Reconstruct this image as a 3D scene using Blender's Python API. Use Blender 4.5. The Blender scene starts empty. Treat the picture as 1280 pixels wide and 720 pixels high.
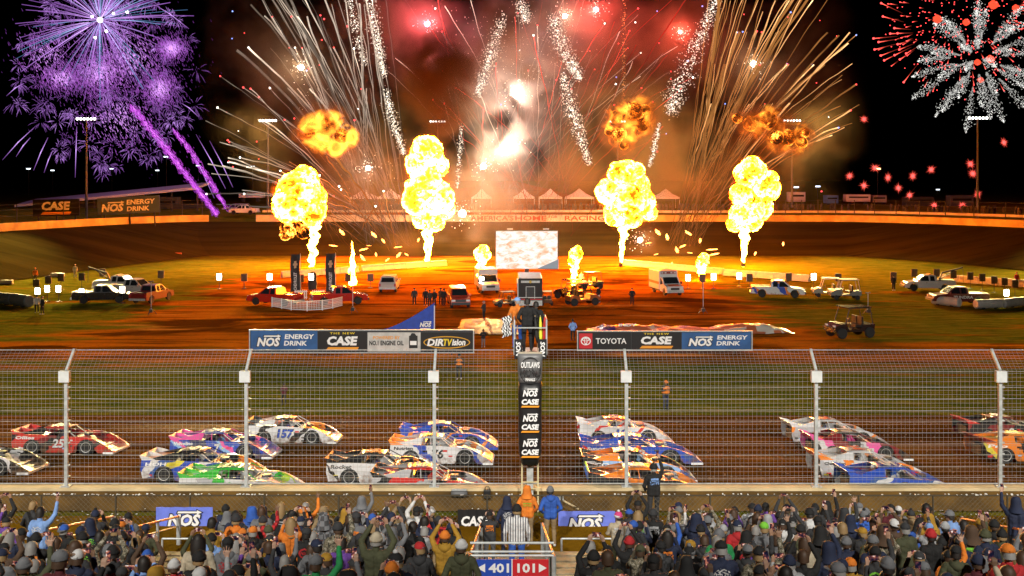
import bpy, bmesh, math, random
import numpy as np
from mathutils import Vector, Matrix, noise as mnoise
from mathutils.bvhtree import BVHTree

random.seed(7)
rng = np.random.default_rng(7)
PI = math.pi
scene = bpy.context.scene
col = scene.collection

# ------------------------------------------------------------------ camera, world, light, exposure
F = 1250.0          # focal length in photograph pixels
HZ = 225.0          # horizon row of the level camera
CAMZ = 13.0
cam_data = bpy.data.cameras.new('camera')
cam_data.sensor_width = 36.0
cam_data.lens = 36.0 * F / 1280.0
cam_data.shift_y = -(360.0 - HZ) / 1280.0
cam_data.clip_start = 0.5
cam_data.clip_end = 9000.0
cam = bpy.data.objects.new('camera', cam_data)
cam.location = (0, 0, CAMZ)
cam.rotation_euler = (PI / 2, 0, 0)
col.objects.link(cam)
scene.camera = cam

world = bpy.data.worlds.new('World')
scene.world = world
world.use_nodes = True
wn = world.node_tree
for n in list(wn.nodes):
    wn.nodes.remove(n)
sky_n = wn.nodes.new('ShaderNodeTexSky')
sky_n.sky_type = 'NISHITA'
sky_n.sun_disc = False
sky_n.sun_elevation = math.radians(-5.0)
sky_n.sun_rotation = math.radians(180.0)
bg_n = wn.nodes.new('ShaderNodeBackground')
bg_n.inputs['Strength'].default_value = 0.05
wo_n = wn.nodes.new('ShaderNodeOutputWorld')
wn.links.new(sky_n.outputs[0], bg_n.inputs[0])
wn.links.new(bg_n.outputs[0], wo_n.inputs[0])

def lamp(name, kind, loc, energy, color, aim=None, radius=0.5, spot=60, blend=0.5):
    ld = bpy.data.lights.new(name, kind)
    ld.energy = energy
    ld.color = color
    if kind in ('POINT', 'SPOT'):
        ld.shadow_soft_size = radius
    if kind == 'SPOT':
        ld.spot_size = math.radians(spot)
        ld.spot_blend = blend
    o = bpy.data.objects.new(name, ld)
    o.location = loc
    if aim is not None:
        o.rotation_euler = (Vector(aim) - Vector(loc)).to_track_quat('-Z', 'Y').to_euler()
    col.objects.link(o)
    return o

# the floodlights on the masts behind the grandstand roof: they light the crowd, the fence and the front straight
for fx, ax, e in ((-46, -20, 1.0), (-15, -8, 0.9), (15, 8, 0.9), (46, 20, 1.0)):
    lamp('grandstand_floodlight', 'SPOT', (fx, -14, 33), 112000 * e, (1.0, 0.95, 0.85), (ax, 56, 0), 0.7, 54, 1.0)
# the floodlights on the six masts round the track (lamp heads are built further down)
MASTS = [(108, 150, 185), (335, 152, 205), (547, 153, 232), (772, 153, 232), (990, 152, 212), (1222, 149, 185)]
for px, py, Y in MASTS:
    X = (px - 640) * Y / F
    Z = CAMZ - (py - HZ) * Y / F
    mid = 1.6 if 500 < px < 800 else 1.0
    lamp('mast_floodlight', 'SPOT', (X, Y - 1.0, Z), 820000 * mid, (1.0, 0.76 if mid < 2 else 0.66, 0.26 if mid < 2 else .14), (X * 0.85, 108, 0), 0.6, 40, 1.0)

vs = scene.view_settings
vs.view_transform = 'Standard'
vs.look = 'None'
vs.exposure = 0.0
vs.gamma = 1.0
vs.use_curve_mapping = False
scene.cycles.max_bounces = 6
scene.cycles.diffuse_bounces = 2
scene.cycles.glossy_bounces = 2
scene.cycles.transparent_max_bounces = 8
scene.cycles.volume_bounces = 1
scene.cycles.volume_step_rate = 2.0
scene.cycles.volume_max_steps = 128
scene.cycles.sample_clamp_indirect = 4.0
scene.cycles.use_denoising = True
scene.cycles.use_light_tree = True

# ------------------------------------------------------------------ helpers
def at(px, py, Y):
    return Vector(((px - 640) * Y / F, Y, CAMZ - (py - HZ) * Y / F))

def gnd(px, py, z=0.0):
    Y = F * (CAMZ - z) / (py - HZ)
    return Vector(((px - 640) * Y / F, Y, z))

def tag(o, label=None, cat=None, group=None, kind=None):
    if label: o['label'] = label
    if cat: o['category'] = cat
    if group: o['group'] = group
    if kind: o['kind'] = kind
    return o

def link(o, parent=None):
    col.objects.link(o)
    if parent is not None:
        o.parent = parent
    return o

def thing(name, loc, label, cat, rz=0.0, group=None, kind=None):
    o = bpy.data.objects.new(name, None)
    o.location = loc
    o.rotation_euler = (0, 0, rz)
    o.empty_display_size = 0.2
    link(o)
    return tag(o, label, cat, group, kind)

def copy_tree(o, parent=None, mats=None):
    c = o.copy()
    col.objects.link(c)
    c.parent = parent
    for ch in list(o.children):
        copy_tree(ch, c)
    return c

class MB:
    def __init__(s):
        s.v = []; s.f = []; s.m = []
    def add(s, verts, faces, mi=0):
        b = len(s.v)
        s.v.extend([tuple(x) for x in verts])
        for f in faces:
            s.f.append([b + i for i in f]); s.m.append(mi)
        return s
    def box(s, c, size, mi=0, rot=None):
        hx, hy, hz = size[0] / 2, size[1] / 2, size[2] / 2
        vs_ = [Vector((sx * hx, sy * hy, sz * hz)) for sx in (-1, 1) for sy in (-1, 1) for sz in (-1, 1)]
        if rot is not None:
            vs_ = [rot @ v for v in vs_]
        c = Vector(c)
        return s.add([v + c for v in vs_], [(0, 1, 3, 2), (4, 6, 7, 5), (0, 4, 5, 1), (2, 3, 7, 6), (0, 2, 6, 4), (1, 5, 7, 3)], mi)
    def tube(s, pts, r, n=6, mi=0, caps=True):
        pts = [Vector(p) for p in pts]
        rr = r if isinstance(r, (list, tuple)) else [r] * len(pts)
        vs_ = []
        prev = None
        for i, p in enumerate(pts):
            d = (pts[min(i + 1, len(pts) - 1)] - pts[max(i - 1, 0)])
            if d.length < 1e-9: d = Vector((0, 0, 1))
            d.normalize()
            a = prev if prev is not None else (Vector((0, 0, 1)) if abs(d.z) < 0.9 else Vector((1, 0, 0)))
            u = a - d * a.dot(d)
            if u.length < 1e-6:
                u = d.orthogonal()
            u.normalize(); prev = u
            w = d.cross(u)
            for k in range(n):
                t = 2 * PI * k / n + (PI / 4 if n == 4 else 0)
                vs_.append(p + (u * math.cos(t) + w * math.sin(t)) * rr[i])
        fs = []
        for i in range(len(pts) - 1):
            for k in range(n):
                k2 = (k + 1) % n
                fs.append((i * n + k, i * n + k2, (i + 1) * n + k2, (i + 1) * n + k))
        if caps:
            fs.append(tuple(range(n - 1, -1, -1)))
            e = (len(pts) - 1) * n
            fs.append(tuple(range(e, e + n)))
        return s.add(vs_, fs, mi)
    def prism(s, poly, axis, a, b, mi=0, taper=None):
        """poly: 2-D outline; axis 'y' extrudes (x,z) outline along y, 'x' extrudes (y,z) along x, 'z' extrudes (x,y) along z"""
        n = len(poly)
        vs_ = []
        for t in (a, b):
            for p in poly:
                if axis == 'y': vs_.append((p[0], t, p[1]))
                elif axis == 'x': vs_.append((t, p[0], p[1]))
                else: vs_.append((p[0], p[1], t))
        fs = [tuple(range(n - 1, -1, -1)), tuple(range(n, 2 * n))]
        for i in range(n):
            j = (i + 1) % n
            fs.append((i, j, n + j, n + i))
        return s.add(vs_, fs, mi)
    def lathe(s, prof, c, axis='z', n=16, mi=0):
        """prof: list of (r, h) along axis"""
        c = Vector(c)
        vs_ = []
        for r, h in prof:
            for k in range(n):
                t = 2 * PI * k / n
                a, b = r * math.cos(t), r * math.sin(t)
                v = (a, b, h) if axis == 'z' else ((h, a, b) if axis == 'x' else (a, h, b))
                vs_.append(c + Vector(v))
        fs = []
        for i in range(len(prof) - 1):
            for k in range(n):
                k2 = (k + 1) % n
                fs.append((i * n + k, i * n + k2, (i + 1) * n + k2, (i + 1) * n + k))
        fs.append(tuple(range(n - 1, -1, -1)))
        e = (len(prof) - 1) * n
        fs.append(tuple(range(e, e + n)))
        return s.add(vs_, fs, mi)
    def quad(s, a, b, c, d, mi=0):
        return s.add([a, b, c, d], [(0, 1, 2, 3)], mi)
    def mesh(s, name, mats, smooth=False, fixn=True):
        me = bpy.data.meshes.new(name)
        me.from_pydata(s.v, [], s.f)
        if not isinstance(mats, (list, tuple)): mats = [mats]
        for m in mats: me.materials.append(m)
        if len(mats) > 1:
            me.polygons.foreach_set('material_index', s.m)
        if fixn:
            bm = bmesh.new(); bm.from_mesh(me)
            bmesh.ops.recalc_face_normals(bm, faces=bm.faces)
            bm.to_mesh(me); bm.free()
        if smooth:
            me.polygons.foreach_set('use_smooth', [True] * len(me.polygons))
        me.update()
        return me
    def build(s, name, mats, parent=None, smooth=False, loc=None, bevel=0.0):
        me = s.mesh(name, mats, smooth)
        o = bpy.data.objects.new(name, me)
        if loc is not None: o.location = loc
        link(o, parent)
        if bevel > 0:
            b = o.modifiers.new('bevel', 'BEVEL'); b.width = bevel; b.segments = 2; b.limit_method = 'ANGLE'
        return o

def inst(me, name, parent=None, loc=(0, 0, 0), rot=(0, 0, 0), scale=None):
    o = bpy.data.objects.new(name, me)
    o.location = loc; o.rotation_euler = rot
    if scale is not None: o.scale = scale
    return link(o, parent)

# ------------------------------------------------------------------ materials
MATS = {}
def srgb(r, g, b):
    f = lambda c: (c / 255 / 12.92) if c / 255 <= 0.04045 else ((c / 255 + 0.055) / 1.055) ** 2.4
    return (f(r), f(g), f(b), 1.0)

def mat(name, c=(0.5, 0.5, 0.5), rough=0.6, metal=0.0, var=0.0, vscale=3.0, bump=0.0, bscale=20.0, c2=None, coat=0.0):
    if name in MATS: return MATS[name]
    m = bpy.data.materials.new(name)
    m.use_nodes = True
    nt = m.node_tree
    p = nt.nodes['Principled BSDF']
    c = tuple(c) + ((1.0,) if len(c) == 3 else ())
    p.inputs['Base Color'].default_value = c
    p.inputs['Roughness'].default_value = rough
    p.inputs['Metallic'].default_value = metal
    if coat: p.inputs['Coat Weight'].default_value = coat
    if var > 0 or c2 is not None:
        tc = nt.nodes.new('ShaderNodeTexCoord')
        nz = nt.nodes.new('ShaderNodeTexNoise'); nz.inputs['Scale'].default_value = vscale; nz.inputs['Detail'].default_value = 5
        mx = nt.nodes.new('ShaderNodeMix'); mx.data_type = 'RGBA'
        if c2 is None:
            c2 = tuple(x * (1 - var) for x in c[:3])
        c2 = tuple(c2) + ((1.0,) if len(c2) == 3 else ())
        cr = nt.nodes.new('ShaderNodeMapRange'); cr.inputs['From Min'].default_value = 0.38; cr.inputs['From Max'].default_value = 0.62
        nt.links.new(tc.outputs['Object'], nz.inputs['Vector'])
        nt.links.new(nz.outputs['Fac'], cr.inputs['Value'])
        nt.links.new(cr.outputs[0], mx.inputs['Factor'])
        mx.inputs['A'].default_value = c; mx.inputs['B'].default_value = c2
        nt.links.new(mx.outputs['Result'], p.inputs['Base Color'])
    if bump > 0:
        tc = nt.nodes.new('ShaderNodeTexCoord')
        nb = nt.nodes.new('ShaderNodeTexNoise'); nb.inputs['Scale'].default_value = bscale; nb.inputs['Detail'].default_value = 4
        bp = nt.nodes.new('ShaderNodeBump'); bp.inputs['Strength'].default_value = bump
        nt.links.new(tc.outputs['Object'], nb.inputs['Vector'])
        nt.links.new(nb.outputs['Fac'], bp.inputs['Height'])
        nt.links.new(bp.outputs[0], p.inputs['Normal'])
    MATS[name] = m
    return m

def emit(name, c, strength, sample=False):
    if name in MATS: return MATS[name]
    m = bpy.data.materials.new(name)
    m.use_nodes = True
    nt = m.node_tree
    for n in list(nt.nodes): nt.nodes.remove(n)
    e = nt.nodes.new('ShaderNodeEmission')
    e.inputs['Color'].default_value = tuple(c) + ((1.0,) if len(c) == 3 else ())
    e.inputs['Strength'].default_value = strength
    o = nt.nodes.new('ShaderNodeOutputMaterial')
    nt.links.new(e.outputs[0], o.inputs[0])
    m.cycles.emission_sampling = 'AUTO' if sample else 'NONE'
    MATS[name] = m
    return m

# ------------------------------------------------------------------ lettering
_text_cache = {}
def text_mesh(s, shear=0.0, bold=0.0, extrude=0.006, space=1.0):
    key = (s, shear, bold, extrude, space)
    if key in _text_cache: return _text_cache[key]
    cu = bpy.data.curves.new('lettering', 'FONT')
    cu.body = s; cu.size = 1.0; cu.shear = shear; cu.offset = bold; cu.extrude = extrude
    cu.space_character = space; cu.resolution_u = 2
    o = bpy.data.objects.new('lettering', cu)
    col.objects.link(o)
    bpy.context.view_layer.update()
    me = bpy.data.meshes.new_from_object(o.evaluated_get(bpy.context.evaluated_depsgraph_get()))
    bpy.data.objects.remove(o); bpy.data.curves.remove(cu)
    co = np.empty(len(me.vertices) * 3); me.vertices.foreach_get('co', co); co = co.reshape(-1, 3)
    lo, hi = co.min(0), co.max(0)
    w, h = hi[0] - lo[0], hi[1] - lo[1]
    co[:, 0] = (co[:, 0] - (lo[0] + hi[0]) / 2) / w
    co[:, 1] = (co[:, 1] - (lo[1] + hi[1]) / 2) / h
    me.vertices.foreach_set('co', co.ravel())
    me.materials.clear()
    me.name = 'lettering'
    _text_cache[key] = (me, w / h)
    return _text_cache[key]

def text(s, parent, loc, w, h, m, rot=(PI / 2, 0, 0), name='lettering', **kw):
    """flat lettering w wide and h high, centred at loc; facing -Y by default"""
    me, asp = text_mesh(s, **kw)
    me2 = me.copy(); me2.materials.append(m)
    return inst(me2, name, parent, loc, rot, (w, h, 1.0))

def poly_plate(name, polys, m, parent, loc, rot=(PI / 2, 0, 0), thick=0.006):
    b = MB()
    for p in polys:
        b.prism(p, 'z', 0, thick)
    o = b.build(name, m, parent)
    o.location = loc; o.rotation_euler = rot
    return o

WHITE_PRINT = mat('white_print', (0.80, 0.80, 0.80), 0.55)
BLACK_PRINT = mat('black_print', (0.008, 0.008, 0.009), 0.5)
STEEL = mat('galvanised_steel', (0.55, 0.58, 0.58), 0.45, 0.35, var=0.25, vscale=6)
DARK_STEEL = mat('dark_steel', (0.05, 0.05, 0.055), 0.5, 0.4)
RUBBER = mat('rubber', (0.012, 0.012, 0.012), 0.75)
GLASS = mat('window_glass', (0.015, 0.018, 0.022), 0.08)
# ------------------------------------------------------------------ the place: ground, track, walls
def wall_y(X):
    X = np.asarray(X, float)
    l = np.clip(-58 - X, 0, None); r = np.clip(X - 58, 0, None)
    l2 = np.minimum(l, 26); r2 = np.minimum(r, 40)
    return 191 - (0.084 * l2 ** 2 + 4.3 * (l - l2)) - (0.033 * r2 ** 2 + 2.6 * (r - r2))

def wall_pt(X, off=0.0):
    """point of the outer-wall curve moved 'off' metres towards the infield"""
    e = 0.05
    y = float(wall_y(X)); d = (float(wall_y(X + e)) - float(wall_y(X - e))) / (2 * e)
    n = Vector((d, -1.0, 0)).normalized()
    return Vector((X, y, 0)) + n * off

BANK = 20.0
def terrain_z(X, Y):
    wy = wall_y(X)
    e = 0.05
    sl = (wall_y(X + e) - wall_y(X - e)) / (2 * e)
    d = (Y - wy) / np.sqrt(1 + sl ** 2)
    z = np.where(d < -BANK, 0.0, np.where(d < 0, 5.0 * (d + BANK) / BANK, np.where(d < 4, 5.0, np.minimum(5.0 + (d - 4) * 0.2, 7.2))))
    front = np.where(Y > 55, 0.0, np.where(Y > 34.5, 1.8 * (55 - Y) / 20.5, 1.8))
    front = np.where(Y < 33.5, 1.75, front)
    front = np.where(Y < 31.0, np.clip(1.75 - (31.0 - Y) * 0.5, 0.4, None), front)
    return np.where(Y < 70, front, z)

def node_math(nt, op, a=None, b=None, clamp=False):
    n = nt.nodes.new('ShaderNodeMath'); n.operation = op; n.use_clamp = clamp
    for i, x in enumerate((a, b)):
        if x is None: continue
        if isinstance(x, (int, float)): n.inputs[i].default_value = x
        else: nt.links.new(x, n.inputs[i])
    return n.outputs[0]

def ground_material(name, mode):
    m = bpy.data.materials.new(name); m.use_nodes = True
    nt = m.node_tree; p = nt.nodes['Principled BSDF']
    geo = nt.nodes.new('ShaderNodeNewGeometry')
    def noise(scale, sx=1.0, sy=1.0, detail=5, rough=0.55, dist=0.0):
        mp = nt.nodes.new('ShaderNodeMapping'); mp.inputs['Scale'].default_value = (sx, sy, 1.0)
        nt.links.new(geo.outputs['Position'], mp.inputs['Vector'])
        n = nt.nodes.new('ShaderNodeTexNoise'); n.inputs['Scale'].default_value = scale
        n.inputs['Detail'].default_value = detail; n.inputs['Roughness'].default_value = rough; n.inputs['Distortion'].default_value = dist
        nt.links.new(mp.outputs[0], n.inputs['Vector'])
        return n.outputs['Fac']
    def ramp(v, a, b):
        r = nt.nodes.new('ShaderNodeMapRange'); r.interpolation_type = 'SMOOTHSTEP'
        r.inputs['From Min'].default_value = a; r.inputs['From Max'].default_value = b
        nt.links.new(v, r.inputs['Value']); return r.outputs[0]
    def mix(f, a, b):
        x = nt.nodes.new('ShaderNodeMix'); x.data_type = 'RGBA'
        if isinstance(f, float): x.inputs['Factor'].default_value = f
        else: nt.links.new(f, x.inputs['Factor'])
        for k, c in (('A', a), ('B', b)):
            if isinstance(c, tuple): x.inputs[k].default_value = c + (1.0,)
            else: nt.links.new(c, x.inputs[k])
        return x.outputs['Result']
    if mode == 'infield':
        base = mix(ramp(noise(0.05, 0.6, 1.6), 0.35, 0.65), (0.46, 0.135, 0.009), (0.33, 0.095, 0.007))
        base = mix(ramp(noise(0.35, 0.25, 2.0, 6), 0.47, 0.66), base, (0.13, 0.040, 0.004))
        base = mix(ramp(noise(0.06, 0.8, 1.8, 5, .6, .8), 0.52, 0.62), base, (0.085, 0.026, 0.003))
        # worn wheel lanes and lighter packed clay
        base = mix(ramp(noise(0.11, 0.35, 1.9, 4), 0.60, 0.70), base, (0.50, 0.20, 0.03))
        # grass: strips near the back straight, the sides and beside the apron of the front straight
        sep = nt.nodes.new('ShaderNodeSeparateXYZ'); nt.links.new(geo.outputs['Position'], sep.inputs[0])
        X, Y = sep.outputs['X'], sep.outputs['Y']
        ax = node_math(nt, 'ABSOLUTE', node_math(nt, 'ADD', X, 6.0))
        far = node_math(nt, 'MULTIPLY', ramp(Y, 124, 142), ramp(ax, 26, 40))
        side = node_math(nt, 'MULTIPLY', ramp(ax, 22, 36), ramp(Y, 76, 86))
        front = node_math(nt, 'SUBTRACT', 1.0, ramp(Y, 64, 78))
        zone = node_math(nt, 'ADD', node_math(nt, 'MAXIMUM', far, front), node_math(nt, 'MULTIPLY', side, 0.80))
        patch = noise(0.16, 0.35, 1.5, 5, 0.6)
        gfac = ramp(node_math(nt, 'ADD', node_math(nt, 'MULTIPLY', zone, 0.42), patch), 0.62, 0.80)
        grass = mix(ramp(noise(0.8, 0.4, 1.6, 6, 0.7), 0.35, 0.65), (0.065, 0.082, 0.006), (0.17, 0.140, 0.014))
        c = mix(gfac, base, grass)
        c = mix(ramp(noise(2.6, 1.0, 1.0, 6, 0.75), 0.52, 0.75), c, (0.11, 0.040, 0.004))
        rough = 0.85
        bs, bst = 1.2, 0.55
    elif mode == 'front':
        # clay groomed along the direction of travel, dark rubbered groove, loose tan crumbs
        c = mix(ramp(noise(0.5, 0.05, 2.4, 6), 0.42, 0.60), (0.150, 0.054, 0.008), (0.072, 0.026, 0.004))
        c = mix(ramp(noise(1.6, 0.06, 3.0, 6, 0.7), 0.52, 0.68), c, (0.24, 0.10, 0.018))
        c = mix(ramp(noise(0.09, 0.4, 1.3, 4), 0.50, 0.68), c, (0.052, 0.019, 0.004))
        rough = 0.62
        bs, bst = 2.2, 0.5
    elif mode == 'back':
        c = mix(ramp(noise(0.12, 0.25, 2.2, 6), 0.38, 0.66), (0.030, 0.022, 0.006), (0.046, 0.033, 0.009))
        c = mix(ramp(noise(0.5, 0.08, 2.0, 5), 0.55, 0.8), c, (0.018, 0.013, 0.006))
        rough = 0.7
        bs, bst = 0.8, 0.3
    else:
        c = mix(ramp(noise(0.3, 1, 1, 6), 0.35, 0.7), (0.22, 0.110, 0.008), (0.12, 0.058, 0.004))
        rough = 0.9
        bs, bst = 5, 0.4
    nt.links.new(c, p.inputs['Base Color'])
    p.inputs['Roughness'].default_value = rough
    p.inputs['Specular IOR Level'].default_value = 0.0
    if mode == 'front':
        # damp, polished stretches of the groove
        nt.links.new(node_math(nt, 'MULTIPLY', ramp(noise(0.35, 0.12, 1.6, 5), 0.56, 0.70), 0.012), p.inputs['Specular IOR Level'])
    bp = nt.nodes.new('ShaderNodeBump'); bp.inputs['Strength'].default_value = bst; bp.inputs['Distance'].default_value = 0.25
    nt.links.new(noise(bs, 1, 1, 7, 0.7), bp.inputs['Height'])
    nt.links.new(bp.outputs[0], p.inputs['Normal'])
    MATS[name] = m
    return m

M_INFIELD = ground_material('infield_clay_and_grass', 'infield')
M_FRONT = ground_material('front_straight_clay', 'front')
M_BACK = ground_material('back_straight_clay', 'back')
M_WALK = ground_material('walkway_dirt', 'walk')

def grid_mesh(name, xs, ys, zf, m, jitter=0.0):
    X, Y = np.meshgrid(xs, ys)
    Z = zf(X, Y)
    nx, ny = len(xs), len(ys)
    co = np.stack([X, Y, Z], -1).reshape(-1, 3)
    idx = np.arange(nx * ny).reshape(ny, nx)
    q = np.stack([idx[:-1, :-1], idx[:-1, 1:], idx[1:, 1:], idx[1:, :-1]], -1).reshape(-1, 4)
    me = bpy.data.meshes.new(name)
    me.from_pydata(co.tolist(), [], q.tolist())
    me.materials.append(m)
    me.polygons.foreach_set('use_smooth', [True] * len(me.polygons))
    o = bpy.data.objects.new(name, me)
    link(o)
    return o

gx = np.concatenate([[-4000, -1500, -600, -300, -180], np.arange(-130, 131, 2.0), [180, 300, 600, 1500, 4000]])
gy = np.concatenate([[-60, -20, 5, 20, 26, 28, 29, 30, 31, 33.4, 33.6, 34.4, 34.6], np.arange(36, 260, 1.5), [270, 300, 400, 700, 1500, 4000, 7000]])
def ground_z(X, Y):
    z = terrain_z(X, Y) - 0.06
    lump = np.vectorize(lambda a, b: mnoise.noise(Vector((a * 0.13, b * 0.13, 3.1))) if 56 < b < 170 and abs(a) < 120 else 0.0)(X, Y)
    return z + lump * 0.07
ground = tag(grid_mesh('ground', gx, gy, ground_z, M_INFIELD), kind='structure')

fxs = np.arange(-130, 131, 2.0); fys = np.linspace(34.62, 55.5, 22)
front_track = tag(grid_mesh('front_straight_track', fxs, fys, lambda X, Y: 1.8 * (55 - Y) / 20.5, M_FRONT), kind='structure')

bv, bf = [], []
bxs = list(np.arange(-88, 106, 1.5))
for X in bxs:
    for k in range(11):
        p = wall_pt(X, BANK * k / 10 + 0.1); bv.append((p.x, p.y, 5.0 * (1 - k / 10) + 0.05))
for i in range(len(bxs) - 1):
    for k in range(10):
        a = i * 11 + k; bf.append((a, a + 1, a + 12, a + 11))
me = bpy.data.meshes.new('back_straight_track'); me.from_pydata(bv, [], bf); me.materials.append(M_BACK)
tag(link(bpy.data.objects.new('back_straight_track', me)), kind='structure')

# the walkway between the seats and the fence
b = MB(); b.box((0, 30.2, 1.775), (90, 6.0, 0.15))
tag(b.build('walkway', M_WALK), kind='structure')

# loose clay clods thrown on the front straight
b = MB(); rc = random.Random(5)
for k in range(2600):
    y = 34.8 + 20 * rc.random() ** 1.6; x = rc.uniform(-26, 26); r = rc.uniform(.015, .06) * (1.6 if rc.random() < .06 else 1)
    z = 1.8 * (55 - y) / 20.5 + r * .4
    vv = [(x + r * rc.uniform(.6, 1.3) * a, y + r * rc.uniform(.6, 1.3) * c, z + r * .7 * d) for a, c, d in ((1, 0, 0), (-1, 0, 0), (0, 1, 0), (0, -1, 0), (0, 0, 1), (0, 0, -1))]
    b.add(vv, [(0, 2, 4), (2, 1, 4), (1, 3, 4), (3, 0, 4), (2, 0, 5), (1, 2, 5), (3, 1, 5), (0, 3, 5)])
tag(b.build('dirt_clods', mat('clod_clay', (.20, .085, .025), .9)), 'loose clay clods scattered over the front straight', 'dirt', kind='stuff')

# ---- outer walls
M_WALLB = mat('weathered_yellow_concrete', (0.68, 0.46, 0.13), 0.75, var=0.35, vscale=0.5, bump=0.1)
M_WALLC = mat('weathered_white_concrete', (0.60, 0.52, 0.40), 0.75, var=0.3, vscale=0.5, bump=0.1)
def back_wall(name, x0, x1, m, label, h=1.3):
    b = MB()
    xs = list(np.arange(x0, x1, 1.5)) + [x1]
    vv = []
    for X in xs:
        p0, p1 = wall_pt(X, 0.05), wall_pt(X, -0.35)
        vv += [(p0.x, p0.y, 4.6), (p0.x, p0.y, 5 + h), (p1.x, p1.y, 5 + h), (p1.x, p1.y, 4.6)]
    ff = []
    for i in range(len(xs) - 1):
        for k in range(4):
            a = i * 4 + k; c = i * 4 + (k + 1) % 4
            ff.append((a, c, c + 4, a + 4))
    ff += [(0, 1, 2, 3), tuple(len(vv) - 4 + k for k in range(4))]
    b.add(vv, ff)
    return tag(b.build(name, m), label, 'wall')
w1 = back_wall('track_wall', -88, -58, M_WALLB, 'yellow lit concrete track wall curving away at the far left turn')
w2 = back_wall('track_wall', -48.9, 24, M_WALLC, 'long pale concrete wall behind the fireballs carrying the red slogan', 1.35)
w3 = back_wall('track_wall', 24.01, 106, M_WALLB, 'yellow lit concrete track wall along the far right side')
M_RED = mat('red_paint', (0.42, 0.03, 0.02), 0.5)
slog = [("AMERICA'S", 588, 642, 1.0), ("HOME", 644, 683, 1.0), ("FOR", 686, 697, 0.55), ("RACING", 706, 756, 1.0)]
for s, a, c, hh in slog:
    text(s, w2, (((a + c) / 2 - 640) * 190.9 / F, 190.90, 5.72 + (0.25 if hh < 1 else 0)), (c - a) * 190.9 / F, 0.95 * hh, M_RED, bold=0.02)

# the front wall with the catch fence on it
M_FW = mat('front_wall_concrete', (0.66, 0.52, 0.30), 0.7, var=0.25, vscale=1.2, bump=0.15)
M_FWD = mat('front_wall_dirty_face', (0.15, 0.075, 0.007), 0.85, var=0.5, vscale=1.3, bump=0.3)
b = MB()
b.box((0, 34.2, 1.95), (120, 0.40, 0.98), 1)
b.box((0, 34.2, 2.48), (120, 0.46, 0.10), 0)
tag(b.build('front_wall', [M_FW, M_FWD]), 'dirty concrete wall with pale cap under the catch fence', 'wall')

# ---- catch fence
WIRE = mat('fence_wire', (0.34, 0.33, 0.30), 0.45, 0.3)
fence = thing('catch_fence', (0, 34.2, 2.53), 'tall silver wire catch fence on posts between cars and crowd', 'fence')
POSTS = [-152, 83, 308, 543, 783, 1020, 1250, 1485]
FH = 3.95         # height of the bend above the wall
PX = [(p - 640) * 34.2 / F for p in POSTS]
pm = MB(); pm.box((0, 0, FH / 2), (0.115, 0.11, FH)); pm.tube([(0, 0, FH), (0, 0.62, FH + 0.62)], 0.06, 4)
pm.box((0, 0.0, 0.01), (0.34, 0.30, 0.03))
post_me = pm.mesh('post', STEEL)
cap = MB(); cap.box((-0.02, -0.10, FH - 0.18), (0.36, 0.16, 0.38))
cap_me = cap.mesh('junction_box', mat('grey_painted_steel', (0.62, 0.64, 0.64), 0.5, 0.0, var=0.15))
bolt = MB()
for k in range(9):
    bolt.box((0.10, -0.02, 0.35 + k * 0.38), (0.07, 0.07, 0.05))
bolt_me = bolt.mesh('cable_clip', STEEL)
for x in PX:
    po = inst(post_me, 'post', fence, (x, 0, 0))
    inst(cap_me, 'junction_box', po); inst(bolt_me, 'cable_clips', po)
for i in range(len(PX) - 1):
    a, c = PX[i], PX[i + 1]
    if c < -19 or a > 19.5: pass
    n = max(1, int(round((c - a) / 0.145)))
    wv = MB()
    def wire(p, q, r):
        p, q = Vector(p), Vector(q); d = (q - p).normalized()
        u = Vector((0, 1, 0)) if abs(d.y) < 0.5 else Vector((0, 0, 1))
        u = (u - d * u.dot(d)).normalized(); w = d.cross(u)
        vs_ = []
        for e in (p, q):
            for t in (0, 2.094, 4.189): vs_.append(e + (u * math.cos(t) + w * math.sin(t)) * r)
        wv.add(vs_, [(0, 1, 4, 3), (1, 2, 5, 4), (2, 0, 3, 5)])
    for k in range(1, n):
        x = a + (c - a) * k / n + random.uniform(-.01, .01)
        wire((x, 0.05, 0.02), (x, 0.05, FH), 0.0034)
        wire((x, 0.05, FH), (x, 0.67, FH + 0.62), 0.0042)
    nh = 27
    for k in range(nh):
        z = 0.05 + FH * k / nh
        wire((a, 0.05, z + random.uniform(-.01, .01)), (c, 0.05, z + random.uniform(-.01, .01)), 0.0042)
    for k in range(8):
        t = (k + 0.5) / 8
        wire((a, 0.05 + 0.62 * t, FH + 0.62 * t), (c, 0.05 + 0.62 * t, FH + 0.62 * t), 0.0042)
    wp = wv.build('mesh_panel', WIRE, fence); wp['kind'] = 'stuff'
    for k in range(10):
        z = 0.30 + k * 0.385
        if k == 9: z = FH - 0.02
        cb = MB()
        sag = random.uniform(0.005, 0.03)
        cb.tube([(a + (c - a) * t, 0.0, z - sag * 4 * t * (1 - t)) for t in np.linspace(0, 1, 6)], 0.0062, 4)
        cb.build('cable', STEEL, fence)
    cb = MB(); cb.tube([(a, 0.66, FH + 0.60), (c, 0.66, FH + 0.60)], 0.010, 4); cb.build('cable', STEEL, fence)
    cb = MB(); cb.tube([(a, 0.0, 0.09), (c, 0.0, 0.09)], 0.022, 5); cb.build('bottom_rail', STEEL, fence)

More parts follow.
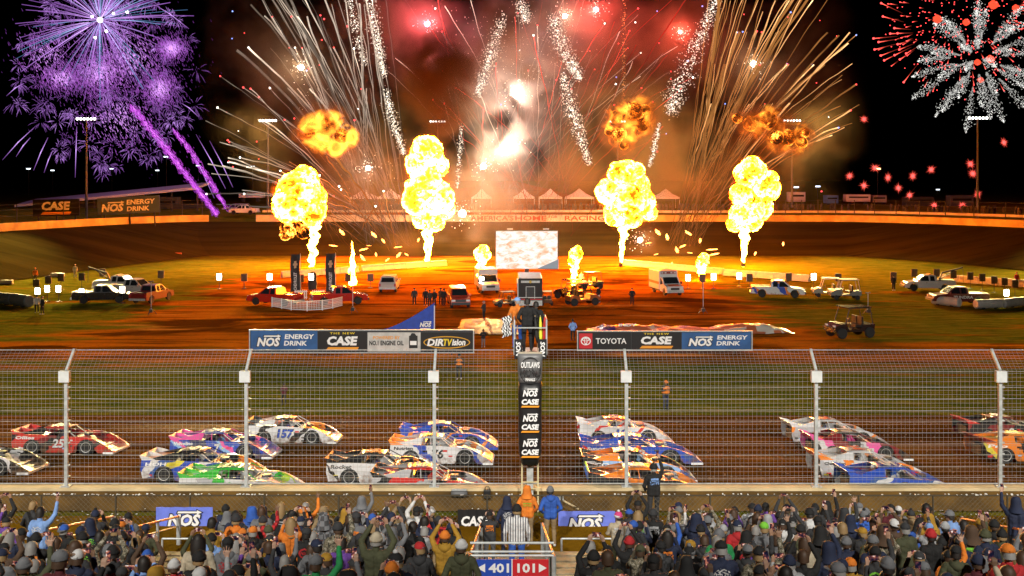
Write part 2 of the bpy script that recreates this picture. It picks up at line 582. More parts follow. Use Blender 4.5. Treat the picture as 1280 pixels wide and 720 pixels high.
# ---- low chain-link fence in front of the crowd with the banners on it
LOWY = 32.3
low = thing('chain_link_fence', (0, LOWY, 1.85), 'low dark chain link fence behind the front row of the crowd', 'fence')
M_CHAIN = mat('dark_chain_link', (0.10, 0.085, 0.06), 0.5, 0.5)
xs = np.arange(-20, 20.1, 2.4)
for x in xs:
    b = MB(); b.tube([(x, 0, 0), (x, 0, 0.98)], 0.03, 6); b.build('post', M_CHAIN, low)
b = MB(); b.tube([(-20, 0, 0.96), (20, 0, 0.96)], 0.025, 6); b.build('top_rail', M_CHAIN, low)
b = MB()
for k in range(int(40 / 0.16)):
    x = -20 + k * 0.16
    for s in (1, -1):
        x2 = x + s * 0.9
        if abs(x2) > 20: continue
        b.tube([(x, 0.01 * s, 0.04), (x2, 0.01 * s, 0.94)], 0.005, 3, caps=False)
o = b.build('chain_link_mesh', M_CHAIN, low); o['kind'] = 'stuff'
# glittering paper scraps lying along the top rail
b = MB()
for k in range(230):
    x = random.uniform(-19, 19); z = 0.985 + random.uniform(0, 0.03)
    if random.random() < 0.45: x = random.choice([-15, -12.7, -9, 7.2, 14.1, 17]) + random.gauss(0, 1.0)
    b.box((x, random.uniform(-.04, .02), z), (random.uniform(.02, .07), 0.05, 0.012), 0, Matrix.Rotation(random.uniform(-.6, .6), 3, 'X'))
tag(b.build('confetti', mat('white_paper', (0.75, 0.75, 0.72), 0.6), None, loc=(0, LOWY, 1.85)), 'white paper scraps strewn along the low fence rail', 'confetti', kind='stuff')
b = MB()
for k in range(260):
    x = random.uniform(-18, 18); y = random.uniform(32.5, 33.9)
    b.box((x, y, 1.86 + 0.005), (random.uniform(.02, .06), random.uniform(.02, .06), 0.01), 0, Matrix.Rotation(random.uniform(0, 3), 3, 'Z'))
tag(b.build('confetti', MATS['white_paper']), 'paper scraps on the dirt at the foot of the wall', 'confetti', kind='stuff')
# ------------------------------------------------------------------ grandstand
ROW = 1.2
ROWS = [27.2 - ROW * k for k in range(14)]          # Y of the standing line of each row
def floor_z(Y):
    if Y > 27.9: return 1.85
    k = max(0, min(len(ROWS), int((27.9 - Y) / ROW)))
    return 1.84 + 0.255 * (30 - (27.9 - ROW * (k + 0.5)))
M_ALU = mat('aluminium_plank', (0.42, 0.38, 0.30), 0.5, 0.3, var=0.35, vscale=2.0)
M_RISER = mat('stand_riser', (0.07, 0.06, 0.05), 0.8)
M_SEAT = mat('bench_plank', (0.34, 0.27, 0.17), 0.55, 0.0, var=0.4, vscale=3.0)
AISLES = [(-12.3, -10.1), (-0.92, 0.92), (10.9, 13.5)]
stand = thing('grandstand', (0, 27.9, 1.85), 'stepped metal grandstand rows under the crowd', 'grandstand')
for k in range(len(ROWS)):
    y1 = 27.9 - ROW * k; y0 = y1 - ROW; z = floor_z((y0 + y1) / 2)
    b = MB()
    b.box((0, (y0 + y1) / 2 - 27.9, z - 1.85 - 0.03), (60, ROW - 0.01, 0.06)); b.build('tread', M_ALU, stand)
    b = MB(); b.box((0, y1 - 27.9 - 0.03, z - 1.85 - 0.21), (60, 0.04, 0.29)); b.build('riser', M_RISER, stand)
    xs = [-30] + [v for a in AISLES for v in a] + [30]
    for i in range(0, len(xs), 2):
        a, c = xs[i], xs[i + 1]
        b = MB(); b.box(((a + c) / 2, y0 - 27.9 + 0.17, z - 1.85 + 0.42), (c - a - 0.1, 0.26, 0.045))
        b.build('bench_plank', M_SEAT, stand)
b = MB(); b.box((0, 5.5, 2.5), (60, 11, 0.3)); b.build('lower_deck', M_RISER, stand).location = (0, -27.9, -1.85)

# ---- handrails of the two side stairs and the rail box in the middle
M_ORAIL = mat('orange_handrail', (0.72, 0.20, 0.07), 0.45)
def handrail(x, y0, y1, label, top=True):
    h = thing('handrail', (x, y0, floor_z(y0)), label, 'handrail')
    z0, z1 = floor_z(y0), 1.84 + 0.255 * max(0, 30 - y1)
    zz = lambda y: 1.84 + 0.255 * (30 - y) - z0
    b = MB(); b.tube([(0, 0, zz(y0) + 1.02), (0, y1 - y0, zz(y1) + 1.02)], 0.032, 8); b.build('top_rail', M_ORAIL, h)
    b = MB(); b.tube([(0, 0, zz(y0) + 0.72), (0, y1 - y0, zz(y1) + 0.72)], 0.024, 8); b.build('mid_rail', STEEL, h)
    n = 4
    for k in range(n + 1):
        y = (y1 - y0) * k / n
        zb = floor_z(y0 + y) - z0
        b = MB(); b.tube([(0, y, zb), (0, y, zz(y0 + y) + 1.0)], 0.045 if k < n else 0.07, 8); b.build('post', STEEL, h)
    return h
handrail(-12.2, 22.0, 30.6, 'orange topped stair handrail nearest the left edge of the crowd')
handrail(-10.2, 23.4, 30.6, 'orange topped stair handrail ending at the left NOS banner')
handrail(11.0, 22.4, 26.4, 'lower orange topped stair handrail on the right side of the crowd')
handrail(13.4, 22.0, 29.8, 'orange topped stair handrail at the right edge of the crowd')
# grey crowd barrier rails of the front row
def front_rail(x0, x1, label):
    h = thing('front_rail', (x0, 28.3, 1.85), label, 'railing')
    b = MB(); b.tube([(0, 0, 1.0), (x1 - x0, 0, 1.0)], 0.028, 8); b.build('top_rail', STEEL, h)
    b = MB(); b.tube([(0, 0, 0.55), (x1 - x0, 0, 0.55)], 0.022, 8); b.build('mid_rail', STEEL, h)
    n = max(1, int((x1 - x0) / 2.2))
    for k in range(n + 1):
        b = MB(); b.tube([((x1 - x0) * k / n, 0, 0), ((x1 - x0) * k / n, 0, 1.0)], 0.03, 8); b.build('post', STEEL, h)
front_rail(-18, -12.5, 'grey front row rail left of the left stairs')
front_rail(-9.9, -1.4, 'grey front row rail between the left stairs and the middle platform')
front_rail(1.4, 10.7, 'grey front row rail between the middle platform and the right stairs')
front_rail(13.7, 18, 'grey front row rail right of the right stairs')

# middle rail box with the seat sign
rb = thing('stair_enclosure', (0, 20.6, floor_z(20.6)), 'silver railed stair enclosure leading down to the fence in the middle', 'railing')
zr = floor_z(20.6)
for s in (-1, 1):
    yy = np.linspace(0, 7.6, 6)
    top = [(s * 0.86, y, 1.84 + 0.255 * (30 - 20.6 - y) - zr + 1.02) for y in yy]
    b = MB(); b.tube(top, 0.03, 8); b.build('top_rail', M_ORAIL, rb)
    b = MB()
    b.add([(s * 0.90, y, 1.84 + 0.255 * (30 - 20.6 - y) - zr + h) for y in yy[2:] for h in (0.05, 0.96)],
          [(2 * i, 2 * i + 1, 2 * i + 3, 2 * i + 2) for i in range(3)])
    b.add([(s * 0.93, y, 1.84 + 0.255 * (30 - 20.6 - y) - zr + h) for y in yy[2:] for h in (0.05, 0.96)],
          [(2 * i, 2 * i + 1, 2 * i + 3, 2 * i + 2) for i in range(3)])
    b.build('side_sheet', mat('bright_sheet_metal', (0.6, 0.6, 0.6), 0.3, 0.85, var=0.3, vscale=2), rb)
    for k, y in enumerate((0, 3.8, 7.6)):
        zb = floor_z(20.6 + y) - zr
        b = MB(); b.tube([(s * 0.86, y, zb), (s * 0.86, y, 1.84 + 0.255 * (30 - 20.6 - y) - zr + 1.02)], 0.05, 8); b.build('post', STEEL, rb)
for z in (1.16, 0.98, 0.90):
    b = MB(); b.tube([(-0.86, 0, z), (0.86, 0, z)], 0.028 if z > 0.85 else 0.018, 8); b.build('cross_rail', STEEL, rb)
sg = thing('seat_sign', (0, 20.52, floor_z(20.6) + 0.50), 'blue and red seat number sign reading 401 and 101', 'sign')
M_SB = mat('sign_blue', (0.02, 0.07, 0.42), 0.4); M_SR = mat('sign_red', (0.55, 0.02, 0.03), 0.4)
b = MB(); b.box((-0.38, 0, 0.18), (0.74, 0.03, 0.34)); b.build('blue_panel', M_SB, sg)
b = MB(); b.box((0.38, 0, 0.18), (0.74, 0.03, 0.34)); b.build('red_panel', M_SR, sg)
b = MB(); b.box((0, -0.004, 0.18), (0.02, 0.034, 0.34)); b.build('divider', WHITE_PRINT, sg)
text('401', sg, (-0.27, -0.022, 0.18), 0.42, 0.19, WHITE_PRINT, bold=0.03)
text('101', sg, (0.29, -0.022, 0.18), 0.36, 0.19, WHITE_PRINT, bold=0.03)
poly_plate('arrow', [[(-0.09, 0), (0.07, -0.09), (0.07, 0.09)]], WHITE_PRINT, sg, (-0.62, -0.017, 0.18))
poly_plate('arrow', [[(0.09, 0), (-0.07, 0.09), (-0.07, -0.09)]], WHITE_PRINT, sg, (0.62, -0.017, 0.18))

# ------------------------------------------------------------------ printed banners
M_NBLUE = mat('banner_blue', (0.16, 0.22, 0.78), 0.5, var=0.12, vscale=4)
def nos(parent, loc, w, h, white=WHITE_PRINT, dark=None, y=-0.012):
    x0, y0, z0 = loc
    if dark is not None:
        text('NOS', parent, (x0, y0 + y * 0.5, z0 - h * 0.10), w * 1.03, h * 0.84, dark, shear=0.22, bold=0.085)
        poly_plate('arrow_outline', [[(-w * .24, h * .27), (-w * .2, h * .46), (w * .36, h * .46), (w * .36, h * .57), (w * .56, h * .37), (w * .36, h * .17), (w * .36, h * .27)]], dark, parent, (x0, y0 + y * 0.4, z0))
    text('NOS', parent, (x0, y0 + y, z0 - h * 0.10), w * 0.96, h * 0.72, white, shear=0.22, bold=0.045)
    poly_plate('arrow_bar', [[(-w * .2, h * .31), (-w * .17, h * .42), (w * .38, h * .42), (w * .38, h * .50), (w * .52, h * .365), (w * .38, h * .23), (w * .38, h * .31)]], white, parent, (x0, y0 + y * 0.9, z0))
M_ORANGE = mat('case_orange', (0.75, 0.30, 0.02), 0.5)
def case(parent, loc, w, h, y=-0.012):
    x0, y0, z0 = loc
    text('CASE', parent, (x0, y0 + y, z0 + h * 0.12), w, h * 0.62, WHITE_PRINT, shear=0.15, bold=0.05)
    poly_plate('orange_bar', [[(-w * .54, -h * .5), (w * .48, -h * .5), (w * .54, -h * .3), (-w * .46, -h * .3)]], M_ORANGE, parent, (x0, y0 + y, z0))

def fence_banner(px0, px1, py0, py1, Y, label, m=None):
    a, c = at(px0, py0, Y), at(px1, py1, Y)
    w, h = c.x - a.x, a.z - c.z
    t = thing('fence_banner', ((a.x + c.x) / 2, Y, c.z), label, 'banner')
    n = 12
    b = MB()
    vv = []
    for i in range(n + 1):
        x = -w / 2 + w * i / n; yo = 0.018 * math.sin(i * 1.9) 
        vv += [(x, yo, 0), (x, yo, h), (x, yo + 0.01, h), (x, yo + 0.01, 0)]
    ff = []
    for i in range(n):
        for k in range(4):
            p, q = i * 4 + k, i * 4 + (k + 1) % 4
            ff.append((p, q, q + 4, p + 4))
    b.add(vv, ff); b.build('sheet', m or M_NBLUE, t)
    return t, w, h
t, w, h = fence_banner(195, 266, 634, 668, LOWY - 0.08, 'blue NOS banner tied to the low fence on the left')
nos(t, (0, -0.03, h * 0.60), w * 0.60, h * 0.62, dark=BLACK_PRINT); text('ENERGY DRINK', t, (0.0, -0.03, h * .14), w * .6, h * .10, WHITE_PRINT, bold=.02)
t, w, h = fence_banner(698, 769, 639, 672, LOWY - 0.08, 'blue NOS banner tied to the low fence right of the platform')
nos(t, (-w * .03, -0.03, h * 0.60), w * 0.62, h * 0.62, dark=BLACK_PRINT); text('ENERGY DRINK', t, (0.0, -0.03, h * .14), w * .62, h * .10, WHITE_PRINT, bold=.02)
t, w, h = fence_banner(572, 616, 637, 674, LOWY - 0.08, 'black CASE banner tied to the low fence left of the platform', mat('banner_black', (0.012, 0.012, 0.013), 0.5))
text('CASE', t, (0, -0.03, h * .62), w * .8, h * .34, WHITE_PRINT, shear=.15, bold=.04)
b = MB(); b.box((0, -0.025, h * .24), (w * .8, .012, h * .2)); b.build('orange_bar', M_ORANGE, t)
text('CONST', t, (0, -0.034, h * .24), w * .7, h * .13, BLACK_PRINT, bold=.02)

# ------------------------------------------------------------------ infield sign boards facing the stands
def board(x0, x1, ytop, ybot, Y, label):
    a, c = at(x0, ytop, Y), at(x1, ybot, Y)
    t = thing('sign_board', (a.x, Y, 0), label, 'sign')
    b = MB(); b.box(((c.x - a.x) / 2, 0.10, (a.z + c.z) / 2), (c.x - a.x, 0.10, a.z - c.z)); b.build('backing', DARK_STEEL, t)
    b = MB()
    L = c.x - a.x
    for z in (a.z, c.z):
        b.box((L / 2, 0.03, z), (L + .1, 0.12, 0.07))
    for x in (0, L): b.box((x, 0.031, (a.z + c.z) / 2), (0.07, 0.118, a.z - c.z + .08))
    b.build('frame', STEEL, t)
    for k in range(5):
        b = MB(); b.box((L * (k + .5) / 5, 0.2, c.z / 2 + .2), (.08, .08, c.z + .6)); b.build('leg', DARK_STEEL, t)
    return t, a, c
def panel(t, a, Y, x0, x1, ytop, ybot, m):
    p, q = at(x0, ytop, Y), at(x1, ybot, Y)
    b = MB(); b.box(((p.x + q.x) / 2 - a.x, 0.035, (p.z + q.z) / 2), (q.x - p.x - .05, 0.03, p.z - q.z - .07))
    o = b.build('panel', m, t)
    return o, (p.x + q.x) / 2 - a.x, (p.z + q.z) / 2, q.x - p.x, p.z - q.z
M_PBLUE = mat('panel_blue', (0.03, 0.115, 0.32), 0.4, var=.25, vscale=1)
M_PBLACK = mat('panel_black', (0.012, 0.012, 0.014), 0.4)
M_PWHITE = mat('panel_white', (0.55, 0.54, 0.52), 0.5, var=.2, vscale=2)
M_YEL = mat('print_yellow', (0.75, 0.55, 0.02), 0.5)
BY = 74.5
def p_nos(o, x, z, w, h):
    nos(o, (x - w * .23, 0.0, z - .02), w * .36, h * .62, dark=BLACK_PRINT)
    text('ENERGY', o, (x + w * .23, -0.01, z + h * .19), w * .44, h * .24, WHITE_PRINT, bold=.03, shear=.1)
    text('DRINK', o, (x + w * .17, -0.01, z - h * .14), w * .34, h * .24, WHITE_PRINT, bold=.03, shear=.1)
def p_case(o, x, z, w, h):
    case(o, (x, 0.0, z - h * .05), w * .62, h * .72)
    text('THE NEW', o, (x, -0.01, z + h * .40), w * .5, h * .10, M_YEL, bold=.02, space=1.3)
t, a, c = board(312, 592, 412.5, 441, BY, 'long sign board with NOS, CASE and DIRTVision panels on the left of the infield edge')
p_nos(*panel(t, a, BY, 313, 397, 413, 438, M_PBLUE))
p_case(*panel(t, a, BY, 397, 459, 414, 440, M_PBLACK))
o, x, z, w, h = panel(t, a, BY, 459, 526, 415, 440, M_PWHITE)
text('POWERED BY', o, (x - w * .14, -.0, z + h * .22), w * .5, h * .16, M_ORANGE, bold=.02)
text('NO.1 ENGINE OIL', o, (x - w * .14, -.0, z - h * .05), w * .64, h * .24, BLACK_PRINT, bold=.03)
b = MB(); b.box((x + w * .36, 0.012, z), (w * .16, .02, h * .62)); b.prism([(x + w * .30, z + h * .31), (x + w * .42, z + h * .31), (x + w * .38, z + h * .44), (x + w * .33, z + h * .44)], 'y', .002, .022); b.build('oil_jug_print', BLACK_PRINT, o)
b = MB(); b.box((x + w * .36, 0.0, z - h * .05), (w * .12, .01, h * .2)); b.build('jug_label_print', WHITE_PRINT, o)
o, x, z, w, h = panel(t, a, BY, 526, 591, 415, 441, M_PBLACK)
ell = lambda A, B, n=28: [(A * math.cos(2 * PI * i / n), B * math.sin(2 * PI * i / n)) for i in range(n)]
poly_plate('oval', [ell(w * .45, h * .30)], mat('print_gold', (0.6, 0.30, 0.01), .5), o, (x, 0.015, z))
poly_plate('oval', [ell(w * .43, h * .25)], BLACK_PRINT, o, (x, 0.008, z))
text('DIR', o, (x - w * .22, -.004, z), w * .32, h * .34, WHITE_PRINT, shear=.2, bold=.04)
text('TV', o, (x + w * .02, -.004, z), w * .18, h * .34, M_YEL, shear=.2, bold=.04)
text('ision', o, (x + w * .23, -.004, z), w * .26, h * .30, WHITE_PRINT, shear=.2, bold=.04)
t, a, c = board(722, 940, 414, 438, BY + .5, 'long sign board with TOYOTA, CASE and NOS panels on the right of the infield edge')
o, x, z, w, h = panel(t, a, BY + .5, 723, 789, 415, 437.5, M_PBLACK)
b = MB(); b.box((x - w * .36, 0.014, z), (w * .25, .02, h * .84)); b.build('red_square', M_SR, o)
def ring(A, B, k=.72, n=24):
    P = []
    for i in range(n):
        t0, t1 = 2 * PI * i / n, 2 * PI * (i + 1) / n
        P.append([(A * math.cos(t0), B * math.sin(t0)), (A * math.cos(t1), B * math.sin(t1)), (A * k * math.cos(t1), B * k * math.sin(t1)), (A * k * math.cos(t0), B * k * math.sin(t0))])
    return P
poly_plate('emblem', ring(w * .095, h * .24, .8), WHITE_PRINT, o, (x - w * .36, 0.003, z))
poly_plate('emblem', ring(w * .03, h * .22, .6), WHITE_PRINT, o, (x - w * .36, 0.001, z))
poly_plate('emblem', ring(w * .075, h * .09, .7), WHITE_PRINT, o, (x - w * .36, -0.001, z + h * .08))
text('TOYOTA', o, (x + w * .12, -.0, z), w * .58, h * .32, WHITE_PRINT, bold=.015)
p_case(*panel(t, a, BY + .5, 789, 852, 415, 437.5, M_PBLACK))
p_nos(*panel(t, a, BY + .5, 852, 939, 415, 437, M_PBLUE))

# ------------------------------------------------------------------ flag stand
fs = thing('flag_stand', (0.88, 33.6, 1.85), 'flag stand with black padded column and ladder in the middle of the fence', 'flag stand')
fz = lambda py, Y=33.6: at(0, py, Y).z - 1.85
M_PAD = mat('black_vinyl_pad', (0.016, 0.016, 0.018), 0.38, bump=0.25, bscale=3)
M_PADG = mat('grey_vinyl_pad', (0.16, 0.16, 0.165), 0.4, bump=0.25, bscale=3)
M_YLAD = mat('ladder_yellow', (0.60, 0.52, 0.30), 0.5)
xc = (662.5 - 640) * 33.6 / F - .88
W = 29 * 33.6 / F
prof = []
zt, zb = fz(441), fz(579)
def pad(z0, z1, m, name, wtop=1.0, wbot=1.0, d=0.36):
    n = 14; b = MB(); vv = []
    levels = 7
    for j in range(levels + 1):
        z = z0 + (z1 - z0) * j / levels
        s = wbot + (wtop - wbot) * j / levels
        if name == 'column_pad' and j == 0: s *= .72
        if name == 'column_pad' and j == 1: s *= .97
        for k in range(n):
            t_ = 2 * PI * k / n
            cx, sx = math.cos(t_), math.sin(t_)
            ex = lambda u: math.copysign(abs(u) ** .55, u)
            r = 1 + .025 * math.sin(j * 2.3 + k)
            vv.append((xc + ex(cx) * W / 2 * s * r, ex(sx) * d * s * r, z))
    ff = [(j * n + k, j * n + (k + 1) % n, (j + 1) * n + (k + 1) % n, (j + 1) * n + k) for j in range(levels) for k in range(n)]
    ff += [tuple(range(n)), tuple(range(levels * n, levels * n + n))]
    b.add(vv, ff); return b.build(name, m, fs, smooth=True)
pad(zb, fz(476), M_PAD, 'column_pad')
pad(fz(476) + .002, zt, M_PADG, 'column_top_pad', 1.12, 1.0)
yf = -0.44
for k, py in enumerate((487, 518, 549)):
    g = MB(); nos(fs, (xc, yf, fz(py)), W * .66, .30, dark=None)
    case(fs, (xc, yf, fz(py + 13)), W * .74, .30)
text('OUTLAWS', fs, (xc, yf - .04, fz(453)), W * .8, .20, WHITE_PRINT, bold=.03)
text('WORLD FINALS', fs, (xc, yf - .04, fz(463)), W * .86, .26, BLACK_PRINT, bold=.03)
text('FINALS', fs, (xc, yf - .04, fz(471)), W * .4, .10, WHITE_PRINT, bold=.03)
poly_plate('ring', ring(W * .46, .45, .93), BLACK_PRINT, fs, (xc, yf - .02, fz(460)))
for s in (-1, 1):
    b = MB(); b.box((xc + s * .27, 0, zb / 2), (.05, .05, zb)); b.build('ladder_rail', M_YLAD, fs)
for k in range(5):
    b = MB(); b.box((xc, 0, .12 + k * .22), (.5, .04, .03)); b.build('rung', M_YLAD, fs)
b = MB(); b.box((xc, .12, zb / 2), (.22, .1, zb)); b.build('core_post', STEEL, fs)
# basket
bx0, bx1 = (643 - 640) * 33.6 / F - .88, (683 - 640) * 33.6 / F - .88
bzf = zt - .05; bzt = fz(400)
b = MB(); b.box(((bx0 + bx1) / 2, .55, bzf), (bx1 - bx0, 1.3, .06)); b.build('floor', STEEL, fs)
for x in (bx0, bx1):
    for y in (-.1, 1.2):
        b = MB(); b.box((x, y, (bzf + bzt) / 2), (.05, .05, bzt - bzf)); b.build('corner_post', STEEL, fs)
for y in (-.1, 1.2):
    b = MB(); b.tube([(bx0, y, bzt - .25 * (y < 0)), (bx1, y, bzt - .25 * (y < 0))], .025, 6); b.build('rail', STEEL, fs)
for x in (bx0, bx1):
    for z in (bzt, bzf + .6):
        b = MB(); b.tube([(x, -.1, z), (x, 1.2, z)], .025, 6); b.build('rail', STEEL, fs)
for s, x in ((-1, bx0), (1, bx1)):
    b = MB(); b.box((x + s * .012 - s * .14, -.14, bzf + .2), (.26, .02, .66)); b.build('banner_panel', M_PBLACK, fs)
    text('NOS', fs, (x - s * .13, -.165, bzf + .2), .5, .16, WHITE_PRINT, rot=(PI / 2, -PI / 2, 0), shear=.2, bold=.03)
b = MB(); b.box((xc, -.16, bzf - .02), (W * 1.0, .03, .26)); b.build('front_plate', mat('tan_plate', (.4, .34, .25), .5), fs)
# rolled flags in the basket rack
def rolled_flag(x, m, label, lean):
    t = thing('rolled_flag', (.88 + x, 33.6 + .05, 1.85 + bzf + .04), label, 'flag')
    b = MB(); b.tube([(0, 0, 0), (lean, .1, 1.25)], .014, 6); b.build('stick', mat('wood_stick', (.4, .28, .15), .6), t)
    b = MB(); b.tube([(lean * .25, .03, .3), (lean * .45, .05, .55), (lean * .75, .08, .95), (lean * .98, .1, 1.2)], [.015, .06, .05, .02], 8); b.build('cloth', m, t, smooth=True)
rolled_flag(bx1 - .18, mat('flag_yellow', (.75, .75, .05), .7), 'rolled yellow flag in the flag stand rack', -.02)
rolled_flag(bx1 - .08, mat('flag_red', (.55, .03, .03), .7), 'rolled red flag in the flag stand rack', .03)
rolled_flag(bx1 - .28, mat('flag_black', (.015, .015, .015), .7), 'rolled black flag in the flag stand rack', -.10)
# box and black bag hung on the near side of the front wall, pale brace bars
spk = thing('wall_speaker', at(574, 617, 33.9), 'grey oblong speaker box at the wall left of the middle', 'speaker')
b = MB(); b.lathe([(.02, -.28), (.1, -.27), (.11, -.1), (.11, .1), (.1, .27), (.02, .28)], (0, 0, 0), 'x', 12); b.build('case', mat('grey_plastic', (.09, .09, .095), .5), spk, smooth=True)
b = MB(); b.box((0, 0, .13), (.5, .05, .05)); b.build('bracket', STEEL, spk)
bag = thing('wall_light', at(609, 624, 33.85), 'small black light box hung on the wall by the platform', 'light')
b = MB(); b.box((0, 0, .18), (.24, .16, .30)); b.build('housing', mat('black_plastic', (.012, .012, .013), .5), bag, bevel=.03)
b = MB(); b.tube([(-.08, 0, .33), (-.06, 0, .42), (.06, 0, .42), (.08, 0, .33)], .015, 6); b.build('handle', MATS['black_plastic'], bag)
br = thing('wall_brace', at(701, 624, 33.5), 'slanting pale brace bar below the flag stand', 'brace')
b = MB(); b.tube([(0, 0, 0), (.6, 0, -.33)], .03, 6); b.build('bar', M_FW, br)
b = MB(); b.box((0, .1, .01), (.2, .35, .06)); b.build('mount', STEEL, br)
# ------------------------------------------------------------------ race cars
def livery(name, stops, slant=1.2, freq=0.5, warp=0.5, phase=0.0, scale=1.3):
    m = bpy.data.materials.new(name); m.use_nodes = True
    nt = m.node_tree; p = nt.nodes['Principled BSDF']
    tc = nt.nodes.new('ShaderNodeTexCoord')
    sep = nt.nodes.new('ShaderNodeSeparateXYZ'); nt.links.new(tc.outputs['Object'], sep.inputs[0])
    nz = nt.nodes.new('ShaderNodeTexNoise'); nz.inputs['Scale'].default_value = scale; nz.inputs['Detail'].default_value = 2.5
    nt.links.new(tc.outputs['Object'], nz.inputs['Vector'])
    v = node_math(nt, 'ADD', sep.outputs['X'], node_math(nt, 'MULTIPLY', sep.outputs['Z'], slant))
    v = node_math(nt, 'ADD', v, node_math(nt, 'MULTIPLY', sep.outputs['Y'], 0.35))
    v = node_math(nt, 'ADD', node_math(nt, 'MULTIPLY', v, freq), node_math(nt, 'MULTIPLY', nz.outputs['Fac'], warp * 2))
    v = node_math(nt, 'FRACT', node_math(nt, 'ADD', v, phase))
    r = nt.nodes.new('ShaderNodeValToRGB'); r.color_ramp.interpolation = 'CONSTANT'
    e = r.color_ramp.elements
    while len(e) < len(stops): e.new(0.5)
    for el, (pos, c) in zip(e, stops):
        el.position = pos; el.color = tuple(c) + (1.0,)
    nt.links.new(v, r.inputs['Fac'])
    # splashed clay low on the panels
    d = nt.nodes.new('ShaderNodeTexNoise'); d.inputs['Scale'].default_value = 5.0; d.inputs['Detail'].default_value = 6
    nt.links.new(tc.outputs['Object'], d.inputs['Vector'])
    low = nt.nodes.new('ShaderNodeMapRange'); low.inputs['From Min'].default_value = 0.75; low.inputs['From Max'].default_value = 0.15
    nt.links.new(sep.outputs['Z'], low.inputs['Value'])
    f = nt.nodes.new('ShaderNodeMapRange'); f.inputs['From Min'].default_value = 0.62; f.inputs['From Max'].default_value = 0.95
    nt.links.new(node_math(nt, 'ADD', d.outputs['Fac'], node_math(nt, 'MULTIPLY', low.outputs[0], 0.28)), f.inputs['Value'])
    mx = nt.nodes.new('ShaderNodeMix'); mx.data_type = 'RGBA'
    nt.links.new(f.outputs[0], mx.inputs['Factor']); nt.links.new(r.outputs['Color'], mx.inputs['A']); mx.inputs['B'].default_value = (0.16, 0.08, 0.035, 1)
    nt.links.new(mx.outputs['Result'], p.inputs['Base Color'])
    p.inputs['Roughness'].default_value = 0.3; p.inputs['Coat Weight'].default_value = 0.25
    MATS[name] = m
    return m

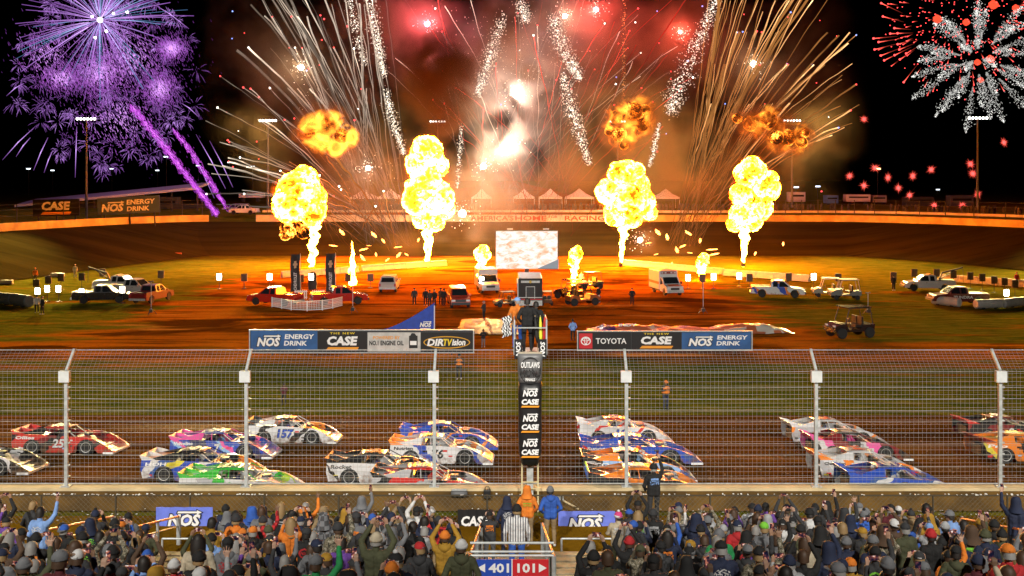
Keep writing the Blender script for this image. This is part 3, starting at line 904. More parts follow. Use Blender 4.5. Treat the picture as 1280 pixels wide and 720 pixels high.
XR, XF = -1.38, 1.32          # axles
def arc(cx, cz, r, a0, a1, n=9):
    return [(cx + r * math.cos(math.radians(a0 + (a1 - a0) * i / n)), cz + r * math.sin(math.radians(a0 + (a1 - a0) * i / n))) for i in range(n + 1)]
side_poly = ([(-2.32, 0.24), (-2.42, 0.62), (-2.40, 1.02), (-1.4, 1.03), (-0.2, 0.98), (0.62, 0.93), (0.95, 0.93), (1.30, 0.90), (1.68, 0.80), (2.05, 0.62), (2.45, 0.38), (2.62, 0.22), (2.60, 0.10), (1.95, 0.12)]
             + arc(XF, 0.36, 0.45, -10, 195) + [(0.80, 0.13), (-0.85, 0.13)] + arc(XR, 0.34, 0.44, -10, 192))
def car_meshes():
    M = {}
    for s, nm in ((-1, 'R'), (1, 'L')):
        b = MB(); y = s * 0.97
        vv = [(x, y, z) for x, z in side_poly] + [(x, y - s * 0.03, z) for x, z in side_poly]
        # side panels lean in a little at the top
        vv = [(x, y_ - s * 0.06 * max(0, z - .5), z) for x, y_, z in vv]
        n = len(side_poly)
        b.add(vv, [tuple(range(n)), tuple(range(n, 2 * n))] + [(i, (i + 1) % n, n + (i + 1) % n, n + i) for i in range(n)])
        M['side' + nm] = b.mesh('side_panel', WHITE_PRINT)
    def sheet(x0, x1, nx, ys, zf, th=.025, mi=0):
        b = MB(); ny = len(ys); vv = []
        for i in range(nx + 1):
            x = x0 + (x1 - x0) * i / nx
            for y in ys: vv.append((x, y, zf(x, y)))
        top = len(vv); vv += [(x, y, z - th) for x, y, z in vv[:]]
        ff = []
        for i in range(nx):
            for j in range(ny - 1):
                a = i * ny + j
                ff += [(a, a + 1, a + ny + 1, a + ny), (top + a, top + a + ny, top + a + ny + 1, top + a + 1)]
        for i in range(nx):
            for j in (0, ny - 1):
                a = i * ny + j; ff.append((a, a + ny, top + a + ny, top + a))
        for j in range(ny - 1):
            for i in (0, nx):
                a = i * ny + j; ff.append((a, a + 1, top + a + 1, top + a))
        b.add(vv, ff); return b
    prof = lambda x: np.interp(x, [.62, .95, 1.3, 1.7, 2.1, 2.45, 2.64], [.86, .80, .72, .60, .45, .29, .17])
    def hood(x, y):
        t = abs(y)
        fend = np.interp(x, [.62, .95, 1.3, 1.7, 2.05, 2.45, 2.64], [.93, .925, .90, .79, .61, .37, .20])
        k = max(0, min(1, (t - .5) / .33)); k = k * k * (3 - 2 * k)
        bump = .10 * math.exp(-((x - .95) / .25) ** 2 - (y / .28) ** 2)
        return prof(x) * (1 - k) + fend * k + bump
    M['hood'] = sheet(.62, 2.12, 9, [-.945, -.83, -.7, -.55, -.4, -.15, .15, .4, .55, .7, .83, .945], hood).mesh('hood', WHITE_PRINT, True)
    M['nose'] = sheet(2.121, 2.68, 4, [-.965, -.83, -.6, -.3, 0, .3, .6, .83, .965], lambda x, y: hood(x, y) - .05 * (abs(y) < .4) * (x - 2.1), .05).mesh('nose', WHITE_PRINT, True)
    M['deck'] = sheet(-2.38, -.72, 3, [-.935, -.5, 0, .5, .935], lambda x, y: 1.015 - .02 * (x + 2.38) + .02 * (abs(y) < .6)).mesh('rear_deck', WHITE_PRINT)
    b = MB(); b.box((2.66, 0, .12), (.10, 1.95, .09)); b.box((2.45, .985, .13), (.5, .035, .1)); b.box((2.45, -.985, .13), (.5, .035, .1)); M['lip'] = b.mesh('nose_lip', WHITE_PRINT)
    M['roof'] = sheet(-1.02, .18, 5, [-.62, -.4, 0, .4, .62], lambda x, y: 1.36 - .05 * (x - -.3) ** 2 - .06 * (y / .62) ** 2 - .02 * x, .03).mesh('roof', WHITE_PRINT, True)
    for s, nm in ((-1, 'R'), (1, 'L')):
        b = MB()
        o1 = [(-1.02, s * .62, 1.31), (-.80, s * .66, 1.29), (-.86, s * .86, 1.015), (-2.20, s * .88, 1.035)]
        i1 = [(x, y - s * .02, z) for x, y, z in o1]
        b.add(o1 + i1, [(0, 1, 2, 3), (7, 6, 5, 4), (0, 4, 5, 1), (1, 5, 6, 2), (2, 6, 7, 3), (3, 7, 4, 0)])
        M['sail' + nm] = b.mesh('sail_panel', WHITE_PRINT)
        b = MB(); b.tube([(.16, s * .60, 1.31), (.80, s * .80, .93)], .022, 5); M['pill' + nm] = b.mesh('front_pillar', WHITE_PRINT)
        b = MB(); b.tube([(-.42, s * .64, 1.32), (-.38, s * .84, .99)], .022, 5); M['mid' + nm] = b.mesh('middle_pillar', WHITE_PRINT)
    b = MB()
    rot = Matrix.Rotation(math.radians(-28), 3, 'Y')
    b.box((-2.44, 0, 1.13), (.02, 1.82, .24), 0, rot)
    M['blade'] = b.mesh('spoiler_blade', WHITE_PRINT)
    b = MB(); b.prism([(-2.52, 1.25), (-2.36, 1.02), (-1.75, 1.03), (-2.1, 1.16)], 'y', -.012, .012); M['plate'] = b.mesh('spoiler_plate', WHITE_PRINT)
    b = MB()
    b.box((-.05, 0, .30), (1.5, 1.75, .30)); b.box((-1.7, 0, .55), (1.2, 1.0, .5)); b.box((1.15, 0, .40), (.9, .95, .45))
    b.box((.55, 0, .78), (.12, 1.7, .2))
    M['tub'] = b.mesh('chassis_tub', DARK_STEEL)
    b = MB()
    for s in (-1, 1):
        b.tube([(-.85, s * .55, .3), (-.72, s * .55, 1.27), (.05, s * .52, 1.27), (.62, s * .6, .85), (.7, s * .6, .3)], .028, 5)
        b.tube([(-.8, s * .62, .62), (.6, s * .68, .60)], .026, 5)
    b.tube([(-.72, -.55, 1.26), (-.72, .55, 1.26)], .028, 5); b.tube([(.05, -.52, 1.26), (.05, .52, 1.26)], .028, 5)
    M['cage'] = b.mesh('roll_cage', mat('cage_grey', (.3, .3, .3), .4))
    b = MB(); b.box((-.45, .22, .72), (.14, .5, .75), 0, Matrix.Rotation(.2, 3, 'Y')); b.box((-.2, .22, .45), (.5, .48, .12)); M['seat'] = b.mesh('seat', DARK_STEEL)
    b = MB(); n = 10
    b.lathe([(.02, .18), (.30, .175), (.385, .15), (.405, .10), (.405, -.10), (.385, -.15), (.30, -.175), (.26, -.12), (.02, -.12)], (0, 0, 0), 'y', 20); M['tyre'] = b.mesh('tyre', RUBBER, False)
    b = MB()
    b.lathe([(.02, .05), (.08, .06), (.09, .10), (.20, .09), (.235, .185), (.26, .19), (.262, .1), (.02, .0)], (0, 0, 0), 'y', 20); M['rim'] = b.mesh('rim', mat('rim_grey', (.42, .42, .42), .45, .4))
    b = MB(); b.lathe([(.0, .16), (.09, .14), (.13, .06), (.135, -.04), (.10, -.13), (.05, -.15)], (-.38, .22, 1.12), 'z', 12); M['helmet'] = b.mesh('helmet', WHITE_PRINT, True)
    b = MB(); b.tube([(-.36, .22, .6), (-.38, .22, .9), (-.38, .22, 1.0)], [.17, .19, .07], 8); M['suit'] = b.mesh('driver_torso', mat('race_suit', (.05, .06, .2), .7))
    b = MB(); b.lathe([(.02, .12), (.2, .11), (.21, .02), (.2, 0)], (1.0, 0, .86), 'z', 12); M['air'] = b.mesh('air_cleaner', DARK_STEEL)
    return M
CM = car_meshes()
def setm(o, m):
    if o.material_slots:
        o.material_slots[0].link = 'OBJECT'; o.material_slots[0].material = m
    return o
W_ = (.60, .60, .61); K_ = (.012, .012, .013); R_ = (.55, .025, .02); O_ = (.80, .22, .02); B_ = (.02, .07, .42); P_ = (.75, .10, .35); Y_ = (.7, .6, .05)
G_ = (.04, .42, .04); LB = (.25, .45, .75); GY = (.40, .40, .42); DB = (.012, .025, .11); LM = (.45, .7, .04); DR = (.18, .01, .012); NB=(.03,.09,.30)
def stat(name, c): return mat('paint_%s' % name, c, .3, coat=.25)
#       px0, px1,  Y,   side stops, top stops, roof, spoiler, trim, number, numcolour, sponsor, label
CARS = [
 (25, 152, 44.5, [(0, R_), (.62, DR), (.8, K_)], [(0, R_), (.7, DR)], R_, R_, K_, '25', W_, 'Ollies', 'red race car with white number 25 and black roof area'),
 (-92, 48, 40.0, [(0, K_), (.7, DR), (.85, W_)], [(0, K_), (.75, W_)], K_, K_, K_, '6', W_, '', 'black race car cut off by the left edge of the photo'),
 (220, 346, 43.2, [(0, DB), (.25, B_), (.5, LB), (.62, P_), (.75, B_)], [(0, B_), (.6, DB), (.85, P_)], B_, P_, P_, '7', W_, 'Valvoline', 'blue and pink race car with pink window frames and pink spoiler'),
 (312, 424, 47.0, [(0, W_), (.6, K_), (.8, W_)], [(0, O_), (.4, K_), (.75, O_)], K_, K_, W_, '157', B_, '', 'black race car with orange nose and blue number 157'),
 (185, 328, 38.7, [(0, B_), (.35, W_), (.55, NB), (.8, Y_)], [(0, O_), (.3, K_), (.6, O_)], K_, W_, K_, '9', W_, 'HOH', 'blue race car with white spoiler and pale wheels near the wall'),
 (238, 376, 35.5, [(0, W_), (.55, GY), (.8, G_)], [(0, W_), (.3, G_), (.5, LM), (.75, W_)], G_, G_, G_, '2', K_, '', 'white and green race car half hidden by the wall at left'),
 (412, 552, 38.2, [(0, W_), (.93, K_)], [(0, K_), (.55, O_), (.7, K_)], K_, K_, K_, '99', K_, 'Rocket', 'white sided race car with black top in front of the fence post'),
 (490, 617, 42.0, [(0, W_), (.72, W_), (.86, B_)], [(0, W_), (.3, O_), (.6, W_), (.8, O_)], W_, O_, W_, '76', K_, 'Nutrien', 'white race car with orange flashes, blue nose and Nutrien lettering'),
 (502, 622, 45.3, [(0, B_), (.5, O_), (.62, B_)], [(0, B_), (.4, O_), (.7, NB)], B_, B_, B_, '1', W_, '', 'blue race car with orange nose beyond the Nutrien car'),
 (478, 607, 35.5, [(0, R_), (.5, GY), (.75, K_)], [(0, GY), (.35, R_), (.6, K_)], R_, K_, GY, '3', W_, '', 'red and grey race car low against the wall left of the flag stand'),
 (722, 838, 47.0, [(0, W_), (.55, R_), (.68, W_)], [(0, W_), (.5, R_), (.62, GY), (.9, R_)], R_, W_, W_, '10', B_, '', 'white and red race car farthest from the wall right of the flag stand'),
 (725, 873, 42.0, [(0, B_), (.55, NB), (.75, B_), (.88, R_)], [(0, B_), (.45, R_), (.55, W_), (.68, B_)], B_, B_, B_, '18', W_, 'Sunoco', 'blue race car with red flashes on its nose right of the flag stand'),
 (728, 866, 38.6, [(0, LB), (.3, NB), (.5, LM), (.62, GY), (.8, K_)], [(0, K_), (.4, O_), (.6, K_)], K_, K_, O_, '20', W_, 'ECO', 'dark race car with lime and orange sides right of the flag stand'),
 (748, 875, 35.5, [(0, K_), (.5, O_), (.75, K_)], [(0, O_), (.4, K_), (.75, GY)], O_, K_, O_, '4', W_, '', 'orange and black race car low against the wall right of the flag stand'),
 (982, 1102, 46.5, [(0, GY), (.6, W_), (.85, O_)], [(0, W_), (.6, GY), (.9, O_)], W_, W_, W_, '75', R_, '', 'white and grey race car farthest from the wall at right'),
 (1008, 1130, 43.0, [(0, P_), (.25, DR), (.5, K_), (.8, W_)], [(0, K_), (.5, R_), (.65, K_)], K_, P_, DR, '11', W_, '', 'dark race car with pink rear squeezed between two white ones'),
 (1015, 1156, 38.7, [(0, W_), (.45, O_), (.55, W_), (.8, GY)], [(0, W_), (.65, GY)], W_, O_, W_, '14', R_, 'Champion', 'white race car with red number and orange spoiler at right'),
 (1060, 1192, 35.6, [(0, B_), (.7, NB), (.85, W_)], [(0, B_), (.6, R_), (.7, W_), (.82, B_)], B_, B_, B_, '5', W_, '', 'bright blue race car low against the wall at right'),
 (1200, 1318, 47.5, [(0, DR), (.5, K_)], [(0, DR), (.5, K_)], DR, R_, K_, '8', W_, '', 'dark red race car farthest away at the right edge'),
 (1216, 1350, 42.5, [(0, O_), (.4, K_), (.62, Y_), (.75, O_)], [(0, O_), (.6, Y_)], O_, DR, O_, '39', Y_, 'Pro', 'orange race car cut off by the right edge'),
]
def race_car(i, px0, px1, Y, side, top, roof, spo, trim, num, numc, spons, label):
    L = 4.95
    X = ((px0 + px1) / 2 - 640) * Y / F - 0.1
    z = 1.8 * (55 - Y) / 20.5
    t = thing('race_car', (X, Y, z + .005), label, 'race car', group='race cars lined up four wide')
    t.rotation_euler = (math.atan(-1.8 / 20.5), random.uniform(-.008, .012), math.radians(random.uniform(-1.5, 1.0)))
    sc = (px1 - px0) * Y / F / L
    sc = max(.86, min(1.12, sc)); t.scale = (sc * .96, .96, .85)
    ms = livery('livery_side_%d' % i, side, slant=random.choice([1.3, -1.2, .8]), freq=.42, warp=.35, phase=random.random())
    mt = livery('livery_top_%d' % i, top, slant=.6, freq=.5, warp=.55, phase=random.random(), scale=1.8)
    mr, msp, mtr = mat('car_roof_%d' % i, roof, .3, coat=.2, var=.25, vscale=2), mat('car_spoiler_%d' % i, spo, .35), mat('car_trim_%d' % i, trim, .4)
    A = lambda k, m=None: (setm(inst(CM[k], CM[k].name, t), m) if m else inst(CM[k], CM[k].name, t))
    A('sideR', ms); A('sideL', ms); A('hood', mt); A('nose', mt); A('deck', mt); A('lip', random.choice([WHITE_PRINT, WHITE_PRINT, mtr]))
    A('roof', mr); A('sailR', mtr); A('sailL', mtr); A('pillR', mtr); A('pillL', mtr); A('midR', mtr); A('midL', mtr)
    A('tub'); A('cage'); A('seat'); A('suit'); setm(A('helmet'), random.choice([WHITE_PRINT, msp, mr])); A('air')
    bl = A('blade', msp)
    for y in (-.92, 0, .92): setm(inst(CM['plate'], 'spoiler_plate', bl, (0, y, 0)), msp)
    for x in (XR, XF):
        for s in (-1, 1):
            w = bpy.data.objects.new('wheel', None); w.location = (x, s * .775, .40); link(w, t)
            w.rotation_euler = (0, random.uniform(0, 3), 0)
            if s < 0: w.rotation_euler = (0, 0, PI)
            inst(CM['tyre'], 'tyre', w); inst(CM['rim'], 'rim', w)
    nm = mat('num_%d' % i, numc, .5)
    ow = .30 * len(num)
    if numc != K_: text(num, t, (-.15 + (.1 if spons else 0), -.983, .60), ow * 1.08, .50, BLACK_PRINT if numc != W_ else mat('num_shadow', (.05, .02, .02), .5), shear=.15, bold=.05, name='number_outline')
    text(num, t, (-.15 + (.1 if spons else 0), -.990, .60), ow, .44, nm, shear=.15, bold=.03, name='number')
    text(num, t, (-.42, 0, 1.385), .9, .55, nm, rot=(0, 0, -PI / 2), bold=.03, name='roof_number')
    if spons:
        text(spons, t, (-1.75, -.956, .86), .95, .16, BLACK_PRINT if side[0][1] == W_ else WHITE_PRINT, bold=.03, shear=.1, name='sponsor_lettering')
    # small decals along the door and quarter panel
    for k in range(7):
        dx = random.choice([-2.2, -2.0, -1.85, .3, .55, .8, -.7]) + random.uniform(-.06, .06); dz = random.uniform(.3, .5) if dx < -1.9 else random.uniform(.22, .84)
        if XR - .5 < dx < XR + .5 and dz < .9 or XF - .5 < dx < XF + .5: continue
        w, h = random.uniform(.10, .24), random.uniform(.05, .10)
        b = MB(); b.box((dx, -.972 + .06 * max(0, dz - .5) - .004, dz), (w, .012, h), 0, Matrix.Rotation(.06, 3, 'X')); b.build('decal', mat('decal_%d' % random.randint(0, 5), random.choice([W_, R_, Y_, K_, B_, LB]), .5), t)
    return t
for i, c in enumerate(CARS):
    race_car(i, *c)
# ------------------------------------------------------------------ people: bodies grown from capsules and fused into one skin
SK = 2   # slots: 0 top, 1 trousers, 2 skin, 3 shoes, 4 eyes and mouth
def capsule(b, p, q, r0, r1, n=10, rings=4):
    p, q = Vector(p), Vector(q)
    d = q - p; L = d.length
    if L < 1e-6: d = Vector((0, 0, 1)); L = 1e-6
    d.normalize(); u = d.orthogonal().normalized(); w = d.cross(u)
    prof = []
    for i in range(rings + 1):
        t = -PI / 2 + (PI / 2) * i / rings
        prof.append((p + d * (r0 * math.sin(t)), max(r0 * math.cos(t), 1e-4)))
    for i in range(rings + 1):
        t = (PI / 2) * i / rings
        prof.append((q + d * (r1 * math.sin(t)), max(r1 * math.cos(t), 1e-4)))
    vs_ = [c + (u * math.cos(2 * PI * k / n) + w * math.sin(2 * PI * k / n)) * r for c, r in prof for k in range(n)]
    m = len(prof)
    fs_ = [(i * n + k, i * n + (k + 1) % n, (i + 1) * n + (k + 1) % n, (i + 1) * n + k) for i in range(m - 1) for k in range(n)]
    b.add(vs_, fs_ + [tuple(range(n - 1, -1, -1)), tuple(range((m - 1) * n, m * n))])

def hand(caps, wrist, fwd, side, up, curl, open_=False):
    """palm and five fingers; fwd along the forearm, side towards the thumb, up = back of the hand"""
    wrist, fwd, side, up = Vector(wrist), Vector(fwd).normalized(), Vector(side).normalized(), Vector(up).normalized()
    k = wrist + fwd * .085
    for s in (-.027, 0, .027): caps.append((wrist + fwd * .01 + side * s * .7, k + side * s, .017, .015, 2))
    for s, ln in ((.033, .072), (.011, .082), (-.012, .075), (-.034, .058)):
        sp = side * (s * (1.35 if open_ else 1.0))
        a = k + sp * .95
        c1 = a + (fwd * math.cos(curl * .6) - up * math.sin(curl * .6)) * ln * .5 + side * s * (.35 if open_ else 0)
        c2 = c1 + (fwd * math.cos(curl * 1.6) - up * math.sin(curl * 1.6)) * ln * .5 + side * s * (.35 if open_ else 0)
        caps.append((a, c1, .0105, .0098, 2)); caps.append((c1, c2, .0098, .0085, 2))
    t0 = wrist + fwd * .03 + side * .03
    t1 = t0 + side * .035 + fwd * .03 - up * .01
    t2 = t1 + side * .012 + fwd * .035 - up * (.012 + .02 * math.sin(curl))
    caps.append((t0, t1, .0135, .0115, 2)); caps.append((t1, t2, .0115, .0095, 2))

def body_mesh(name, L_el, L_wr, R_el, R_wr, L_hand, R_hand, lean=0.0, head=(0, 0), stance=.12, step=.06, bulk=1.0, tilt=(0, 0)):
    """facing +Y; left is -X ... arms given as elbow and wrist points; returns mesh with five slots"""
    c = []
    hip = Vector((0, 0, .93)); hx = .10
    ch = Vector((0, .02 + lean * .6, 1.33)); nk = Vector((0, lean, 1.47))
    # torso (jacket) from pelvis to shoulders
    for s in (-1, 1):
        c.append((hip + Vector((s * .085, 0, -.02)), Vector((s * .075, lean * .3 - .005, 1.14)), .120 * bulk, .118 * bulk, 0))
        c.append((Vector((s * .075, lean * .3, 1.14)), Vector((s * .085, lean * .7 - .01, 1.34)), .120 * bulk, .125 * bulk, 0))
        c.append((Vector((s * .05, lean * .7 - .01, 1.36)), Vector((s * .175, lean * .8 - .01, 1.405)), .085, .068, 0))
        c.append((Vector((s * .085, lean * .3 + .05, 1.12)), Vector((s * .07, lean * .7 + .05, 1.33)), .10 * bulk, .095 * bulk, 0))
    c.append((Vector((0, lean * .85 - .01, 1.40)), nk + Vector((0, -.005, .02)), .085, .066, 0))
    # neck and head with face
    hd = nk + Vector((head[0] * .03, .02 + tilt[0] * .04, .165))
    yaw = head[1]
    R = Matrix.Rotation(-yaw, 3, 'Z') @ Matrix.Rotation(tilt[0], 3, 'X')
    H = lambda x, y, z: hd + R @ Vector((x, y, z))
    c.append((nk + Vector((0, .0, -.01)), hd + Vector((0, -.01, -.06)), .058, .058, 2))
    c.append((H(0, -.02, .035), H(0, .025, .03), .088, .082, 2))
    c.append((H(0, .02, -.03), H(0, .045, -.07), .068, .045, 2))
    c.append((H(0, .10, .012), H(0, .122, -.022), .011, .015, 2))
    for s in (-1, 1):
        c.append((H(s * .081, .0, .0), H(s * .086, -.008, .03), .014, .018, 2))
        c.append((H(s * .032, .092, .022), H(s * .032, .093, .022), .013, .013, 4))
        c.append((H(s * .05, .092, .048), H(s * .018, .1, .046), .010, .011, 2))
    c.append((H(-.022, .083, -.057), H(.022, .083, -.057), .009, .009, 4))
    # legs
    for s in (-1, 1):
        st = step * s
        knee = Vector((s * (stance * .95), st * .5 + .035, .50)); ank = Vector((s * stance, st - .02, .09))
        c.append((hip + Vector((s * hx, 0, -.03)), knee, .098, .070, 1)); c.append((knee, ank, .070, .050, 1))
        c.append((ank + Vector((0, -.02, -.035)), ank + Vector((s * .02, .15, -.05)), .048, .038, 3))
    # arms
    for s, el, wr, hn in ((-1, L_el, L_wr, L_hand), (1, R_el, R_wr, R_hand)):
        sh = Vector((s * .195, lean * .8 - .01, 1.385)); el, wr = Vector(el), Vector(wr)
        c.append((sh, el, .070, .056, 0)); c.append((el, el + (wr - el) * .93, .056, .041, 0))
        if hn is not None:
            c.append((el + (wr - el) * .9, wr, .026, .024, 2))
            hand(c, wr, *hn)
    b = MB()
    for p, q, r0, r1, m in c: capsule(b, p, q, r0, r1)
    me = b.mesh('raw', WHITE_PRINT)
    o = bpy.data.objects.new('raw', me); col.objects.link(o)
    md = o.modifiers.new('r', 'REMESH'); md.mode = 'VOXEL'; md.voxel_size = .0098; md.use_smooth_shade = True
    sm = o.modifiers.new('s', 'SMOOTH'); sm.iterations = 2; sm.factor = .5
    bpy.context.view_layer.update()
    out = bpy.data.meshes.new_from_object(o.evaluated_get(bpy.context.evaluated_depsgraph_get()))
    bpy.data.objects.remove(o); bpy.data.meshes.remove(me)
    n = len(out.vertices)
    co = np.empty(n * 3); out.vertices.foreach_get('co', co); co = co.reshape(-1, 3)
    best = np.full(n, 9.0); lab = np.zeros(n, int)
    for p, q, r0, r1, m in c:
        p, q = np.array(p), np.array(q); d = q - p; L2 = max(d @ d, 1e-9)
        t = np.clip(((co - p) @ d) / L2, 0, 1)
        dist = np.linalg.norm(co - (p + t[:, None] * d), axis=1) - (r0 + (r1 - r0) * t)
        k = dist < best; best[k] = dist[k]; lab[k] = m
    # clothing folds
    f = np.array([mnoise.fractal(Vector((x * 7, y * 7, z * 11)), 1.0, 2.0, 3) for x, y, z in co])
    nr = np.empty(n * 3); out.vertices.foreach_get('normal', nr); nr = nr.reshape(-1, 3)
    cloth = (lab == 0) | (lab == 1)
    co[cloth] += nr[cloth] * (f[cloth] * .011)[:, None]
    out.vertices.foreach_set('co', co.ravel())
    # hem of the jacket hangs over the hips: jacket colour down to z = .86
    lab[(lab == 1) & (co[:, 2] > .87) & (np.abs(co[:, 0]) < .26)] = 0
    lp = np.empty(len(out.loops), int); out.loops.foreach_get('vertex_index', lp)
    ps = np.empty(len(out.polygons), int); out.polygons.foreach_get('loop_start', ps)
    out.materials.clear()
    for k in range(5): out.materials.append(WHITE_PRINT)
    out.polygons.foreach_set('material_index', lab[lp[ps]].astype(int))
    out.polygons.foreach_set('use_smooth', [True] * len(out.polygons))
    out.name = name; out.update()
    return out, hd, R

UPZ = (0, 0, 1)
dn = lambda s: ((0, .15, -1), (0, 1, .15), (s, 0, 0), .5)          # hanging hand
BODIES = {}
BODIES['down'] = body_mesh('body', (-.27, -.03, 1.12), (-.27, .06, .87), (.27, -.03, 1.12), (.27, .08, .87), dn(-1), dn(1))
BODIES['pocket'] = body_mesh('body', (-.31, -.05, 1.13), (-.20, .13, .96), (.31, -.05, 1.13), (.20, .13, .96), None, None, head=(0, .3), step=.02)
BODIES['phone_two'] = body_mesh('body', (-.26, .20, 1.24), (-.13, .40, 1.50), (.26, .20, 1.24), (.13, .40, 1.50), ((.15, .25, 1), (.8, .4, .1), (-.3, -.8, .3), .9), ((-.15, .25, 1), (-.8, .4, .1), (.3, -.8, .3), .9), lean=.02)
BODIES['phone_high'] = body_mesh('body', (-.29, .16, 1.56), (-.13, .33, 1.80), (.29, .16, 1.56), (.13, .33, 1.80), ((.25, .2, 1), (.8, .4, .1), (-.3, -.8, .3), .9), ((-.25, .2, 1), (-.8, .4, .1), (.3, -.8, .3), .9))
BODIES['phone_right'] = body_mesh('body', (-.28, .0, 1.12), (-.20, .16, .94), (.30, .14, 1.57), (.24, .30, 1.82), None, ((0, .2, 1), (-1, .3, 0), (0, -1, .2), .8), head=(0, -.15))
BODIES['phone_left'] = body_mesh('body', (-.30, .12, 1.55), (-.26, .28, 1.80), (.28, .0, 1.12), (.2, .16, .94), ((0, .2, 1), (1, .3, 0), (0, -1, .2), .8), None, head=(0, .2))
BODIES['wave'] = body_mesh('body', (-.29, -.02, 1.12), (-.2, .14, .93), (.36, .05, 1.60), (.33, .12, 1.88), None, ((0, .1, 1), (-1, 0, 0), (0, -1, .1), .12, True), head=(0, .1))
BODIES['phone_low'] = body_mesh('body', (-.28, .10, 1.16), (-.10, .36, 1.26), (.28, .10, 1.16), (.10, .36, 1.26), ((.2, .7, .7), (.8, 0, .2), (-.3, -.8, .5), .9), ((-.2, .7, .7), (-.8, 0, .2), (.3, -.8, .5), .9), lean=.04, tilt=(-.15, 0))
BODIES['turned'] = body_mesh('body', (-.28, .08, 1.14), (-.10, .22, 1.05), (.28, .08, 1.14), (.10, .24, 1.10), ((.9, .3, .1), (0, .3, 1), (-.2, .9, 0), .6), ((-.9, .3, .1), (0, .3, 1), (.2, .9, 0), .6), head=(0, -.8))
PHONE_AT = {'phone_two': (0, .45, 1.60, 'h'), 'phone_high': (0, .40, 1.90, 'h'), 'phone_right': (.21, .36, 1.95, 'v'), 'phone_left': (-.23, .34, 1.93, 'v'), 'phone_low': (0, .45, 1.36, 'h')}

# ---- headgear, fitted to the head centre (hd); built once per kind
def grid_dome(rx, ry, rz, z0=-.02, n=16, m=7, puff=0.0, seed=0, back=0.0):
    vs_ = []
    for j in range(m + 1):
        t = (PI / 2) * j / m
        for k in range(n):
            a = 2 * PI * k / n
            d = 1 + puff * mnoise.noise(Vector((math.cos(a) * 2 + seed, math.sin(a) * 2, t * 2)))
            y = math.sin(a) * ry * math.cos(t) * d
            vs_.append((math.cos(a) * rx * math.cos(t) * d, y, z0 + rz * math.sin(t) * d - (back if y < 0 else 0) * (1 - j / m) ** 3.5))
    fs_ = [(j * n + k, j * n + (k + 1) % n, (j + 1) * n + (k + 1) % n, (j + 1) * n + k) for j in range(m) for k in range(n)]
    return vs_, fs_ + [tuple(range(m * n, (m + 1) * n))]
HATS = {}
b = MB(); v, f = grid_dome(.106, .122, .115, .025); b.add(v, f, 0)
br = []
for i in range(9):
    a = PI * (.12 + .76 * i / 8)
    br += [(math.cos(a) * .10, .02 + math.sin(a) * .10, .035), (math.cos(a) * .105, .02 + math.sin(a) * .195, .022)]
b.add(br, [(2 * i, 2 * i + 1, 2 * i + 3, 2 * i + 2) for i in range(8)], 1)
b.lathe([(.012, .0), (.010, .008), (.002, .011)], (0, 0, .133), 'z', 8, 1)
b.box((0, -.117, .045), (.07, .008, .02), 1)
HATS['cap'] = b.mesh('cap', [WHITE_PRINT, WHITE_PRINT], True)
b = MB(); v, f = grid_dome(.108, .122, .135, .005, puff=.04); b.add(v, f, 0)
b.lathe([(.108, -.03), (.114, -.03), (.116, .03), (.108, .035)], (0, 0, .01), 'z', 18, 1)
HATS['beanie'] = b.mesh('beanie', [WHITE_PRINT, WHITE_PRINT], True)
b = MB(); b.add([(x, y * 1.0, z) for x, y, z in v], f, 0); b.lathe([(.108, -.03), (.114, -.03), (.116, .03), (.108, .035)], (0, 0, .01), 'z', 18, 1)
pv, pf = grid_dome(.042, .042, .04, .145, 10, 4, .3, 3); b.add(pv, pf, 1); b.add([(x, y, .29 - z) for x, y, z in pv], pf, 1)
HATS['bobble'] = b.mesh('bobble_hat', [WHITE_PRINT, WHITE_PRINT], True)
b = MB(); n = 18; vv = []
for j, (r, z, yo) in enumerate(((.175, -.20, -.03), (.155, -.13, -.03), (.138, -.05, -.02), (.132, .04, -.015), (.115, .11, -.02), (.07, .155, -.035), (.015, .172, -.05))):
    for k in range(n):
        a = 2 * PI * k / n
        vv.append((math.cos(a) * r * (1.05 if j < 2 else .95), math.sin(a) * r + yo, z + (.03 * (math.sin(a) > .5) if j < 5 else 0)))
b.add(vv, [(j * n + k, j * n + (k + 1) % n, (j + 1) * n + (k + 1) % n, (j + 1) * n + k) for j in range(6) for k in range(n) if not (j in (1, 2, 3) and 3 <= k <= 5)] + [tuple(range(6 * n, 7 * n))], 0)
HATS['hood'] = b.mesh('hood', [WHITE_PRINT], True)
b = MB(); v, f = grid_dome(.106, .122, .128, .014, puff=.07, seed=5, back=.085); b.add(v, f, 0)
HATS['hair'] = b.mesh('short_hair', [WHITE_PRINT], True)
b = MB(); v, f = grid_dome(.110, .124, .130, .015, puff=.06, seed=9, back=.10); b.add(v, f, 0)
vv = []
for j in range(7):
    for k in range(9):
        a = PI + PI * k / 8
        r = .122 + .012 * math.sin(j * .6) + .012 * mnoise.noise(Vector((k, j, 2)))
        vv.append((math.cos(a) * r, math.sin(a) * r - .005 - .008 * j, .075 - j * .056))
b.add(vv, [(j * 9 + k, j * 9 + k + 1, (j + 1) * 9 + k + 1, (j + 1) * 9 + k) for j in range(6) for k in range(8)], 0)
HATS['long_hair'] = b.mesh('long_hair', [WHITE_PRINT], True)
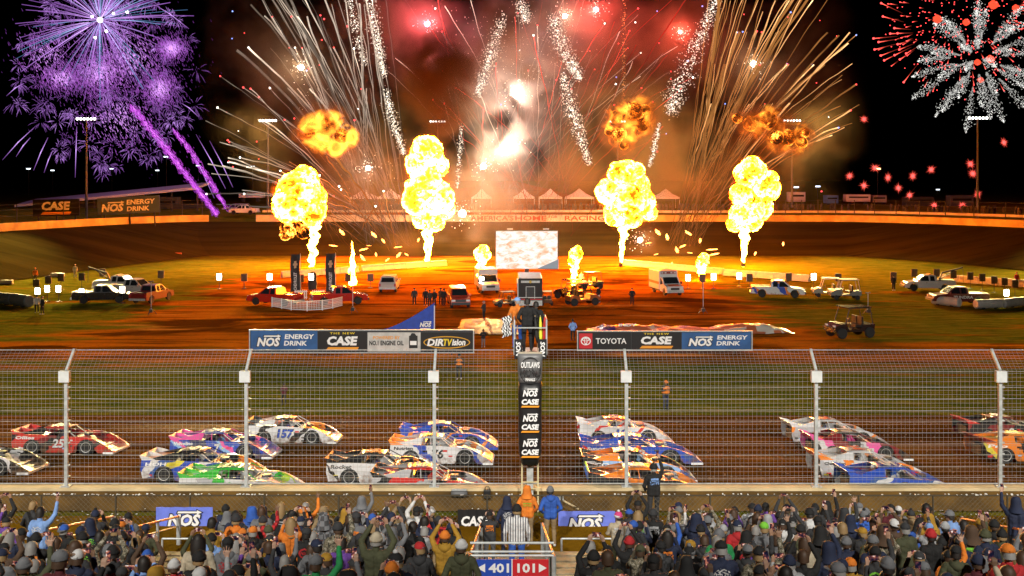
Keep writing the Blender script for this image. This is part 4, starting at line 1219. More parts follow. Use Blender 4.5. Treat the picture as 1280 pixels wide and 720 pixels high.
# hood lying on the back of a sweatshirt
b = MB(); vv = []
for j in range(5):
    for k in range(11):
        a = PI * 1.0 + PI * k / 10
        t = j / 4
        vv.append((math.cos(a) * (.10 + .05 * math.sin(t * PI)), math.sin(a) * (.085 + .055 * math.sin(t * PI)) - .02, 1.50 - t * .17 + .02 * math.cos(a) ** 2))
b.add(vv, [(j * 11 + k, j * 11 + k + 1, (j + 1) * 11 + k + 1, (j + 1) * 11 + k) for j in range(4) for k in range(10)])
HOOD_DOWN = b.mesh('lowered_hood', WHITE_PRINT, True)
# phone
b = MB(); b.box((0, 0, 0), (.078, .009, .155), 0); b.box((0, -.0052, 0), (.070, .002, .145), 1)
b.box((-.02, .006, .05), (.025, .005, .03), 0)
def screen_material():
    m = bpy.data.materials.new('phone_screen'); m.use_nodes = True; nt = m.node_tree
    for n_ in list(nt.nodes): nt.nodes.remove(n_)
    tc = nt.nodes.new('ShaderNodeTexCoord'); nz = nt.nodes.new('ShaderNodeTexNoise'); nz.inputs['Scale'].default_value = 17
    oi = nt.nodes.new('ShaderNodeObjectInfo'); nz.noise_dimensions = '4D'; nt.links.new(tc.outputs['Object'], nz.inputs['Vector']); nt.links.new(node_math(nt, 'MULTIPLY', oi.outputs['Random'], 40.0), nz.inputs['W'])
    r = nt.nodes.new('ShaderNodeValToRGB')
    for p_, c_ in ((.40, (.01, .01, .03, 1)), (.5, (.12, .04, .05, 1)), (.58, (.65, .22, .12, 1)), (.66, (.85, .8, .78, 1))):
        e_ = r.color_ramp.elements.new(p_); e_.color = c_
    nt.links.new(nz.outputs['Fac'], r.inputs['Fac'])
    e = nt.nodes.new('ShaderNodeEmission'); e.inputs['Strength'].default_value = .9
    nt.links.new(r.outputs[0], e.inputs[0])
    o = nt.nodes.new('ShaderNodeOutputMaterial'); nt.links.new(e.outputs[0], o.inputs[0]); m.cycles.emission_sampling = 'NONE'
    return m
PHONE = b.mesh('phone', [mat('phone_case', (.015, .015, .017), .35), screen_material()])

def cloth(name, c, kind='plain'):
    key = 'cloth_' + name
    if key in MATS: return MATS[key]
    if kind == 'plain': return mat(key, c, .85, var=.3, vscale=4, bump=.35, bscale=16)
    m = mat(key, c, .85); nt = m.node_tree; p = nt.nodes['Principled BSDF']
    tc = nt.nodes.new('ShaderNodeTexCoord')
    r = nt.nodes.new('ShaderNodeValToRGB'); r.color_ramp.interpolation = 'CONSTANT'
    if kind == 'camo':
        t = nt.nodes.new('ShaderNodeTexNoise'); t.inputs['Scale'].default_value = 14; t.inputs['Detail'].default_value = 3
        stops = [(0, (.05, .045, .03)), (.44, (.22, .19, .13)), (.52, (.09, .08, .05)), (.58, (.36, .33, .26))]
        nt.links.new(tc.outputs['Object'], t.inputs['Vector']); out = t.outputs['Fac']
    elif kind == 'plaid':
        t = nt.nodes.new('ShaderNodeTexChecker'); t.inputs['Scale'].default_value = 9
        nt.links.new(tc.outputs['Object'], t.inputs['Vector']); out = t.outputs['Fac']
        stops = [(0, c), (.5, tuple(x * .35 for x in c))]
    else:
        t = nt.nodes.new('ShaderNodeTexWave'); t.inputs['Scale'].default_value = 5.5; t.wave_type = 'BANDS'; t.bands_direction = 'X'
        nt.links.new(tc.outputs['Object'], t.inputs['Vector']); out = t.outputs['Fac']
        stops = [(0, c), (.72, (.03, .03, .06))]
    e = r.color_ramp.elements
    while len(e) < len(stops): e.new(.5)
    for el, (po, cc) in zip(e, stops): el.position = po; el.color = tuple(cc) + (1,)
    nt.links.new(out, r.inputs['Fac']); nt.links.new(r.outputs[0], p.inputs['Base Color'])
    return m
C_ = {  # everyday colour words
 'black': (.012, .012, .013), 'charcoal': (.035, .036, .04), 'grey': (.17, .175, .19), 'light grey': (.40, .41, .43), 'navy': (.014, .022, .06), 'blue': (.03, .11, .48),
 'light blue': (.22, .38, .75), 'red': (.50, .02, .025), 'maroon': (.11, .012, .02), 'orange': (.80, .22, .02), 'green': (.02, .30, .09), 'lime': (.22, .65, .05),
 'olive': (.07, .075, .035), 'brown': (.09, .05, .028), 'tan': (.30, .21, .11), 'mustard': (.42, .23, .02), 'white': (.68, .68, .68), 'purple': (.16, .06, .36), 'pink': (.65, .06, .22), 'cream': (.55, .47, .34)}
SKINS = [mat('skin_a', (.38, .22, .145), .55), mat('skin_b', (.45, .27, .19), .55), mat('skin_c', (.30, .165, .10), .55), mat('skin_d', (.15, .08, .045), .55)]
HAIRS = [mat('hair_dark', (.015, .011, .009), .6), mat('hair_brown', (.06, .03, .015), .6), mat('hair_fair', (.28, .18, .08), .6), mat('hair_grey', (.25, .24, .23), .6)]
EYE = mat('eye_dark', (.02, .015, .015), .3)
SHOE = [mat('shoe_black', (.015, .015, .015), .6), mat('shoe_white', (.5, .5, .48), .6)]
PRINTS = {}
def back_print(pose, design):
    key = (pose, design)
    if key in PRINTS: return PRINTS[key]
    me = BODIES[pose][0]
    bm = bmesh.new(); bm.from_mesh(me); bv_ = BVHTree.FromBMesh(bm); bm.free()
    rs = random.Random(design * 31 + 5)
    n, m = 46, 38; W2, H2 = .145, .12
    pts = {}
    def P(i, j):
        if (i, j) not in pts:
            x = -W2 + 2 * W2 * i / n; z = 1.25 - H2 + 2 * H2 * j / m
            h = bv_.ray_cast(Vector((x, -1, z)), Vector((0, 1, 0)))
            pts[(i, j)] = (h[0] + Vector((0, -.006, 0))) if h[0] is not None else None
        return pts[(i, j)]
    b = MB(); 
    for i in range(n):
        for j in range(m):
            u, v_ = (i + .5) / n * 2 - 1, (j + .5) / m * 2 - 1
            if design == 0: on = .62 < (u * u + v_ * v_) ** .5 < .9 or (abs(v_) < .28 and abs(u) < .55 and mnoise.noise(Vector((u * 6, v_ * 6, 0))) > -.05)
            elif design == 1: on = v_ > .55 and abs(u) < .8 or (abs(v_ + .1) < .5 and mnoise.noise(Vector((u * 4 + 3, v_ * 5, 1))) > .0 and abs(u) < .9)
            elif design == 2: on = mnoise.noise(Vector((u * 5, v_ * 5 + u * 2, 7))) > .05 and (u * u + v_ * v_) < .95
            else: on = (abs(v_ - .3) < .16 or abs(v_ + .25) < .1) and abs(u) < .85 and (i // 2) % 3 != 0
            if not on: continue
            q = [P(i, j), P(i + 1, j), P(i + 1, j + 1), P(i, j + 1)]
            if any(t is None for t in q): continue
            b.add(q, [(0, 1, 2, 3)])
    PRINTS[key] = b.mesh('back_print', WHITE_PRINT, fixn=False)
    return PRINTS[key]

def mname(c): return 'cloth_' + c
def person(loc, pose, top, trousers, hat, hatc, label, rz=0.0, scale=1.0, kind='plain', hat2=None, skin=None, prt=None, prtc='white', group=None, phone=True, hood_down=False, cat='person', phonelabel=None):
    me, hd, R = BODIES[pose]
    o = inst(me, 'person', None, loc, (0, 0, rz), (scale * random.uniform(.97, 1.06), scale, scale))
    tag(o, label, cat, group)
    tm = cloth(top if kind == 'plain' else top + '_' + kind, C_[top], kind)
    ms = [tm, cloth(trousers, C_[trousers]), skin or random.choice(SKINS[:3] + SKINS[:2] + SKINS[3:]), random.choice(SHOE), EYE]
    for sl, m in zip(o.material_slots, ms): sl.link = 'OBJECT'; sl.material = m
    if hat:
        h = inst(HATS[hat], HATS[hat].name.split('.')[0], o, hd + R @ Vector((0, -.006, .004)))
        h.rotation_euler = R.to_euler()
        if hat == 'cap' and random.random() < .12: h.rotation_euler.rotate_axis('Z', PI)
        hs = [HAIRS[hatc]] if hat in ('hair', 'long_hair') else [tm if (hat == 'hood' and hatc is None) else cloth(hatc, C_[hatc]), cloth(hat2 or hatc, C_[hat2 or hatc]) if hatc else None]
        for sl, m in zip(h.material_slots, hs):
            if m: sl.link = 'OBJECT'; sl.material = m
    if hat not in ('hair', 'long_hair', 'hood') and hat:
        h = inst(HATS['hair'], 'short_hair', o, hd + R @ Vector((0, -.010, -.014)), R.to_euler(), (.95, .95, .82)); setm(h, random.choice(HAIRS))
    if hood_down and hat != 'hood':
        setm(inst(HOOD_DOWN, 'lowered_hood', o, (0, hd.y - .02, 0)), tm)
    if prt is not None:
        setm(inst(back_print(pose, prt), 'back_print', o), cloth(prtc, C_[prtc]))
    if phone and pose in PHONE_AT:
        x, y, z, ori = PHONE_AT[pose]
        p = inst(PHONE, 'phone')
        q = Matrix.Rotation(rz, 3, 'Z') @ Vector((x * o.scale[0], y * scale, z * scale))
        p.location = Vector(loc) + q
        p.rotation_euler = (-.15, (PI / 2 if ori == 'h' else random.uniform(-.15, .15)), rz)
        if ori == 'h': p.rotation_euler = (0, PI / 2, rz)
        tag(p, phonelabel or ('phone held up by the ' + label), 'phone', 'phones held up by the crowd')
    return o
# ------------------------------------------------------------------ infield vehicles
def wheel_meshes(r, w, rimc):
    b = MB(); b.lathe([(r * .55, w / 2), (r * .9, w / 2), (r, w * .3), (r, -w * .3), (r * .9, -w / 2), (r * .55, -w / 2)], (0, 0, 0), 'y', 18); ty = b.mesh('tyre', RUBBER)
    b = MB(); b.lathe([(.02, -w * .45), (r * .2, -w * .48), (r * .5, -w * .3), (r * .56, -w * .5), (r * .58, 0), (r * .56, w * .5), (.02, w * .3)], (0, 0, 0), 'y', 18); ri = b.mesh('rim', rimc)
    return ty, ri
M_RIM = mat('alloy_rim', (.45, .45, .46), .35, .6)
TR = wheel_meshes(.40, .27, M_RIM); TU = wheel_meshes(.33, .24, DARK_STEEL); TG = wheel_meshes(.22, .18, mat('white_rim', (.6, .6, .6), .5))
def wheels(t, xs, y, r, me):
    for x in xs:
        for s in (-1, 1):
            w = bpy.data.objects.new('wheel', None); w.location = (x, s * y, r); link(w, t)
            if s > 0: w.rotation_euler = (0, 0, PI)
            inst(me[0], 'tyre', w); inst(me[1], 'rim', w)
M_TAIL = mat('tail_lamp_red', (.4, .01, .01), .3); M_HEAD = mat('head_lamp', (.7, .7, .7), .15)
def glassq(t, name, pts, off):
    b = MB(); n = len(pts); off = Vector(off)
    b.add([Vector(p) + off for p in pts] + [Vector(p) - off * 1.5 for p in pts], [tuple(range(n)), tuple(range(2 * n - 1, n - 1, -1))] + [(i, (i + 1) % n, n + (i + 1) % n, n + i) for i in range(n)])
    return b.build(name, GLASS, t)
def pickup(loc, yaw, paint, label, bed='open', livery_stripes=None, suv=False, cat='pickup truck', z=0, tow=False, side_text=None):
    t = thing('pickup_truck' if not suv else 'suv', loc, label, cat, yaw)
    W2 = .98
    ob = [(-2.85, .45), (-2.88, .95), (-2.80, 1.10)] + ([(-.75, 1.12)] if not suv else [(-2.6, 1.12)]) + [(1.12, 1.12), (1.5, 1.14), (2.55, 1.02), (2.82, .85), (2.86, .5), (2.80, .40)]
    ob += arc(1.80, .42, .50, -5, 185, 8) + arc(-1.72, .42, .50, -5, 185, 8)
    b = MB()
    n = len(ob)
    b.prism(ob, 'y', -W2, W2)
    body = b.build('body', paint, t)
    if not suv:
        # dark open bed: a recessed tray
        b = MB(); b.box((-1.80, 0, 1.126), (1.85, 1.62, .02)); b.build('bed_floor', DARK_STEEL, t)
        for s in (-1, 1):
            b = MB(); b.box((-1.80, s * .88, 1.17), (2.0, .14, .12)); b.build('bed_rail', paint, t)
        b = MB(); b.box((-2.80, 0, 1.17), (.10, 1.62, .12)); b.build('tailgate', paint, t)
    xb = -.80 if not suv else -2.72
    cab = [(xb, 1.10), (xb + .12 + (.2 if suv else 0), 1.80), (xb + .4, 1.88), (.45, 1.88), (.66, 1.82), (1.50, 1.12)]
    b = MB(); m_ = len(cab); vv = []
    for s in (-1, 1):
        for x, zz in cab: vv.append((x, s * (W2 - .02 - .22 * max(0, (zz - 1.12)) / .76), zz))
    b.add(vv, [tuple(range(m_)), tuple(range(m_, 2 * m_))] + [(i, (i + 1) % m_, m_ + (i + 1) % m_, m_ + i) for i in range(m_)])
    b.build('cab', paint, t)
    yw = lambda zz: W2 - .02 - .22 * (zz - 1.12) / .76
    for s in (-1, 1):
        segs = [(xb + .22, -.02), (.08, 1.22)] if not suv else [(-2.35, -1.2), (-1.08, -.05), (.05, 1.22)]
        for x0, x1 in segs:
            xt1 = min(x1, .62); 
            p = [(x0 + .03, s * yw(1.2), 1.2), (x1, s * yw(1.2), 1.2), (xt1 if x1 > .7 else x1, s * yw(1.76), 1.76), (x0 + .10, s * yw(1.76), 1.76)]
            glassq(t, 'side_window', p, (0, s * .012, 0))
        b = MB(); b.box((1.15, s * (W2 + .12), 1.22), (.12, .2, .2)); b.build('mirror', paint, t)
        b = MB(); b.box((2.72, s * .74, .86), (.22, .36, .18)); b.build('headlight', M_HEAD, t)
        b = MB(); b.box((-2.87, s * .86, .92), (.06, .16, .34)); b.build('tail_light', M_TAIL, t)
        b = MB(); b.box((.40, s * (W2 + .005), .99), (.16, .03, .035)); b.build('door_handle', DARK_STEEL, t)
    nrm = Vector((.70, 0, .84)).normalized() * .012
    glassq(t, 'windscreen', [(1.40, -.80, 1.21), (1.40, .80, 1.21), (.74, .70, 1.77), (.74, -.70, 1.77)], nrm)
    glassq(t, 'rear_window', [(xb + .02, -.75, 1.25), (xb + .02, .75, 1.25), (xb + .115 + (.17 if suv else 0), .65, 1.72), (xb + .115 + (.17 if suv else 0), -.65, 1.72)], (-.012, 0, .002))
    b = MB(); b.box((2.90, 0, .55), (.14, 1.9, .24)); b.build('front_bumper', DARK_STEEL, t)
    b = MB(); b.box((-2.95, 0, .55), (.14, 1.8, .2)); b.build('rear_bumper', STEEL, t)
    b = MB(); b.box((2.845, 0, .84), (.05, 1.05, .26)); b.build('grille', DARK_STEEL, t)
    wheels(t, (1.80, -1.72), .86, .40, TR)
    if tow:
        b = MB(); b.box((-1.9, 0, 1.22), (1.9, 1.5, .16)); b.build('deck', DARK_STEEL, t)
        b = MB(); b.tube([(-1.2, 0, 1.25), (-1.6, 0, 2.1), (-3.9, 0, 2.75)], .11, 4); b.tube([(-1.3, 0, 1.3), (-2.9, 0, 2.42)], .07, 4); b.build('tow_boom', DARK_STEEL, t)
        b = MB(); b.tube([(-3.9, 0, 2.75), (-3.95, 0, 1.0)], .025, 4); b.build('tow_cable', DARK_STEEL, t)
        b = MB(); b.box((-.1, 0, 1.93), (.3, 1.1, .1)); b.build('light_bar', mat('amber_lens', (.7, .3, .02), .3), t)
    if side_text:
        text(side_text, t, (-.2, -W2 - .016, .82), 2.0, .30, WHITE_PRINT, bold=.03)
        text(side_text, t, (-.2, W2 + .016, .82), 2.0, .30, WHITE_PRINT, rot=(PI / 2, 0, PI), bold=.03)
    return t
RED = mat('truck_red', (.42, .018, .012), .22, coat=.4); WHT = mat('truck_white', (.62, .62, .62), .3, coat=.3); BLK = mat('truck_black', (.012, .012, .013), .25, coat=.3)
WLIV = livery('truck_livery', [(0, (.6, .6, .6)), (.55, B_), (.7, O_), (.8, (.6, .6, .6))], 1.0, .3, .3)
def V(px, py): return gnd(px, py)
pickup(V(344, 381), math.radians(158), RED, 'red pickup truck parked left of the white picket corral')
pickup(V(424, 380), math.radians(20), RED, 'red pickup truck parked right of the white picket corral')
pickup(V(487, 363), math.radians(92), mat('suv_silver', (.45, .44, .42), .3, coat=.3), 'silver suv seen from behind on the orange clay', suv=True, cat='suv')
pickup(V(972, 371), math.radians(-12), WLIV, 'white pickup truck with coloured stripes right of the ambulance')
pickup(V(1160, 363), math.radians(172), WHT, 'white tow truck with dark boom at right', tow=True, cat='tow truck')
pickup(V(1197, 380), math.radians(178), mat('show_red', (.12, .012, .012), .3, coat=.3), 'dark red truck with white TUNDRA lettering behind white tubes', side_text='TUNDRA')
pickup(V(150, 364), math.radians(-6), WHT, 'white crew cab tow truck with raised boom at left', tow=True, cat='tow truck')
pickup(V(168, 369), math.radians(-14), mat('truck_silver', (.4, .4, .41), .3, coat=.3), 'silver pickup truck in front of the left tow truck')
pickup(V(128, 378), math.radians(12), BLK, 'low black truck among the lit panels at left')
pickup(V(190, 377), math.radians(80), mat('wrecker_red', (.16, .012, .012), .3), 'dark red flat truck seen from behind at left', cat='truck')
pickup(at(305, 268, 198), math.radians(170), WHT, 'white pickup truck beyond the gap in the far wall')
pickup(at(296, 266, 206), math.radians(175), mat('suv_grey', (.3, .3, .3), .3), 'grey suv beyond the gap in the far wall', suv=True, cat='suv')
pickup(at(560, 297, 160) if False else V(573, 382), math.radians(-82), mat('rescue_red', (.5, .05, .02), .3, coat=.3), 'red and white rescue truck facing the stands', suv=True, cat='rescue truck')

def box_van(loc, yaw, label, cat, L=5.6, box_m=WHT, stripe=None, boxlen=3.4):
    t = thing('ambulance' if cat == 'ambulance' else 'van', loc, label, cat, yaw)
    W2 = 1.12
    b = MB(); b.box((-1.1, 0, 1.62), (boxlen, 2 * W2, 2.1)); b.build('box_body', box_m, t, bevel=.06)
    ob = [(.55, .45), (.58, 1.95), (1.0, 2.02), (1.75, 1.25), (2.65, 1.08), (2.75, .5), (2.7, .42)] + arc(1.85, .42, .48, -5, 185, 8)
    b = MB(); b.prism(ob, 'y', -1.0, 1.0); b.build('cab', box_m, t)
    b = MB(); b.box((-1.1, 0, .5), (boxlen, 1.9, .3)); b.build('chassis', DARK_STEEL, t)
    n_ = Vector((.72, 0, .70)).normalized() * .015
    glassq(t, 'windscreen', [(1.70, -.88, 1.32), (1.70, .88, 1.32), (1.06, .82, 1.97), (1.06, -.82, 1.97)], n_)
    for s in (-1, 1):
        glassq(t, 'side_window', [(.75, s * 1.0, 1.3), (1.5, s * 1.0, 1.3), (1.0, s * 1.0, 1.85), (.75, s * 1.0, 1.85)], (0, s * .012, 0))
        b = MB(); b.box((2.70, s * .75, .95), (.14, .35, .2)); b.build('headlight', M_HEAD, t)
        b = MB(); b.box((1.5, s * 1.2, 1.4), (.12, .22, .3)); b.build('mirror', DARK_STEEL, t)
        if stripe: b = MB(); b.box((-1.1, s * (W2 + .006), 1.3), (boxlen - .1, .02, .3)); b.build('side_stripe', stripe, t)
    if stripe:
        b = MB(); b.box((.615, 0, 2.45), (.04, 1.8, .28)); b.build('front_panel', mat('warning_panel', (.3, .05, .04), .3), t)
        for y in (-.75, -.35, .35, .75):
            b = MB(); b.box((.65, y, 2.45), (.06, .22, .14)); b.build('warning_light', mat('lens_white', (.7, .7, .7), .2), t)
        b = MB(); b.box((2.2, 0, 1.19), (.7, 1.3, .03), 0, Matrix.Rotation(.19, 3, 'Y')); b.build('hood_stripe', stripe, t)
    b = MB(); b.box((2.80, 0, .52), (.16, 2.0, .25)); b.build('front_bumper', STEEL, t)
    b = MB(); b.box((2.73, 0, .82), (.06, 1.0, .24)); b.build('grille', DARK_STEEL, t)
    wheels(t, (1.85, -1.6), .86, .40, TR)
    return t
box_van(V(833, 367), math.radians(-78), 'white ambulance with orange stripes facing the stands', 'ambulance', stripe=mat('ambulance_orange', (.7, .12, .03), .4))
box_van(V(609, 364), math.radians(-80), 'white box van beside the video screen', 'van')

# trailer with the black rear door in front of the screen
tr = thing('trailer', V(663, 386), 'black enclosed trailer with silver trimmed rear door below the screen', 'trailer')
b = MB(); b.box((0, 3.6, 1.75), (2.45, 7.0, 2.6)); b.build('box_body', mat('trailer_black', (.02, .02, .022), .3), tr, bevel=.05)
b = MB()
for x in (-.28, .28): b.box((x * 1.55, .08, 1.60), (.06, .06, 1.25))
b.box((0, .079, 2.22), (.93, .06, .06)); b.build('door_frame', STEEL, tr)
b = MB(); b.box((0, .085, 1.55), (.80, .05, 1.2)); b.build('door', mat('door_dark', (.03, .03, .033), .4), tr)
b = MB(); b.box((0, .085, .95), (2.4, .06, .10)); b.build('red_stripe', M_SR, tr)
b = MB(); b.box((0, .085, 1.13), (2.4, .06, .06)); b.build('white_stripe', WHITE_PRINT, tr)
b = MB(); b.box((0, .05, .58), (2.4, .2, .5)); b.build('tail_panel', STEEL, tr)
b = MB(); b.box((0, .08, 2.72), (1.9, .06, .22)); b.build('header_panel', STEEL, tr)
b = MB(); b.lathe([(.0, -.06), (.14, -.05), (.14, .02)], (0, .06, 2.72), 'y', 14); b.build('round_badge', mat('badge_gold', (.6, .4, .05), .4), tr)
b = MB(); b.box((-1.26, .1, 1.7), (.08, .12, 2.7)); b.build('corner_trim', WHITE_PRINT, tr)
wheels(tr, (), 0, 0, TR)
for s in (-1, 1):
    w = bpy.data.objects.new('wheel', None); w.location = (s * 1.0, 3.6, .38); w.rotation_euler = (0, 0, PI / 2 * s); link(w, tr); inst(TR[0], 'tyre', w); inst(TR[1], 'rim', w)

# video screen on its truck
def screen_mat():
    m = bpy.data.materials.new('video_screen'); m.use_nodes = True; nt = m.node_tree
    for n_ in list(nt.nodes): nt.nodes.remove(n_)
    tc = nt.nodes.new('ShaderNodeTexCoord'); mp = nt.nodes.new('ShaderNodeMapping'); mp.inputs['Scale'].default_value = (.5, 1, 1.1); mp.inputs['Rotation'].default_value = (0, .35, 0)
    nt.links.new(tc.outputs['Object'], mp.inputs[0])
    nz = nt.nodes.new('ShaderNodeTexNoise'); nz.inputs['Scale'].default_value = 1.6; nz.inputs['Detail'].default_value = 7; nz.inputs['Roughness'].default_value = .65; nz.inputs['Distortion'].default_value = .6
    nt.links.new(mp.outputs[0], nz.inputs['Vector'])
    r = nt.nodes.new('ShaderNodeValToRGB')
    el = r.color_ramp.elements; el[0].position = .28; el[0].color = (1.0, .34, .16, 1); el[1].position = .72; el[1].color = (1.0, .80, .60, 1)
    for p_, c_ in ((.40, (1.05, .62, .40, 1)), (.50, (1.1, .95, .85, 1)), (.60, (1.2, 1.1, 1.05, 1))):
        e_ = el.new(p_); e_.color = c_
    nt.links.new(nz.outputs['Fac'], r.inputs['Fac'])
    e = nt.nodes.new('ShaderNodeEmission'); e.inputs['Strength'].default_value = 1.05; nt.links.new(r.outputs[0], e.inputs[0])
    o = nt.nodes.new('ShaderNodeOutputMaterial'); nt.links.new(e.outputs[0], o.inputs[0])
    return m
SY = 119.0
sa, sb_ = at(620, 289, SY), at(697, 336, SY)
vs_t = thing('video_screen', ((sa.x + sb_.x) / 2, SY, 0), 'large bright video screen showing pale orange flames in the infield', 'screen')
sw, sh = sb_.x - sa.x, sa.z - sb_.z
b = MB(); b.box((0, .25, (sa.z + sb_.z) / 2), (sw + .12, .4, sh + .12)); b.build('housing', DARK_STEEL, vs_t)
b = MB(); b.box((0, .03, (sa.z + sb_.z) / 2), (sw, .03, sh)); b.build('display', screen_mat(), vs_t)
b = MB(); b.prism([(1.2, sb_.z), (3.8, sb_.z), (3.8, sb_.z + 1.15), (2.9, sb_.z + .75)], 'y', -.005, .01); b.build('dark_picture_corner', emit('screen_grey', (.30, .31, .33), 1.0), vs_t)
b = MB(); b.box((0, .5, sb_.z / 2 + .3), (.5, .4, sb_.z + .6)); b.build('mast', DARK_STEEL, vs_t)
b = MB(); b.box((0, .8, .7), (2.4, 5, .5)); b.build('truck_bed', mat('screen_truck', (.25, .12, .06), .6), vs_t)
for x in (-2.0, 2.3):
    b = MB(); b.box((x, .2, sa.z + .25), (.7, .3, .16)); b.build('top_lamp', STEEL, vs_t)

# UTVs and golf carts
def buggy(loc, yaw, paint, label, cat='utility buggy', golf=False, sc=1.0):
    t = thing('golf_cart' if golf else 'utility_buggy', loc, label, cat, yaw); t.scale = (sc, sc, sc)
    rr = .22 if golf else .33
    b = MB(); b.prism([(-1.3, .4), (-1.35, .85), (-.5, .8), (-.3, .5), (.5, .5), (.65, .95), (1.1, .92), (1.45, .7), (1.5, .4)], 'y', -.62, .62); b.build('body', paint, t)
    for s in (-1, 1):
        b = MB(); b.tube([(.75, s * .6, .9), (.45, s * .58, 1.85), (-1.0, s * .58, 1.88), (-1.2, s * .6, .8)], .035, 6); b.build('roll_bar', DARK_STEEL if not golf else STEEL, t)
    b = MB(); b.box((-.25, 0, 1.9), (1.75, 1.3, .06)); b.build('roof_panel', paint if not golf else mat('cart_roof', (.5, .48, .42), .5), t, bevel=.02)
    for y in (-.3, .3):
        b = MB(); b.box((-.25, y, .75), (.5, .5, .14)); b.box((-.5, y, 1.05), (.12, .48, .55)); b.build('seat', BLACK_PRINT, t)
    b = MB(); b.tube([(.55, .3, .9), (.3, .3, 1.1)], .02, 6); b.lathe([(.13, -.015), (.17, 0), (.13, .015)], (.3, .3, 1.1), 'x', 12); b.build('steering_wheel', DARK_STEEL, t)
    b = MB(); b.tube([(1.5, -.5, .45), (1.62, -.5, .7), (1.62, .5, .7), (1.5, .5, .45)], .03, 6); b.build('bumper', DARK_STEEL, t)
    for s in (-1, 1): b = MB(); b.box((1.44, s * .42, .78), (.08, .2, .1)); b.build('headlight', M_HEAD, t)
    wheels(t, (1.0, -.95), .62, rr, TG if golf else TU)
    return t
OLV = mat('buggy_olive', (.05, .05, .03), .5)
buggy(V(1063, 421), math.radians(195), BLK, 'black four seat buggy with roof on the right infield', sc=1.32)
buggy(V(1035, 371), math.radians(170), mat('cart_tan', (.3, .26, .2), .5), 'left of the two golf carts beside the lamp tripod', 'golf cart', True, 1.1)
buggy(V(1057, 374), math.radians(175), mat('cart_grey', (.16, .16, .15), .5), 'right of the two golf carts beside the lamp tripod', 'golf cart', True, 1.15)
buggy(V(738, 361), math.radians(200), OLV, 'olive buggy with roof right of the small flame', sc=1.05)
buggy(V(712, 373), math.radians(150), BLK, 'black buggy left of the small flame jet', sc=1.1)
buggy(V(727, 381), math.radians(20), mat('buggy_orange', (.3, .08, .02), .4), 'orange topped buggy nearest the small flame jet', sc=1.2)
buggy(V(632, 383), math.radians(200), mat('quad_grey', (.1, .1, .1), .5), 'small dark quad bike left of the black trailer', sc=.8)
buggy(V(683, 381), math.radians(95), mat('quad_rust', (.12, .05, .02), .5), 'small brown quad bike right of the black trailer', sc=.75)

# ------------------------------------------------------------------ light panels on stands
M_LIT = emit('lit_panel_face', (1.0, .93, .80), 22.0, True)
M_PANEL = mat('panel_brown', (.13, .08, .05), .6, var=.3, vscale=3); M_PBACK = mat('panel_back', (.03, .028, .025), .6)
def light_panel(px, py, pb, lit, label, w=7.0, h=9.0):
    p = V(px, pb); s = F / p.y
    zc = CAMZ - (py - HZ) * p.y / F
    t = thing('lamp_panel' if lit else 'board_on_pole', p, label, 'lamp panel' if lit else 'board', group='square panels on poles in the infield')
    W, H = w / s, h / s
    b = MB(); b.box((0, .06, zc), (W, .14, H)); b.build('housing', M_PBACK if lit else M_PANEL, t)
    b = MB(); b.box((0, -.02, zc), (W * .88, .02, H * .9)); b.build('lamp_face' if lit else 'board_face', M_LIT if lit else M_PANEL, t)
    b = MB(); b.tube([(0, .05, 0), (0, .05, zc - H / 2 + .02)], .035, 6); b.build('pole', DARK_STEEL, t)
    b = MB(); b.box((0, .05, .03), (.6, .06, .05)); b.box((0, .05, .035), (.06, .6, .05)); b.build('foot', DARK_STEEL, t)
for px, py, pb, d in ((47, 364, 380, 'leftmost lit lamp panel of the left cluster'), (59, 361, 377, 'second lit lamp panel from the left edge'), (73, 361, 377, 'third lit lamp panel from the left edge'),
                      (102, 365, 379, 'lit lamp panel in front of the black truck at left'), (153, 362, 379, 'lit lamp panel in front of the silver pickup at left'),
                      (274, 346, 361, 'lit lamp panel alone on the clay left of the red trucks'), (337, 346, 358, 'bright lit lamp panel above the left red truck'), (389, 346, 362, 'bright lit lamp panel between the two tall black flags'),
                      (602, 350, 366, 'bright lit lamp panel beside the white van'), (860, 347, 361, 'lit lamp panel just right of the ambulance'), (892, 346, 361, 'second lit lamp panel right of the ambulance'),
                      (1017, 346, 360, 'lit lamp panel left of the golf carts'), (1258, 366, 379, 'lit lamp panel behind the white tubes at right'), (924, 345, 358, 'lit lamp panel above the striped pickup')):
    light_panel(px, py, pb, True, d, 6.5, 8.5)
ordw = ['first', 'second', 'third', 'fourth', 'fifth', 'sixth', 'seventh', 'eighth', 'ninth']
BOARDL = ['brown unlit board on a pole, %s from the left edge' % ordw[i] for i in range(5)] + ['unlit board on a pole left of the left red truck', 'unlit board beside the left tall flag', 'unlit board right of the right tall flag', 'unlit board left of the silver suv',
          'unlit dark board alone right of the left trucks', 'unlit board between the two lit panels by the ambulance', 'unlit board above the striped pickup', 'unlit board left of the lit panel by the golf carts', 'unlit board behind the golf carts'] + ['brown unlit board on a pole, %s of the row at right' % w_ for w_ in ordw]
for k, (px, py, pb) in enumerate(((45, 354, 368), (60, 350, 365), (76, 347, 362), (102, 346, 364), (128, 341, 356), (305, 347, 361), (376, 348, 362), (435, 347, 360), (463, 347, 360), (201, 343, 357), (878, 347, 361), (937, 347, 360), (986, 346, 359), (1048, 347, 362),
                                  (1117, 345, 360), (1143, 341, 357), (1171, 341, 357), (1192, 343, 358), (1213, 345, 361), (1228, 347, 363), (1243, 350, 366), (1256, 352, 369), (1269, 355, 372))):
    light_panel(px, py, pb, False, BOARDL[k], 7.5, 9.5)

